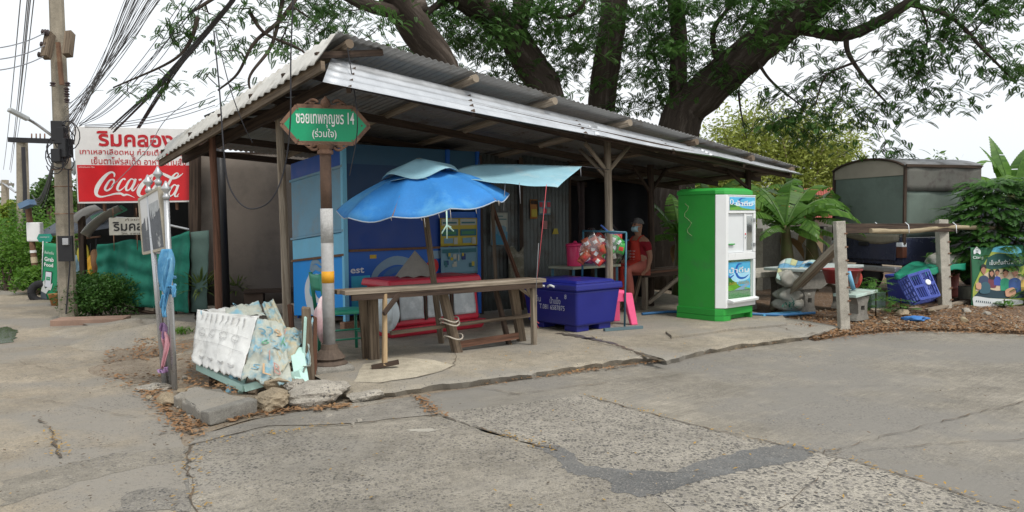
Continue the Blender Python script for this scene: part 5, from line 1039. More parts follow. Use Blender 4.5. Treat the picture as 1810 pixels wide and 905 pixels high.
# ---- rocks and slabs along the corner
def rock(label, c, size, rz, m, seed, name='rock', z=.0):
    bm = bmesh.new(); bmesh.ops.create_icosphere(bm, subdivisions=4, radius=1); rr = random.Random(seed); ph = [(np.array([rr.gauss(0, 1) for _ in range(3)]), rr.uniform(0, 6)) for _ in range(6)]
    pl_ = [(nrm([rr.gauss(0, 1) for _ in range(3)]), rr.uniform(.55, .82)) for _ in range(11)]
    for v in bm.verts:
        p = np.array(v.co[:]); 
        for n_, d in pl_:
            k = np.dot(p, n_)
            if k > d: p = p - n_ * (k - d) * .97
        p = p * (1 + .045 * sum(math.sin(np.dot(w_, p) * 3.2 + f) for w_, f in ph) / 2 + .03 * sum(math.sin(np.dot(w_, p) * 9 + 2 * f) for w_, f in ph[:4]) + rr.uniform(-.012, .012)); p = p * np.array(size); v.co = p
    me = bpy.data.meshes.new(name); bm.to_mesh(me); bm.free(); me.materials.append(m); o = bpy.data.objects.new(name, me); COL.objects.link(o); o.location = (c[0], c[1], c[2] + z); o.rotation_euler = (0, 0, rz); return tag(o, label, 'rock')
rock('big angular brown rock leaning under the alphabet sheet', ad(492, 672, 6.75), (.22, .16, .17), .5, M_rockbrown, 4, z=-.0)
rock('tan faced boulder in the row of rocks along the road edge', at(481, 724, 0) , (.17, .15, .105), .4, M_rockbrown, 8, z=.06)
rock('long rough grey boulder below the street sign pole', at(562, 712, 0), (.30, .19, .115), .55, M_rock, 12, z=.07)
rock('low grey stone between the long boulder and the slab edge', at(648, 708, 0), (.2, .1, .06), .5, M_rock, 15, z=.04)
rock('small pale stone beside the mint board', at(520, 688, .05), (.1, .09, .07), .2, M_rock, 21, z=.03)
rock('squat grey stone at the foot of the chrome poles', at(275, 690, 0), (.17, .12, .06), .2, M_rock, 25, z=.03)
rock('pointed small stone near the tilted paving slab', at(297, 715, 0), (.09, .09, .07), .2, M_rockbrown, 28, z=.03)
rock('flat stone at the end of the tilted paving slab', at(343, 722, 0), (.12, .08, .04), .7, M_rock, 31, z=.02)
b = MB(); S = [at(306, 690, .14), at(345, 676, .15), at(392, 684, .16), at(446, 702, .12), at(366, 729, .10), at(352, 718, .13)]
b.prism([p - Z3 * (.13 + rnd.uniform(-.012, .012)) for p in ragged(S, .06, .018)], Z3 * .095); o = b.build('paving_slab', M_slab, bevel=.014); tag(o, 'tilted broken concrete paving slab on the road corner', 'slab')
b = MB(); b.beam(at(362, 741, .06), at(448, 716, .07), .1, .11, jit=.01); o = b.build('kerb_stone', M_greycon, bevel=.012); tag(o, 'dark weathered kerb stone along the front of the tilted slab', 'kerb stone')
rr = random.Random(77)
for k in range(26):
    c = at(rr.uniform(300, 640), rr.uniform(690, 752), 0) if k < 16 else at(rr.uniform(235, 330), rr.uniform(600, 720), .02); s_ = rr.uniform(.015, .045)
    o = rock('small loose pebble lying in the dirt of the road corner', c, (s_, s_ * rr.uniform(.7, 1), s_ * .6), rr.uniform(0, 3), rr.choice([M_rock, M_rockbrown]), 100 + k, 'pebble', z=.012); o['group'] = 'pebbles on the corner'
# ================================================================ LANE SIDE: POLE, SIGNS, RESTAURANT, PLANTS
def leafmesh(b, base, d, L_, w_, droop=.3, n=5, up=None, fold=.0, wav=0.0):
    """one long leaf: a strip that narrows to a tip and bends down"""
    d = nrm(d); x, y, _ = frame_of(d, up); P, l, r = [], [], []
    p = np.asarray(base, float).copy(); dd = d.copy()
    for i in range(n + 1):
        t = i / n; w2 = w_ * (math.sin(math.pi * (.08 + .92 * t) ** .8) if t < .999 else .02) * .5; sd_ = nrm(np.cross(dd, Z3)) if abs(dd[2]) < .99 else x
        off = Z3 * fold * w2 + Z3 * (wav * math.sin(t * 17 + base[0] * 9) if wav else 0); l.append(p + sd_ * w2 + off); r.append(p - sd_ * w2 + off); P.append(p.copy()); p = p + dd * L_ / n; dd = nrm(dd - Z3 * droop / n)
    N = n + 1; b.add(l + P + r, [(i, i + 1, N + i + 1, N + i) for i in range(n)] + [(N + i, N + i + 1, 2 * N + i + 1, 2 * N + i) for i in range(n)])
def leafcloud(b, c, rad, n, size, rr, shell=.55, aspect=.5, flat=.6):
    """many small leaf faces through an uneven ellipsoid"""
    c = np.asarray(c, float); ph = [(np.array([rr.gauss(0, 1) for _ in range(3)]), rr.uniform(0, 6)) for _ in range(5)]; vs, fs = [], []; o = 0
    for _ in range(n):
        d = nrm([rr.gauss(0, 1) for _ in range(3)]); k = 1 + .16 * sum(math.sin(np.dot(w_, d) * 2.6 + f) for w_, f in ph)
        r = (shell + (1 - shell) * rr.random()) * k; p = c + d * np.array(rad) * r
        s_ = size * rr.uniform(.6, 1.3); a = nrm(d * .5 + np.array([rr.gauss(0, 1), rr.gauss(0, 1), rr.gauss(0, flat)])); e = nrm(np.cross(a, np.array([rr.gauss(0, 1), rr.gauss(0, 1), rr.gauss(0, 1)])))
        vs += [p - a * s_ * .5, p + e * s_ * aspect * .5, p + a * s_ * .5, p - e * s_ * aspect * .5]; fs.append((o, o + 1, o + 2, o + 3)); o += 4
    b.add(vs, fs)
L_bush = leafmat('bush_leaf', (.02, .075, .012), (.075, .17, .03)); L_hedge = leafmat('hedge_leaf', (.05, .15, .015), (.16, .30, .04)); L_tree = leafmat('tree_leaf', (.035, .08, .015), (.10, .19, .04)); L_yel = leafmat('yellow_green_leaf', (.10, .19, .02), (.30, .36, .05)); L_spike = leafmat('spike_leaf', (.08, .16, .03), (.28, .33, .10), trans=.2)

# ---- main utility pole
pb = at(121, 566, 0); pt = ad(94, -150, 12.0)
up_ = thing('utility_pole', 'big tapered concrete utility pole with meter box and tangle of cables', 'utility pole', pb)
pd = nrm(pt - pb); plen = np.linalg.norm(pt - pb)
b = MB(); x, y, _ = frame_of(pd, np.array([0, 1, 0])); vs = []
for p, k in ((pb, .125), (pb + pd * plen * 1.15, .085)):
    for a in (.4, 1.17, 1.97, 2.74, 3.54, 4.31, 5.11, 5.88): vs.append(p + (x * math.cos(a) + y * math.sin(a)) * k * 1.06)
b.add(vs, [tuple(range(7, -1, -1)), tuple(range(8, 16))] + [(i, (i + 1) % 8, 8 + (i + 1) % 8, 8 + i) for i in range(8)]); b.build('shaft', M_pole, up_)
def onpole(yp, dx=0, dy=0): return ad(121 - (566 - yp) * 27 / 716 + dx, yp, 11.9 + dy)
for dx, y0, y1 in ((-10, 60, 102), (20, 58, 98)): MB().beam(onpole(y0, dx - (3 if dx < 0 else -2), -.1), onpole(y1, dx - (13 if dx < 0 else 4), -.25), .1, .12, up=np.array([0, 1, 0])).build('crossarm', M_wood, up_)
MB().beam(onpole(75, 0, -.14), onpole(150, 4, -.14), .05, .05).build('brace', M_rust, up_)
M_porc = plain('brown_porcelain', (.06, .045, .045), .3)
for k, (dx, yy) in enumerate(((-16, 58), (-19, 80), (-24, 98))):
    c = onpole(yy, dx, -.2); MB().lathe(c, [(.02, 0), (.05, .01), (.03, .03), (.05, .05), (.03, .07), (.045, .09), (.015, .11)], 10, np.array([-1, 0, .15])).build('insulator', M_porc, up_)
for dx, yy in ((-12, 153), (14, 153), (12, 163), (12, 172), (12, 182)): MB().lathe(onpole(yy, dx, -.15), [(.02, 0), (.045, .01), (.025, .03), (.045, .05), (.02, .07)], 10).build('insulator', M_porc, up_)
for yy, s in ((232, .3), (240, .25), (262, .28), (275, .2)): o_ = onpole(yy, rnd.uniform(-12, 10), -.18); MB().box(o_, (.16, .14, s), rnd.uniform(-.4, .4)).build('cable_box', M_black, up_, bevel=.01)
for k in range(12):
    a = rnd.uniform(0, 6.28); c = onpole(rnd.uniform(225, 290), rnd.uniform(-14, 14), -.2); r = rnd.uniform(.08, .22)
    MB().tube([c + np.array([r * math.cos(q) * .8, -.02, r * math.sin(q)]) for q in np.linspace(a, a + rnd.uniform(3, 7), 14)], .008, 5).build('cable_coil', M_cable, up_, smooth=True)
# street light arm
arm = catmull([onpole(250, -4, -.1), ad(68, 222, 11.6), ad(45, 208, 11.4), ad(16, 194, 11.2)], 5); MB().tube(arm, .022, 8).build('lamp_arm', M_galv, up_, smooth=True)
b = MB(); b.beam(ad(50, 211, 11.4), ad(15, 193, 11.2), .11, .06); b.build('lamp_head', plain('lamp_grey', (.4, .42, .42), .5), up_, bevel=.015)
b = MB(); b.beam(onpole(462, 0, -.135), onpole(417, 0, -.135), .22, .04, up=np.array([0, 1, 0])); b.build('meter_panel', M_black, up_); 
b = MB(); b.beam(onpole(433, 1, -.165), onpole(421, 1, -.165), .09, .05, up=np.array([0, 1, 0])); b.build('meter', M_galv, up_, bevel=.006)
MB().tube([onpole(300, 10, -.12), onpole(380, 8, -.13), onpole(470, 6, -.14), onpole(555, -4, -.14)], .012, 6).build('riser_cable', M_cable, up_)
for yy in (378, 300, 330): MB().tube([onpole(yy, 0, 0) + np.array([math.cos(a) * .135, math.sin(a) * .135, 0]) for a in np.linspace(0, 6.28, 13)], .008, 5).build('strap', M_rust, up_)

# ---- further poles along the lane
def pole2(px_, y0, y1, Y, w_, label, lean=0, m=M_pole):
    b_ = ad(px_ + lean, y1, Y); b_[2] = 0; t = thing('utility_pole', label, 'utility pole', b_); tp_ = ad(px_, y0, Y); MB().beam(b_, tp_, w_, w_, tw=.75).build('shaft', m, t); return t, b_, tp_
t, b_, tp_ = pole2(39, 247, 480, 21, .26, 'middle concrete pole with a wide black crossarm at its top', 4)
MB().beam(ad(17, 247, 21), ad(131, 251, 20.6), .12, .13).build('crossarm', M_black, t)
for x in (56, 64, 71, 79): rod('pin', M_rust, [ad(x, 248, 20.9), ad(x, 236, 20.9)], .02, t, 6)
MB().tube([ad(41, 260, 20.8), ad(44, 330, 20.8), ad(46, 480, 20.8)], .05, 8).build('riser_cable', M_cable, t)
t, b_, tp_ = pole2(9, 318, 470, 38, .3, 'farthest thin pole with one short crossarm above the trees', 2)
MB().beam(ad(-6, 326, 38), ad(24, 326, 38), .12, .12).build('crossarm', M_greycon, t); MB().tube([ad(0, 320, 38), ad(28, 340, 37.6)], .05, 6).build('lamp_arm', M_galv, t)
b_ = ad(67, 520, 17); b_[2] = 0; t = thing('leaning_post', 'leaning rusty brown post with red and white bands and a lamp panel', 'post', b_); tp_ = ad(50, 368, 17); MB().tube([b_, tp_], .06, 10).build('shaft', M_rust, t)
for k, (f0, f1, m) in enumerate(((.16, .22, M_red), (.25, .31, M_white), (.35, .42, plain('band_cream', (.55, .45, .3), .7)), (.47, .5, M_white))): MB().tube([b_ + (tp_ - b_) * f0, b_ + (tp_ - b_) * f1], .066, 10).build('band', m, t)
b = MB(); b.beam(ad(39, 365, 16.8), ad(57, 357, 16.8), .25, .12); b.build('lamp_panel', plain('panel_blue_grey', (.12, .2, .32), .4), t); b = MB(); b.box(ad(62, 410, 17), (.3, .15, .42)); b.build('white_box', M_white, t, bevel=.02)

# ---- overhead cables: two bundles and many single wires, each its own
CABN = {}
def cable(pts, r, m, label, group, name='overhead_cable', n=5):
    pts = [np.asarray(p, float) for p in pts]
    if group in ('fan of cables', 'thick cable bundle', 'slack cables', 'wires along the lane'):
        i_ = 0 if group == 'wires along the lane' else -1; q_ = pts[i_]; d_ = nrm(q_ - pts[1 if i_ == 0 else -2]) * 9; e_ = [q_ + d_ * .5 - Z3 * .15, q_ + d_ - Z3 * .6]; pts = (e_[::-1] + pts) if i_ == 0 else pts + e_
    o = MB().tube(catmull([np.asarray(p, float) for p in pts], 10), r, n, cap=False).build(name, m, smooth=True); tag(o, label, 'cable', group); return o
def sagc(a, c, s): a, c = np.asarray(a), np.asarray(c); return [a + (c - a) * t - Z3 * s * 4 * t * (1 - t) for t in (0, .25, .5, .75, 1)]
rr = random.Random(21)
for k, (x0, x1, y1) in enumerate(((38, 6, 300), (50, 17, 300), (53, 19, 305), (56, 24, 255), (62, 29, 250))): cable(sagc(ad(x0, -20, 10), ad(x1, y1, 30), .15), .008, M_cablegrey, 'thin grey wire running down the lane beyond the utility poles', 'wires along the lane')
for k, (y0, y1) in enumerate(((58, 72), (80, 91), (98, 111))): cable(sagc(onpole(y0, -22, -.2), ad(-60, y1 + 14, 9.5), .08), .008, M_cablegrey, 'thin wire from a crossarm insulator to the edge of view', 'wires off the crossarm')
for k in range(30):
    x1 = 232 + k * 2.5 + rr.uniform(-3, 3); x0 = rr.uniform(112, 126); y0 = 240 - k * 1.7 + rr.uniform(-8, 14)
    cable(sagc(onpole(max(178, y0), x0 - 109, -.1), ad(x1, -25, 7.6 + rr.uniform(-.4, .4)), rr.uniform(.02, .14)), rr.choice([.0025, .003, .0045]), rr.choice([M_cable, M_cablegrey, M_cablegrey]), 'thin cable in the fan rising from the utility pole', 'fan of cables')
for k in range(7):
    d = rr.uniform(-5, 5); cable([ad(200 + d * 2, 226 + rr.uniform(0, 8), 12.4), ad(268 + d, 165 + d, 10.6), ad(325 + d, 105 + d * 1.2, 9.3), ad(405 + d * 1.4, 10, 7.8), ad(430 + d, -30, 7.3)], rr.choice([.007, .009, .012]), M_cable, 'heavy black cable in the thick bundle above the shop sign', 'thick cable bundle')
for k in range(5):
    d = rr.uniform(-3, 3); cable([ad(245 + d, 226, 12.4), ad(300 + d, 140 + d, 10.2), ad(350 + d, 75, 8.9), ad(425 + d, -15, 7.4)], rr.choice([.006, .009]), M_cable, 'heavy black cable in the thick bundle above the shop sign', 'thick cable bundle')
for k in range(6):
    d = rr.uniform(-14, 14); cable(sagc(ad(140, 222 + d * .4, 12), ad(352 + d * 2, -5 + d, 8), rr.uniform(.05, .3)), .004, M_cable, 'thin slack cable between the fan and the thick bundle', 'slack cables')
for k in range(3): cable(sagc(ad(150, 221 + 2 * k, 12.2), ad(380, 170 + 8 * k, 11.5), .1), .006, M_cablegrey, 'thin wire just above the top of the shop sign', 'wires over the shop sign')
cable([ad(378, 55, 7.2), ad(388, 160, 7.1), ad(396, 270, 7.0), ad(404, 325, 7.0), ad(425, 360, 7.0), ad(450, 369, 7.0), ad(480, 352, 6.9), ad(502, 300, 6.9), ad(513, 215, 6.8), ad(514, 100, 6.8), ad(519, -25, 6.8)], .007, M_cable, 'loose black cable hanging in a long loop before the tarpaulin wall', None, 'hanging_cable')
cable([ad(381, 55, 7.4), ad(405, 150, 7.3), ad(428, 215, 7.3), ad(446, 252, 7.4)], .005, M_cable, 'thin cable end hanging at the verge of the stall roof', None, 'hanging_cable')
cable([ad(614, 85, 7.2), ad(623, 140, 7.2), ad(631, 200, 7.0), ad(630, 245, 7.1), ad(618, 310, 7.2)], .005, M_cable, 'thin black cable hanging in front of the street name sign', None, 'hanging_cable')
cable([ad(195, 332, 11.8), ad(235, 292, 11.8), ad(262, 262, 11.8), ad(290, 215, 11.9), ad(330, 180, 11.9)], .006, M_cablegrey, 'thin grey wire crossing the face of the shop sign', None, 'hanging_cable')
for k in range(8):
    d = rr.uniform(-8, 8); cable(sagc(ad(100, 262 + d, 12), ad(60 + d, 352 + d * 2, 24), .4), .012, M_cable, 'cable dropping from the utility pole towards the lane', 'cables sagging to the lane')

# ---- restaurant: big sign, lean-to, green net
S0, S1 = ad(130, 223, 12.5), ad(345, 228, 12.7); S3, S2 = ad(137, 360, 12.5), ad(352, 357, 12.7)
sgx = nrm(S1 - S0); sgy = nrm(S0 - S3); sgn = nrm(np.cross(sgx, sgy)); SWd, SHt = np.linalg.norm(S1 - S0), np.linalg.norm(S0 - S3)
def s3(x, y, o=0.0): return (S3 * (1 - x) + S2 * x) * (1 - y) + (S0 * (1 - x) + S1 * x) * y + sgn * o
ss = thing('shop_sign', 'large red and white drinks shop sign above the green net', 'shop sign', s3(.5, 0))
MB().prism([s3(0, 0, -.06), s3(1, 0, -.06), s3(1, 1, -.06), s3(0, 1, -.06)], sgn * .06).build('sign_board', M_white, ss, bevel=.006)
MB().prism([s3(.012, .025, .002), s3(.988, .025, .002), s3(.988, .50, .002), s3(.012, .50, .002)], sgn * .003).build('red_field', M_red, ss)
M_signred = plain('letter_red', (.50, .02, .03), .5)
text_mesh('ริมคลอง', 'lettering', M_signred, s3(.5, .845, .004), sgx, sgy, SWd * .63, SHt * .20, ss, bold=.03)
text_mesh('เกาเหลาเลือดหมู ก๋วยเตี๋ยวต้มยำ', 'lettering', M_signred, s3(.48, .665, .004), sgx, sgy, SWd * .88, SHt * .105, ss, bold=.008)
text_mesh('เย็นตาโฟรสเด็ด อาหารตามสั่ง', 'lettering', M_signred, s3(.52, .555, .004), sgx, sgy, SWd * .78, SHt * .095, ss, bold=.008)
text_mesh('เครื่องดื่มตรา โค้ก', 'lettering', M_white, s3(.09, .475, .006), sgx, sgy, SWd * .13, SHt * .022, ss)
# script wordmark, drawn stroke by stroke (x 0..1372, y 0..905 in the measured crop)
def c3(x, y, o=0.0):
    # crop pixel -> sign plane (u, v)
    X, Y = 125 + x / 5.838, 215 + y / 5.838; v = (360 - (X - 137) * 3 / 215 - Y) / 134.0; u = (X - (137 - 7 * v)) / 215.0; return s3(u, v, .006 + o)
def cs(b, pts, o): stroke(b, pts, c3, o)
SCR = [[(446, 572, 12), (448, 542, 18), (425, 523, 18), (385, 537, 26), (335, 585, 38), (285, 655, 46), (262, 715, 42), (268, 757, 30), (310, 776, 18), (380, 764, 14), (450, 746, 18), (510, 742, 22), (545, 758, 22), (575, 752, 16), (610, 762, 10), (656, 784, 3)],
       [(432, 596, 12), (400, 608, 18), (368, 655, 24), (352, 695, 24), (372, 712, 18), (408, 690, 18), (438, 640, 18), (446, 605, 14), (430, 596, 10), (446, 625, 6), (480, 620, 5)],
       [(560, 600, 18), (548, 588, 14), (520, 606, 18), (490, 655, 26), (478, 695, 24), (498, 712, 16), (535, 690, 9), (580, 640, 5)],
       [(648, 600, 12), (622, 590, 14), (592, 622, 22), (570, 670, 24), (572, 706, 20), (602, 700, 12), (636, 650, 10), (656, 598, 14)], [(668, 588, 22), (650, 640, 26), (628, 690, 24), (640, 712, 14), (672, 680, 7), (700, 640, 4)],
       [(698, 600, 18), (728, 592, 18)],
       [(838, 612, 10), (834, 580, 14), (862, 535, 18), (895, 520, 18), (905, 548, 14), (880, 590, 10), (850, 614, 8)],
       [(870, 528, 14), (810, 565, 28), (745, 635, 44), (702, 705, 44), (700, 752, 32), (735, 770, 20), (785, 750, 14), (830, 710, 8)],
       [(895, 522, 12), (940, 528, 22), (990, 552, 30), (1050, 576, 28), (1100, 566, 20), (1140, 540, 10), (1160, 520, 3)],
       [(1090, 560, 8), (1110, 535, 12), (1090, 522, 12), (1050, 560, 22), (1005, 640, 28), (968, 715, 28), (962, 755, 20), (985, 762, 10), (1020, 730, 5)],
       [(900, 640, 14), (870, 660, 22), (840, 710, 26), (835, 752, 22), (862, 766, 16), (905, 735, 18), (930, 680, 16), (915, 645, 12)],
       [(1092, 656, 12), (1066, 648, 14), (1034, 682, 22), (1012, 730, 24), (1018, 764, 18), (1048, 755, 12), (1080, 705, 10), (1100, 652, 14)], [(1112, 646, 20), (1092, 700, 24), (1072, 750, 22), (1086, 772, 12), (1118, 738, 4)], [(1098, 757, 6), (1108, 766, 6), (1098, 774, 6), (1092, 765, 6)]]
for k, q in enumerate(SCR): b = MB(); cs(b, q, .0004 * k); b.build('script_stroke', M_white, ss)
for x in (.2, .5, .8): MB().beam(s3(x, .95, -.07), s3(x, -.1, -.09), .04, .04).build('support', M_rust, ss)
# lean-to behind: posts, roofs, near-black walls added to darken the inside
rs = thing('restaurant_hut', 'shaded open restaurant hut with pale awning edges behind the green net', 'building', ad(240, 545, 13.5))
zr = 0.0
H0, H1, H2, H3 = ad(150, 548, 13.3), ad(350, 548, 13.0), ad(352, 520, 17.5), ad(150, 520, 18.5)
for p in (H0, H1, H2, H3): p[2] = 0
for p in (H0, (H0 + H1) / 2, H1, H2, H3): MB().beam(p, p + Z3 * 2.6, .09, .09).build('post', M_wooddk, rs)
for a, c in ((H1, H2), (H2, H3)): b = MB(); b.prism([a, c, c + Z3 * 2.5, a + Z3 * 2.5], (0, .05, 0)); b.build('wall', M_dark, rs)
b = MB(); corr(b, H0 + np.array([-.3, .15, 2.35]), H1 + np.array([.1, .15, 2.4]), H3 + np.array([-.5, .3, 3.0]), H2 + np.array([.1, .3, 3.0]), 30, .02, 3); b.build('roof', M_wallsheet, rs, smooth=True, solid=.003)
# awning edges left of the sign: pale curved cloths under a green ridge
for (x0, y0, x1, y1, dx, Y) in ((122, 389, 168, 362, 22, 12.9), (142, 412, 208, 363, 16, 12.8)):
    b = MB(); b.grid(lambda u, v: ad(x0 + (x1 - x0) * u + dx * v * (1 - .4 * u), y0 + (y1 - y0) * u ** .8 + 9 * v - 4 * math.sin(3.14 * u), Y + .6 * v), 14, 4); b.build('awning_edge', M_white, rs, smooth=True, solid=.004)
b = MB(); b.prism([ad(160, 385, 15), ad(215, 365, 15), ad(225, 372, 14.6), ad(170, 396, 14.6)], Z3 * .03); b.build('green_roof', plain('roof_green', (.02, .16, .08), .6), rs)
b = MB(); b.prism([ad(60, 420, 19), ad(128, 380, 18), ad(200, 372, 16), ad(212, 400, 14), ad(140, 412, 15)], Z3 * .05); b.build('dark_roof', plain('slate_roof', (.06, .07, .09), .7), rs)
MB().tube([ad(205, 385, 12.7), ad(252, 388, 12.7), ad(345, 408, 12.7)], .02, 8).build('cross_pipe', M_galv, rs)
# hanging name board
N0, N1 = ad(192, 385, 12.5), ad(290, 383, 12.6); ny = 31 / FPX * 12.5
hb = thing('hanging_name_board', 'small weathered black on white name board hanging above the green net', 'shop sign', (N0 + N1) / 2); nx = nrm(N1 - N0); nw = np.linalg.norm(N1 - N0)
def h3(x, y, o=0.0): return N0 + (N1 - N0) * x - Z3 * ny * (1 - y) * 1.0 + np.array([0, -1, 0]) * o
MB().prism([h3(0, 0), h3(1, 0), h3(1, 1), h3(0, 1)], (0, .03, 0)).build('board', mat('cream_board', (.42, .41, .36), .7, .2, 6, .1), hb, bevel=.004)
text_mesh('ริมคลอง', 'lettering', M_black, h3(.48, .50, .004), nx, Z3, nw * .82, ny * .52, hb, bold=.02); text_mesh('ก๋วยเตี๋ยว', 'lettering', M_wooddk, h3(.55, .88, .004), nx, Z3, nw * .5, ny * .14, hb); text_mesh('โทร. อาหารตามสั่ง', 'lettering', M_wooddk, h3(.5, .1, .004), nx, Z3, nw * .55, ny * .12, hb)
for x in (.08, .5): rod('hanger', M_rust, [h3(x, 1), h3(x, 1) + Z3 * .15], .008, hb, 5); rod('hanger', M_rust, [h3(x, 0), h3(x, 0) - Z3 * .25], .006, hb, 5)
# green shade net along the front
gn = thing('green_shade_net', 'green shade net curtain tied across the front of the restaurant hut', 'net', ad(260, 552, 12.4))
top_n = catmull([ad(172, 432, 12.9), ad(200, 430, 12.8), ad(232, 423, 12.7), ad(262, 428, 12.6), ad(300, 420, 12.5), ad(336, 408, 12.4)], 8); bot_n = catmull([ad(172, 522, 12.9), ad(205, 530, 12.8), ad(236, 541, 12.6), ad(275, 545, 12.5), ad(305, 549, 12.4), ad(334, 553, 12.3)], 8)
def gnf(u, v): a, c = lerp_line(top_n, u), lerp_line(bot_n, u); return a * (1 - v) + c * v + np.array([0, -1, 0]) * (.035 * math.sin(u * 21) * math.sin(math.pi * v * .8 + .3) + .02 * math.sin(u * 47 + v * 6) + .018 * math.sin(v * 24 + 2 * math.sin(u * 9)))
b = MB(); b.grid(gnf, 70, 24); b.build('net', M_net, gn, smooth=True, solid=.003)
b = MB(); b.grid(lambda u, v: gnf(.96 + .05 * u, v) + np.array([.05 + .2 * u, .1, 0]), 8, 10); b.build('net_end', mat('net_end_grey', (.1, .16, .14), .9, .2, 4, .2), gn, smooth=True, solid=.003)
rod('base_rail', M_wooddk, [ad(180, 532, 13), ad(240, 548, 12.7), ad(345, 566, 12.2)], .03, gn, 6)
for x, y, Y in ((240, 552, 12.7), (275, 556, 12.5), (310, 560, 12.4)): rod('short_post', M_wooddk, [ad(x, y, Y), ad(x, y - 10, Y)], .03, gn, 6)
MB().beam(ad(345, 560, 12.6) * np.array([1, 1, 0]), ad(345, 240, 12.6), .14, .14).build('end_post', M_wooddk, gn)

# ---- planting in front
rr = random.Random(31)
def bush(name, label, base, rads, n, size, m, stems=5, cat='bush', group=None, shell=.5):
    base = np.asarray(base, float); t = thing(name, label, cat, base, 0, group)
    b = MB(); 
    for (dx, dy, dz, r) in rads: leafcloud(b, base + np.array([dx, dy, dz]), r if not np.isscalar(r) else (r, r, r), int(n / len(rads)), size, rr, shell)
    b.build('foliage', m, t); b = MB()
    for k in range(stems): d = rads[k % len(rads)]; b.tube([base + np.array([rr.uniform(-.1, .1), rr.uniform(-.1, .1), 0]), base + np.array([d[0] * .6, d[1] * .6, d[2]]), base + np.array([d[0], d[1], d[2] * 1.25])], [.02, .014, .006], 5)
    b.build('stem', M_wooddk, t); return t
bush('rounded_bush', 'dense rounded dark green bush at the foot of the utility pole', at(172, 562, 0), [(-.05, 0, .42, (.46, .4, .38)), (.2, .05, .38, (.36, .34, .36)), (-.2, .1, .38, (.28, .3, .36))], 15000, .05, L_bush, shell=.25)
t = thing('croton_plant', 'leafy upright plant with yellow green leaves behind the rounded bush', 'plant', at(208, 556, 0)); b = MB(); cb = at(208, 553, 0)
for k in range(26): a = rr.uniform(0, 6.28); leafmesh(b, cb + np.array([rr.uniform(-.15, .15), rr.uniform(-.1, .1), rr.uniform(.25, .7)]), [math.cos(a) * .6, math.sin(a) * .6, rr.uniform(.4, 1.2)], rr.uniform(.16, .32), .07, .5)
b.build('foliage', leafmat('croton_leaf', (.04, .12, .02), (.42, .42, .06)), t); b = MB(); [b.tube([cb + np.array([dx, 0, 0]), cb + np.array([dx * 1.6, 0, .6])], .012, 5) for dx in (-.08, 0, .09)]; b.build('stem', M_wooddk, t)
def spiky(label, base, n, L_, up_h):
    t = thing('spiky_plant', label, 'plant', base); b = MB()
    for k in range(n): a = rr.uniform(0, 6.28); e = rr.uniform(.1, 1.4); leafmesh(b, base + Z3 * up_h, [math.cos(a), math.sin(a), e], L_ * rr.uniform(.7, 1.1), .035, .7, 6)
    b.build('foliage', L_spike, t); rod('stem', M_wooddk, [base, base + Z3 * (up_h + .05)], .03, t, 6)
g1 = at(356, 556, 0); spiky('spiky leaved plant to the lane side of the reddish post', g1, 100, .62, .38)
g2 = at(420, 550, 0); spiky('shaded spiky plant close to the black steel column', g2, 80, .55, .34)
t = thing('weed_tuft', 'small green weed growing on the sandy heap by the net', 'weed', at(322, 590, .1)); b = MB(); cb = at(322, 590, .08)
for k in range(40): a = rr.uniform(0, 6.28); leafmesh(b, cb + np.array([rr.uniform(-.12, .12), rr.uniform(-.08, .08), 0]), [math.cos(a), math.sin(a), 1.2], .15, .018, .9, 3)
b.build('foliage', L_hedge, t)
# potted, tyre, banner, far street sign
o = MB().lathe(at(101, 540, 0), [(.09, 0), (.14, .2), (.15, .22), (.12, .22)], 16).build('flower_pot', mat('terracotta', (.32, .15, .05), .8), smooth=True); tag(o, 'orange clay flower pot at the foot of the green banner', 'flower pot')
tyr = ad(73, 517, 15.3); 
def torus(c, R_, r_, ax): x, y, d = frame_of(ax); return MB().tube([np.asarray(c) + (x * math.cos(a) + y * math.sin(a)) * R_ for a in np.linspace(0, 2 * math.pi, 29)], r_, 12, cap=False)
o = torus(tyr, .17, .075, np.array([.35, -1, 0])).build('old_tyre', plain('rubber', (.02, .02, .022), .8), smooth=True); tag(o, 'old black tyre standing on edge beside the green banner', 'tyre')
G0, G1, G3 = ad(76, 428, 15.3), ad(110, 432, 15.1), ad(73, 527, 15.3); gx, gw, gh = nrm(G1 - G0), .46, np.linalg.norm(G0 - G3)
gb = thing('delivery_banner', 'tall green food delivery banner partly behind the utility pole', 'banner', (G3[0] + .2, G3[1], 0))
def g3(x, y, o=0.0): return G3 + gx * x * gw + (G0 - G3) * y + np.array([.1, -1, 0]) * (.003 + o + .012 * math.sin(y * 7 + x))
M_ggreen = plain('banner_green', (.005, .24, .10), .5)
b = MB(); b.grid(lambda u, v: g3(u, v), 6, 14); b.build('cloth', M_ggreen, gb, smooth=True, solid=.004)
text_mesh('สั่งง่ายอิ่ม', 'lettering', M_white, g3(.42, .83, .015), gx, Z3, .26, .06, gb); text_mesh('Grab', 'lettering', M_white, g3(.42, .71, .015), gx, Z3, .26, .085, gb, bold=.03); text_mesh('Food', 'lettering', M_white, g3(.40, .61, .015), gx, Z3, .25, .075, gb, bold=.03)
def gpoly(pts, m, nm, o): b = MB(); b.add([g3(x, y, o) for x, y in pts], [tuple(range(len(pts)))]); return b.build(nm, m, gb)
gpoly([(.22, .20), (.62, .20), (.62, .50), (.22, .50)], M_black, 'phone_print', .015); gpoly([(.25, .22), (.59, .22), (.59, .485), (.25, .485)], plain('phone_white', (.6, .62, .66), .5), 'phone_print', .018)
gpoly([(.3, .34), (.54, .34), (.54, .4), (.3, .4)], M_ggreen, 'phone_print', .021); text_mesh('Grab', 'lettering', M_white, g3(.42, .375, .022), gx, Z3, .07, .018, gb)
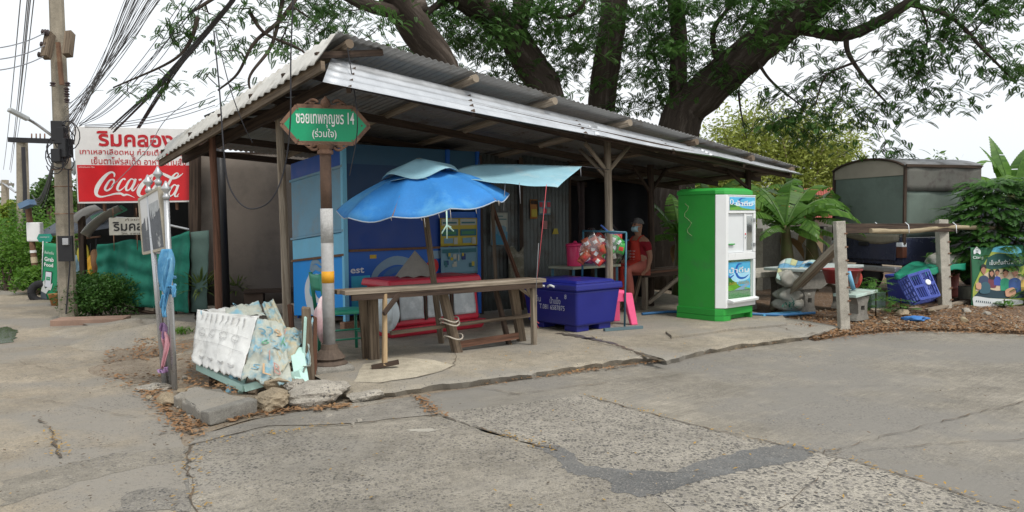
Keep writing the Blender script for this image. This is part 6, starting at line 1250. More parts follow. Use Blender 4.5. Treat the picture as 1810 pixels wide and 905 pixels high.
gpoly([(.0, .12), (.3, .08), (.5, .18), (.62, .2), (.70, .3), (.66, .22), (.6, .17), (.26, .18), (.2, .34), (.12, .3)], plain('hand_print', (.6, .62, .6), .6), 'hand_print', .0165); gpoly([(.0, .0), (.42, .0), (.3, .1), (.0, .13)], plain('sleeve_print', (.08, .1, .12), .6), 'hand_print', .019)
for x in (.55, .75): gpoly([(x, .03), (x + .12, .03), (x + .12, .08), (x + .06, .11), (x, .08)], plain('icon_green', (.2, .5, .3), .5), 'icon_print', .016)
for x in (.02, .98): rod('banner_pole', M_galv, [g3(x, -.06), g3(x, 1.02)], .012, gb, 6)
F0_ = ad(63, 424, 16.6); fs_ = thing('street_name_sign', 'small far teal street name sign above the green banner', 'street sign', (F0_[0], F0_[1], 0))
fx = nrm([.97, -.25, 0]); 
def ff(x, y, o=0.0): return ad(79, 421, 16.6) + fx * x + Z3 * y + np.array([0, -1, 0]) * o
MB().prism([ff(-.21, 0), ff(-.15, .09), ff(.15, .09), ff(.2, 0), ff(.15, -.08), ff(-.15, -.08)], (0, .02, 0)).build('sign_plate', plain('teal', (.01, .28, .2), .5), fs_); text_mesh('ซอยเทพกุญชร 12', 'lettering', M_printwhite, ff(0, .02, .004), fx, Z3, .24, .045, fs_)
rod('pole', M_galvpole, [ff(.05, -.08, -.02) * np.array([1, 1, 0]), ff(.05, -.08, -.02)], .03, fs_, 8)
# toys and yellow cloths hung in the hut opening
for k, (x, y, m, s) in enumerate(((148, 450, plain('toy_yellow', (.5, .42, .05), .6), .14), (160, 470, plain('toy_gold', (.62, .33, .02), .5), .13), (170, 462, mat('toy_brown', (.22, .12, .06), .8), .15), (135, 468, plain('toy_blue', (.2, .34, .44), .6), .12))):
    o = lump(ad(x, y, 14.2), s, 40 + k, sq=(.7, .6, 1.5)).build('hanging_bundle', m, smooth=True); tag(o, ['pale yellow bundle hanging at the hut front', 'golden yellow bundle hanging above the rounded bush', 'brown bundle hanging beside the golden one', 'pale blue bundle nearest the utility pole'][k], 'bundle'); rod('cord', M_cable, [ad(x, y - 12, 14.2), ad(x, y - 40, 14.2)], .008, o, 4)
rod('hanging_rail', M_rust, [ad(122, 425, 14.3), ad(178, 418, 14.3)], .02, None, 6); tag(bpy.data.objects['hanging_rail'], 'thin rail across the hut front that the bundles hang from', 'rail')
o = MB().box(at(162, 572, .0) + Z3 * .04, (1.0, .4, .1), .2).build('planter_edge', mat('brick_edge', (.3, .2, .15), .9), bevel=.01); tag(o, 'low reddish brick edging before the rounded bush', 'edging')
# hedges and trees down the lane
for k, (x, y, w_, h, m, lab) in enumerate(((12, 514, 1.6, 1.5, L_hedge, 'bright green hedge mass at the edge of view along the lane'), (58, 522, .7, .75, L_hedge, 'trimmed light green hedge beside the old tyre'), (30, 500, 2.0, 1.9, L_hedge, 'taller loose green hedge behind the trimmed one'), (-40, 515, 2.0, 1.6, L_hedge, 'green hedge running on past the edge of the photo'))):
    c = at(x, y, 0); bush('hedge', lab, c, [(0, .5, h * .5, (w_ * .5, .6, h * .5)), (-w_ * .35, .6, h * .45, (w_ * .4, .6, h * .45)), (w_ * .3, .8, h * .45, (w_ * .35, .6, h * .45))], 5000 if k != 3 else 2200, .09, m, 6, 'hedge')
def fartree(label, px_, ybase, ytop, Y, wpx, m, n=5000, size=.16, group='trees along the lane', trunk=True):
    b_ = ad(px_, ybase, Y); b_[2] = 0; tp_ = ad(px_, ytop, Y); H = tp_[2]; w_ = wpx / FPX * Y; t = thing('broad_tree', label, 'tree', b_, 0, group); b = MB()
    for k in range(7): leafcloud(b, b_ + np.array([rr.uniform(-.5, .5) * w_, rr.uniform(-.3, .3) * w_, H * rr.uniform(.45, .78)]), (w_ * rr.uniform(.25, .4), w_ * .3, H * rr.uniform(.16, .24)), n // 7, size, rr, .35)
    leafcloud(b, b_ + np.array([0, 0, H * .8]), (w_ * .32, w_ * .3, H * .2), n // 7, size, rr, .35); b.build('crown', m, t); b = MB(); b.tube([b_, b_ + Z3 * H * .4, b_ + Z3 * H * .7], [.16, .12, .06], 8)
    for k in range(4): a = rr.uniform(0, 6.28); b.tube([b_ + Z3 * H * .35, b_ + np.array([math.cos(a) * w_ * .3, math.sin(a) * w_ * .2, H * .65])], [.08, .03], 6)
    b.build('trunk', M_wood, t); return t
fartree('rounded dark green tree behind the middle pole', 92, 470, 308, 27, 80, L_tree, 9000)
fartree('yellow green tree at the edge of view along the lane', 24, 470, 350, 30, 70, L_yel, 6000)
fartree('dark tree closing the view between the pole and the hut', 132, 470, 345, 24, 70, L_tree, 5000)
# ================================================================ THE SEATED PERSON
def skin_body(name, joints, edges, root, m, parent=None, sub=2):
    names = list(joints); idx = {n_: i for i, n_ in enumerate(names)}
    me = bpy.data.meshes.new(name); me.from_pydata([tuple(map(float, joints[n_][0])) for n_ in names], [(idx[a], idx[c]) for a, c in edges], [])
    o = bpy.data.objects.new(name, me); COL.objects.link(o)
    md = o.modifiers.new('skin', 'SKIN'); md.use_smooth_shade = True
    for i, n_ in enumerate(names):
        r = joints[n_][1]; r = (r, r) if np.isscalar(r) else r; me.skin_vertices[0].data[i].radius = r; me.skin_vertices[0].data[i].use_root = (n_ == root)
    q = o.modifiers.new('sub', 'SUBSURF'); q.levels = sub; q.render_levels = sub
    me.materials.append(m)
    # bake the grown surface into one plain mesh
    bpy.context.view_layer.update(); dg = bpy.context.evaluated_depsgraph_get(); me2 = bpy.data.meshes.new_from_object(o.evaluated_get(dg)); me2.name = name
    bpy.data.objects.remove(o); bpy.data.meshes.remove(me)
    o = bpy.data.objects.new(name, me2); COL.objects.link(o)
    for p in me2.polygons: p.use_smooth = True
    if parent is not None: o.parent = parent
    return o
M_skin = plain('skin', (.34, .18, .115), .55, var=.08); M_shirt = mat('red_shirt', (.24, .012, .022), .85, .15, 12, .2); M_apron = mat('apron_red', (.42, .035, .022), .75, .1, 14, .15); M_trouser = mat('salmon_trousers', (.42, .13, .10), .85, .15, 9, .25); M_hair = mat('grey_hair', (.13, .13, .13), .7, .4, 40, .3); M_mask = plain('mask_blue', (.33, .52, .58), .7)
pz = .10
hip = np.array([at(1140, 548, .1)[0] - .04, at(1140, 548, .1)[1] + .10, .765])
fd = nrm([-.80, -.60, 0]); rd = nrm(np.cross(fd, Z3))          # facing, her own right-hand side
def B(f, r, z): return hip + fd * f + rd * r + Z3 * z
J = {'pelvis': (B(0, 0, 0), (.125, .105)), 'waist': (B(.02, 0, .16), (.115, .095)), 'chest': (B(.05, 0, .32), (.125, .095)), 'upchest': (B(.05, 0, .41), (.10, .08)), 'neck': (B(.06, 0, .475), .045), 'head0': (B(.075, 0, .545), (.062, .068)), 'head1': (B(.085, 0, .60), (.076, .088)), 'head2': (B(.08, 0, .66), (.068, .08)), 'head3': (B(.075, 0, .70), (.038, .045))}
E_ = [('pelvis', 'waist'), ('waist', 'chest'), ('chest', 'upchest'), ('upchest', 'neck'), ('neck', 'head0'), ('head0', 'head1'), ('head1', 'head2'), ('head2', 'head3')]
for s, nm in ((1, 'R'), (-1, 'L')):
    J[nm + 'sh'] = (B(.05, .155 * s, .39), .055)
    if s < 0:   # arm on the bench side: straight, hand resting on the plank edge
        J[nm + 'el'] = (B(.03, -.22, .15), .040); J[nm + 'wr'] = (B(.10, -.235, -.03), .028); J[nm + 'ha'] = (B(.135, -.235, -.055), (.034, .02))
        hd, hr_ = fd * .9 - Z3 * .35, rd
    else:       # other arm bent into the lap
        J[nm + 'el'] = (B(.06, .235, .16), .040); J[nm + 'wr'] = (B(.24, .13, .08), .028); J[nm + 'ha'] = (B(.30, .085, .085), (.034, .02))
        hd, hr_ = nrm(fd * .8 - rd * .6), rd
    E_ += [('upchest', nm + 'sh'), (nm + 'sh', nm + 'el'), (nm + 'el', nm + 'wr'), (nm + 'wr', nm + 'ha')]
    hp = J[nm + 'ha'][0]
    for k, (off, ln) in enumerate(((-.027, .062), (-.009, .072), (.009, .068), (.026, .054))):
        a = hp + hd * .035 + hr_ * off; c = a + nrm(hd) * ln * .55 - Z3 * .006; e = c + nrm(hd) * ln * .45 - Z3 * .018
        J[f'{nm}f{k}a'] = (a, .0095); J[f'{nm}f{k}b'] = (c, .0085); J[f'{nm}f{k}c'] = (e, .0065); E_ += [(nm + 'ha', f'{nm}f{k}a'), (f'{nm}f{k}a', f'{nm}f{k}b'), (f'{nm}f{k}b', f'{nm}f{k}c')]
    a = hp - hr_ * s * -.03 * -1 + hd * .005; J[nm + 'ta'] = (hp + hr_ * s * -.036, .0105); J[nm + 'tb'] = (hp + hr_ * s * -.055 + hd * .035 - Z3 * .008, .008); E_ += [(nm + 'ha', nm + 'ta'), (nm + 'ta', nm + 'tb')]
    kn = B(.40, .11 * s + .03, -.02); an = B(.36 if s > 0 else .30, .11 * s + .02, -.60 if s > 0 else -.57)
    J[nm + 'th'] = (B(.10, .09 * s, -.01), .085); J[nm + 'kn'] = (kn, .058); J[nm + 'ca'] = (kn * .65 + an * .35 - fd * .02, .052); J[nm + 'an'] = (an, .034); J[nm + 'to'] = (an + fd * .11 - Z3 * .045, (.038, .022)); J[nm + 'tt'] = (an + fd * .17 - Z3 * .058, (.034, .014)); J[nm + 'he'] = (an - fd * .04 - Z3 * .04, .028)
    E_ += [('pelvis', nm + 'th'), (nm + 'th', nm + 'kn'), (nm + 'kn', nm + 'ca'), (nm + 'ca', nm + 'an'), (nm + 'an', nm + 'to'), (nm + 'to', nm + 'tt'), (nm + 'an', nm + 'he')]
person = skin_body('person', J, E_, 'pelvis', M_skin)
tag(person, 'person in a red apron and blue face mask seated on the plank bench', 'person')
def sub_skin(name, keys, grow, m, extra=()):
    JJ = {k: (J[k][0], tuple(q + grow for q in (J[k][1] if not np.isscalar(J[k][1]) else (J[k][1], J[k][1])))) for k in keys}; JJ.update(dict(extra)); return JJ
JS = sub_skin('shirt', ['pelvis', 'waist', 'chest', 'upchest', 'Rsh', 'Lsh'], .014, None)
for s, nm in ((1, 'R'), (-1, 'L')): JS[nm + 'sl'] = (J[nm + 'sh'][0] * .3 + J[nm + 'el'][0] * .7, .056)
skin_body('shirt', JS, [('pelvis', 'waist'), ('waist', 'chest'), ('chest', 'upchest'), ('upchest', 'Rsh'), ('upchest', 'Lsh'), ('Rsh', 'Rsl'), ('Lsh', 'Lsl')], 'pelvis', M_shirt, person)
JT = sub_skin('tr', ['pelvis', 'Rth', 'Lth', 'Rkn', 'Lkn', 'Rca', 'Lca'], .018, None)
for nm in 'RL': JT[nm + 'hem'] = (J[nm + 'kn'][0] * .22 + J[nm + 'an'][0] * .78, .066)
skin_body('trousers', JT, [('pelvis', 'Rth'), ('pelvis', 'Lth'), ('Rth', 'Rkn'), ('Lth', 'Lkn'), ('Rkn', 'Rca'), ('Lkn', 'Lca'), ('Rca', 'Rhem'), ('Lca', 'Lhem')], 'pelvis', M_trouser, person)
def apf(u, v):
    a = (u - .5) * 1.9; wv = .10 + .05 * v; z = .40 - .42 * v; f = .165 * math.cos(a) + .01
    if v > .72: f += (v - .72) * .9; z = .40 - .42 * .72 - (v - .72) * .22
    return B(f + .02, .155 * math.sin(a) * (.62 + .5 * v), z)
b = MB(); b.grid(apf, 14, 16); ap_ = b.build('apron', M_apron, person, smooth=True, solid=.006)
b = MB(); b.grid(lambda u, v: B(.36 + .13 * u * 0 + .03, -.06 + .20 * u, .02 - .38 * v) + fd * (.035 + .02 * math.sin(u * 6)), 10, 10); b.build('apron_skirt', M_apron, person, smooth=True, solid=.006)
for s in (1, -1): b = MB(); b.tube(catmull([B(.16, .07 * s, .38), B(.12, .08 * s, .44), B(.03, .065 * s, .47), B(-.03, .03 * s, .45)], 5), .012, 6); b.build('apron_strap', M_apron, person, smooth=True)
for k, wd in enumerate((.13, .10, .11, .09)): text_mesh('อาหารตามสั่ง'[:9 - k], 'lettering', M_printwhite, B(.195, 0, .24 - .045 * k), -rd, Z3, wd, .022, person)
hc_ = B(.085, 0, .61)
b = MB()
def hairf(u, v): 
    a = u * 2 * math.pi; e = v * 1.45; r = np.array([.098 * math.cos(a) * math.cos(1.57 - e) , .088 * math.sin(a) * math.cos(1.57 - e), .10 * math.sin(1.57 - e)]); cut = (math.cos(a) > .15) and v > .40
    k = .72 if cut else 1.0; return hc_ + fd * (r[0] * k - .012) + rd * r[1] * k + Z3 * (r[2] + .028 + .004 * math.sin(9 * a))
b.grid(hairf, 28, 10); b.build('hair', M_hair, person, smooth=True, solid=.01)
b = MB(); b.grid(lambda u, v: hc_ + fd * ((.092 - .025 * abs(2 * v - 1) ** 2) * math.cos((u - .5) * 2.1) + .012 * math.sin(math.pi * v)) + rd * (.074 * math.sin((u - .5) * 2.1)) + Z3 * (.005 - .085 * v), 12, 8); b.build('face_mask', M_mask, person, smooth=True, solid=.004)
for s in (1, -1):
    MB().tube([hc_ + fd * .035 + rd * .068 * s - Z3 * .01, hc_ - fd * .01 + rd * .078 * s + Z3 * .015], .003, 4).build('mask_loop', M_mask, person)
    MB().lathe(hc_ + fd * .082 + rd * .032 * s + Z3 * .035, [(.013, -.004), (.012, .004), (.004, .009)], 10, fd).build('eye', M_black, person)
    MB().beam(hc_ + fd * .084 + rd * .015 * s + Z3 * .058, hc_ + fd * .078 + rd * .05 * s + Z3 * .056, .012, .008).build('eyebrow', M_hair, person)
    o = lump(hc_ - fd * .005 + rd * .08 * s + Z3 * .01, .028, 5, (10, 8), .05, (.6, .3, 1.1)); o.build('ear', M_skin, person, smooth=True)
MB().lathe(hc_ + fd * .085 + Z3 * .015, [(.014, 0), (.008, .018)], 8, fd).build('nose', M_skin, person)
# ================================================================ YARD TO THE RIGHT: POSTS, TRUCK, TUBS, BANNER, PLANTS
def cpost(label, pb, pt, w_):
    t = thing('concrete_post', label, 'post', pb); d = nrm(pt - pb)
    MB().beam(pb - Z3 * .1, pt, w_, w_ * .9, up=np.array([0, 1, 0])).build('shaft', M_post, t, bevel=.008)
    for k in range(7): p = pb + (pt - pb) * (.1 + k * .13); MB().beam(p + np.array([w_ * .3, -w_ * .47, 0]), p + np.array([w_ * .62, -w_ * .42, .004]), .008, .018).build('wire_tie', M_rust, t)
    return t
c1b, c1t = at(1492, 573, .1), ad(1483, 391, 10.05); cpost('tall square concrete fence post at the end of the slab', c1b, c1t, .125)
c2b, c2t = at(1671, 545, .05), ad(1664, 389, 12.3); cpost('square concrete fence post before the green covered tubs', c2b, c2t, .15)
o = MB().beam(ad(1486, 404, 10.15), ad(1692, 402, 12.45), .06, .13).build('cross_beam', M_wooddk, bevel=.004); tag(o, 'dark timber beam bolted across the two concrete posts', 'beam')
o = MB().tube(catmull([ad(1538, 408, 10.55), ad(1580, 409, 11), ad(1620, 408, 11.4), ad(1665, 402, 12.1), ad(1700, 402, 12.4), ad(1780, 403, 12.9)], 5), .035, 8, wob=.08).build('bamboo_rail', M_bamboo, smooth=True); tag(o, 'pale crooked bamboo pole tied along the dark beam', 'pole')
for x, y in ((1553, 398), (1690, 398), (1606, 398)): 
    o2 = rod('wire_tie', M_printwhite, [ad(x - 6, y - 5, 11), ad(x, y, 10.85), ad(x + 1, y + 14, 10.85)], .006, o, 5)
o = MB().beam(at(1368, 549, .08) + Z3 * .03, ad(1484, 432, 10.2), .13, .10, jit=.006).build('leaning_beam', M_woodlt, bevel=.006); tag(o, 'thick grey beam leaning diagonally against the concrete post', 'beam')
o = MB().tube(catmull([at(1706, 570, .05), ad(1690, 555, 12.05), ad(1672, 541, 12.2), ad(1656, 522, 12.4)], 4), .05, 8, wob=.1).build('driftwood', M_bamboo, smooth=True); tag(o, 'bent pale driftwood branch at the foot of the concrete post', 'branch')

# ---- concrete table and benches
def conc_leg(t, c, w_, h, dp, xd):
    yd = np.cross(Z3, xd); prof = [(-.5, 0), (.5, 0), (.46, .12), (.34, .3), (.36, .7), (.5, .95), (.5, 1), (-.5, 1), (-.5, .95), (-.36, .7), (-.34, .3), (-.46, .12)]
    # two mirrored cheeks round a square hole
    n = len(prof); P = [c + xd * x * w_ + Z3 * z * h for x, z in prof]
    L_ = [(-.5, 0), (-.14, 0), (-.14, .42), (-.14, .62), (-.14, 1), (-.5, 1), (-.5, .95), (-.36, .7), (-.34, .3), (-.46, .12)]
    for s in (1, -1): MB().prism([c + xd * x * s * w_ + Z3 * z * h - yd * dp / 2 for x, z in (L_ if s > 0 else L_[::-1])], yd * dp).build('leg', M_greycon, t, bevel=.006)
    for z0, z1 in ((0, .42), (.62, 1)): MB().prism([c + xd * x * w_ + Z3 * z * h - yd * dp * .495 for x, z in ((-.14, z0), (.14, z0), (.14, z1), (-.14, z1))], yd * dp * .99).build('leg', M_greycon, t)
tb = at(1424, 553, .09); ctb = thing('concrete_table', 'grey cast concrete table with arched pierced legs behind the post', 'table', tb)
xd = nrm([.8, .6, 0]); yd = np.cross(Z3, xd)
conc_leg(ctb, tb, .34, .36, .14, xd); conc_leg(ctb, tb + xd * .95, .34, .36, .14, xd)
MB().prism([tb + xd * x + Z3 * z - yd * .10 for x, z in ((-.26, .36), (.25, .34), (.45, .42), (.7, .34), (1.15, .36), (1.2, .62), (-.3, .62))], yd * .3).build('body', M_greycon, ctb, bevel=.012)
b = MB(); b.hexa([tb + xd * -.32 - yd * .2 + Z3 * .62, tb + xd * 1.25 - yd * .2 + Z3 * .62, tb + xd * 1.25 + yd * .5 + Z3 * .62, tb + xd * -.32 + yd * .5 + Z3 * .62], [tb + xd * -.32 - yd * .2 + Z3 * .665, tb + xd * 1.25 - yd * .2 + Z3 * .665, tb + xd * 1.25 + yd * .5 + Z3 * .665, tb + xd * -.32 + yd * .5 + Z3 * .665]); b.build('table_top', mat('pale_terrazzo', (.42, .47, .46), .5, .15, 8, .05), ctb, bevel=.01)
b2 = at(1512, 566, .06); t = thing('concrete_bench', 'short concrete bench end with a square hole and mint painted seat', 'bench', b2); conc_leg(t, b2 + xd * .05, .34, .33, .16, xd); MB().prism([b2 + xd * x + Z3 * z - yd * .12 for x, z in ((-.2, .33), (.38, .37), (.38, .41), (-.2, .37))], yd * .34).build('seat', mat('chipped_mint', (.42, .55, .5), .6, .2, 9, .1, tint=(.3, .29, .26), tint_amt=.4), t, bevel=.006)
b3 = at(1358, 548, .09) + np.array([.35, .55, 0]); t = thing('concrete_table', 'thick topped concrete table half hidden behind the vending machine', 'table', b3); conc_leg(t, b3 + xd * -.05, .22, .5, .12, xd); conc_leg(t, b3 + xd * -.75, .22, .5, .12, xd); b = MB(); b.prism([b3 + xd * x + yd * y + Z3 * .5 for x, y in ((-1.0, -.25), (.32, -.25), (.32, .35), (-1.0, .35))], Z3 * .09); b.build('table_top', M_post, t, bevel=.012)
# cloth, sacks, tub, pipes
M_check = [plain('check_' + n_, c_, .8) for n_, c_ in (('white', (.42, .45, .43)), ('blue', (.10, .24, .36)), ('yellow', (.36, .37, .19)), ('pale', (.3, .42, .38)))]
ck = thing('checked_cloth', 'checked oilcloth in blue yellow and white thrown over the concrete table', 'cloth', tb + Z3 * .7)
def ckf(u, v): p = ad(1378 + 64 * u, 464, 11.5) * (1 - v) + ad(1372 + 44 * u, 492, 11.1) * v; return p + Z3 * (.03 * math.sin(u * 8 + v * 3) + .05 * (1 - v) * math.sin(math.pi * u)) 
for i in range(6):
    for j in range(4): b = MB(); b.grid(lambda u, v: ckf((i + u) / 6, (j + v) / 4), 3, 3); b.build('check', M_check[(i * 3 + j * 5 + i * j) % 4], ck, smooth=True, solid=.006)
b = MB(); b.grid(lambda u, v: ad(1424 + 32 * u, 463 + 4 * v, 11.6 - .3 * v) + Z3 * .02 * math.sin(u * 7), 8, 4); b.build('fold', M_check[1], ck, smooth=True, solid=.006)
M_sackw = mat('woven_sack', (.30, .295, .26), .85, .25, 8, .5, tint=(.19, .18, .15), tint_amt=.35, tint_scale=5)
for k, (x, y, Y, s, sq, lab) in enumerate(((1396, 492, 11.2, .16, (1.2, .8, .8), 'limp white sack slumped over the edge of the concrete table'), (1398, 520, 11.3, .2, (1.1, .8, .6), 'upper stained white sack in the heap below the checked cloth'), (1400, 537, 11.3, .2, (1.15, .8, .6), 'lower stained white sack in the heap below the checked cloth'))):
    o = lump(ad(x, y, Y), s, 60 + k, (22, 14), .2, sq).build('sack', M_sackw, smooth=True); tag(o, lab, 'sack')
b = MB()
for k in range(30): p = ad(1388 + rnd.uniform(-8, 22), 543 + rnd.uniform(-6, 4), 11.0); leafmesh(b, p, [rnd.uniform(-1, 1), rnd.uniform(-1, 1), .4], .14, .02, .8, 3)
o = b.build('green_netting', M_net); tag(o, 'crumpled green netting at the foot of the white sacks', 'netting')
tub = ad(1488, 475, 10.7); rt_ = thing('red_tub', 'red plastic tub standing on the concrete table behind the post', 'tub', tub - Z3 * .05)
b = MB(); b.lathe(tub - Z3 * .20, [(.20, 0), (.25, .17), (.27, .18), (.27, .2), (.24, .2), (.2, .03)], 24); b.build('bowl', plain('tub_red', (.20, .025, .025), .4), rt_, smooth=True)
o = lump(ad(1514, 492, 10.8), .12, 71, (18, 12), .2, (.5, .6, 1.1)).build('red_sack', mat('red_sack', (.33, .05, .04), .8, .2, 9, .3), smooth=True); tag(o, 'crumpled red bag hanging beside the concrete post', 'bag')
o = MB().tube([ad(1500, 480, 10.4), ad(1509, 512, 10.4)], .03, 8).build('blue_pipe_piece', plain('pvc_blue', (.16, .40, .58), .5), smooth=True); tag(o, 'short sky blue pipe propped beside the concrete post', 'pipe')
b = MB(); b.beam(at(1345, 557, .11), at(1424, 551, .11), .10, .03); o = b.build('blue_trunking', plain('pvc_blue2', (.10, .36, .58), .5)); tag(o, 'flat bright blue plastic pipe lying along the slab by the vending machine', 'pipe')

# ---- garden wall, house, backdrop
gw = thing('garden_wall', 'stained grey concrete panel wall behind the concrete table', 'wall', ad(1420, 470, 16))
wa, wb = ad(1340, 470, 15.2), ad(1500, 470, 17.2); wa[2] = wb[2] = 0
for k in range(4):
    p, q = wa + (wb - wa) * k / 4, wa + (wb - wa) * (k + .97) / 4; MB().prism([p, q, q + Z3 * 1.2, p + Z3 * 1.2], (0, .08, 0)).build('panel', M_post if k % 2 else M_greycon, gw)
    MB().beam(p, p + Z3 * 1.28, .14, .14).build('pier', M_post, gw)
hs = thing('low_house', 'low house with a faded red roof and pale wall beyond the banana plant', 'house', ad(1440, 450, 24))
ha = ad(1400, 420, 23)
b = MB(); b.prism([ad(1395, 440, 23), ad(1490, 440, 23), ad(1490, 385, 23), ad(1395, 385, 23)], (0, 3, 0)); b.build('wall', M_whitesheet, hs)
b = MB(); corr(b, ad(1388, 388, 22.4), ad(1495, 386, 22.4), ad(1396, 335, 25), ad(1495, 332, 25), 34, .03, 3); b.build('roof', mat('faded_red_roof', (.42, .13, .10), .7, .25, 3, .1), hs, smooth=True, solid=.01)
for x in (1415, 1450): MB().prism([ad(x, 430, 22.95), ad(x + 14, 430, 22.95), ad(x + 14, 400, 22.95), ad(x, 400, 22.95)], (0, .03, 0)).build('window', M_dark, hs)

# ---- pickup with a canvas canopy
M_navy = plain('truck_navy', (.035, .042, .075), .25, spec=.55, var=.1); M_canvas = mat('canvas_green', (.135, .175, .15), .8, .15, 3, .2, tint=(.11, .14, .12), tint_amt=.45, tint_scale=1.6); M_canvas2 = mat('canvas_brown', (.125, .125, .11), .8, .15, 3, .2, tint=(.08, .07, .065), tint_amt=.4); M_canroof = mat('canopy_grey', (.20, .205, .21), .5, .2, 3, .08, tint=(.09, .085, .08), tint_amt=.4); M_cream = mat('canopy_cream', (.30, .27, .22), .7, .15, 4, .1)
TC = np.array([6.86, 13.50, 0]); TA, TRd = nrm([.946, .325, 0]), nrm([-.325, .946, 0])
def tk(x, y, z): return TC + TA * x + TRd * y + Z3 * z
tr = thing('pickup_truck', 'dark pickup truck with a green canvas canopy over its load bed', 'truck', tk(2, .9, 0))
TW, TL = 1.72, 1.72
def arch(y): return 2.36 + .17 * math.sin(math.pi * min(1, max(0, y / TW))) ** .7
b = MB(); b.prism([tk(0, y, z) for y, z in ((.04, 1.16), (TW - .04, 1.16), (TW - .04, 2.22), (TW * .5, 2.26), (.04, 2.22))], TA * .02); b.build('rear_curtain', M_canvas, tr)
b = MB(); ys = np.linspace(.0, TW, 15); b.add([tk(-.012, y, arch(y)) for y in ys] + [tk(-.012, y, 2.21) for y in ys], [(i, i + 1, 15 + i + 1, 15 + i) for i in range(14)]); b.build('rear_arch', M_cream, tr, solid=.01)
b = MB(); b.grid(lambda u, v: tk(-.04 + (TL + .1) * u, -.02 + (TW + .04) * v, arch(TW * v) + .02), 10, 20); b.build('canopy_roof', M_canroof, tr, smooth=True, solid=.02)
b = MB(); b.grid(lambda u, v: tk(TL * u, -.015 - .012 * math.sin(u * 14), 1.93 + .44 * v), 20, 4); b.build('side_flap', M_canvas2, tr, smooth=True, solid=.008)
b = MB(); b.grid(lambda u, v: tk(.02 + TL * u, .01 - .015 * math.sin(u * 9 + v), 1.12 + .84 * v), 20, 8); b.build('side_curtain', M_canvas, tr, smooth=True, solid=.008)
b = MB(); b.grid(lambda u, v: tk(.02 + TL * u, TW, 1.12 + 1.25 * v), 6, 4); b.build('side_curtain', M_canvas, tr, solid=.008)
b = MB(); b.grid(lambda u, v: tk(-.03, .1 + 1.5 * u, 1.17 - .12 * v * (1 + .5 * math.sin(u * 5))), 12, 3); b.build('curtain_roll', mat('rolled_canvas', (.22, .2, .15), .85, .3, 6, .3), tr, smooth=True, solid=.05)
for x, y in ((0, 0), (0, TW), (TL, 0), (TL, TW)): MB().beam(tk(x - .01, y, 1.0), tk(x - .01, y, 2.38), .045, .045).build('canopy_post', M_wooddk, tr)
MB().beam(tk(-.02, -.03, 2.37), tk(TL, -.03, 2.37), .035, .05).build('canopy_rail', M_wooddk, tr)
MB().tube([tk(-.045, y, arch(y) + .01) for y in ys], .022, 6).build('rear_bow', M_wooddk, tr, smooth=True)
b = MB(); b.hexa([tk(.0, .02, .62), tk(TL, .02, .62), tk(TL, TW - .02, .62), tk(.0, TW - .02, .62)], [tk(-.02, .0, 1.12), tk(TL, .0, 1.12), tk(TL, TW, 1.12), tk(-.02, TW, 1.12)]); b.build('load_bed', M_navy, tr, bevel=.04, segs=3)
b = MB(); b.prism([tk(-.05, y, z) for y, z in ((.16, .70), (TW - .16, .70), (TW - .14, 1.09), (.14, 1.09))], TA * .05); b.build('tailgate', M_navy, tr, bevel=.025, segs=3)
b = MB(); b.prism([tk(-.075, y, z) for y, z in ((.76, .96), (1.0, .96), (1.0, 1.03), (.76, 1.03))], TA * .03); b.build('tailgate_handle', M_black, tr, bevel=.01)
M_lampr = plain('lamp_red', (.11, .045, .03), .2); 
for y in (.0, TW - .13): 
    b = MB(); b.prism([tk(-.06, y - .02 if y == 0 else y + .02, .76), tk(-.06, y + .13, .76), tk(-.06, y + .13, .95), tk(-.06, y - .02 if y == 0 else y + .02, .95)], TA * .1); o = b.build('tail_lamp', M_lampr, tr, bevel=.012)
    b = MB(); b.prism([tk(-.061, y - .01, .955), tk(-.061, y + .13, .955), tk(-.061, y + .13, 1.03), tk(-.061, y - .01, 1.03)], TA * .1); b.build('lamp_lens', M_printwhite, o, bevel=.01)
b = MB(); b.prism([tk(-.16, y, z) for y, z in ((.05, .50), (TW - .05, .50), (TW - .05, .60), (.05, .60))], TA * .14); b.build('bumper', M_galv, tr, bevel=.02)
b = MB(); b.prism([tk(-.17, y, z) for y, z in ((.9, .42), (1.35, .42), (1.35, .58), (.9, .58))], TA * .02); b.build('number_plate', M_white, tr)
def wheel(x, y, s):
    c = tk(x, y, .36); o = torus(c, .25, .10, TRd).build('wheel', plain('rubber', (.02, .02, .022), .8), tr, smooth=True); MB().lathe(c - TRd * .09 * s, [(.19, -.03 * s), (.19, .02), (.1, .03), (.06, .05)], 20, -TRd * s).build('rim', M_galv, o)
    b = MB(); b.lathe(c, [(.22, -.09), (.22, .09)], 20, TRd); b.build('drum', M_black, o)
for x in (.8, 3.55): wheel(x, .06, 1); wheel(x, TW - .06, -1)
for x in (.8,): b = MB(); b.add([tk(x + .43 * math.cos(a), -.012, .36 + .43 * math.sin(a)) for a in np.linspace(0, math.pi, 15)] + [tk(x + .37 * math.cos(a), -.03, .36 + .37 * math.sin(a)) for a in np.linspace(0, math.pi, 15)], [(i, i + 1, 16 + i, 15 + i) for i in range(14)]); b.build('wheel_arch', M_black, tr, solid=.01)
b = MB(); b.prism([tk(x, .04, z) for x, z in ((1.79, .5), (4.4, .5), (4.45, .95), (3.5, 1.08), (1.79, 1.1))], TRd * (TW - .08)); b.build('cab_body', M_navy, tr, bevel=.05, segs=3)
b = MB(); b.prism([tk(x, .12, z) for x, z in ((1.82, 1.1), (3.4, 1.08), (2.95, 1.62), (1.92, 1.64))], TRd * (TW - .24)); b.build('cab_top', M_navy, tr, bevel=.04, segs=3)
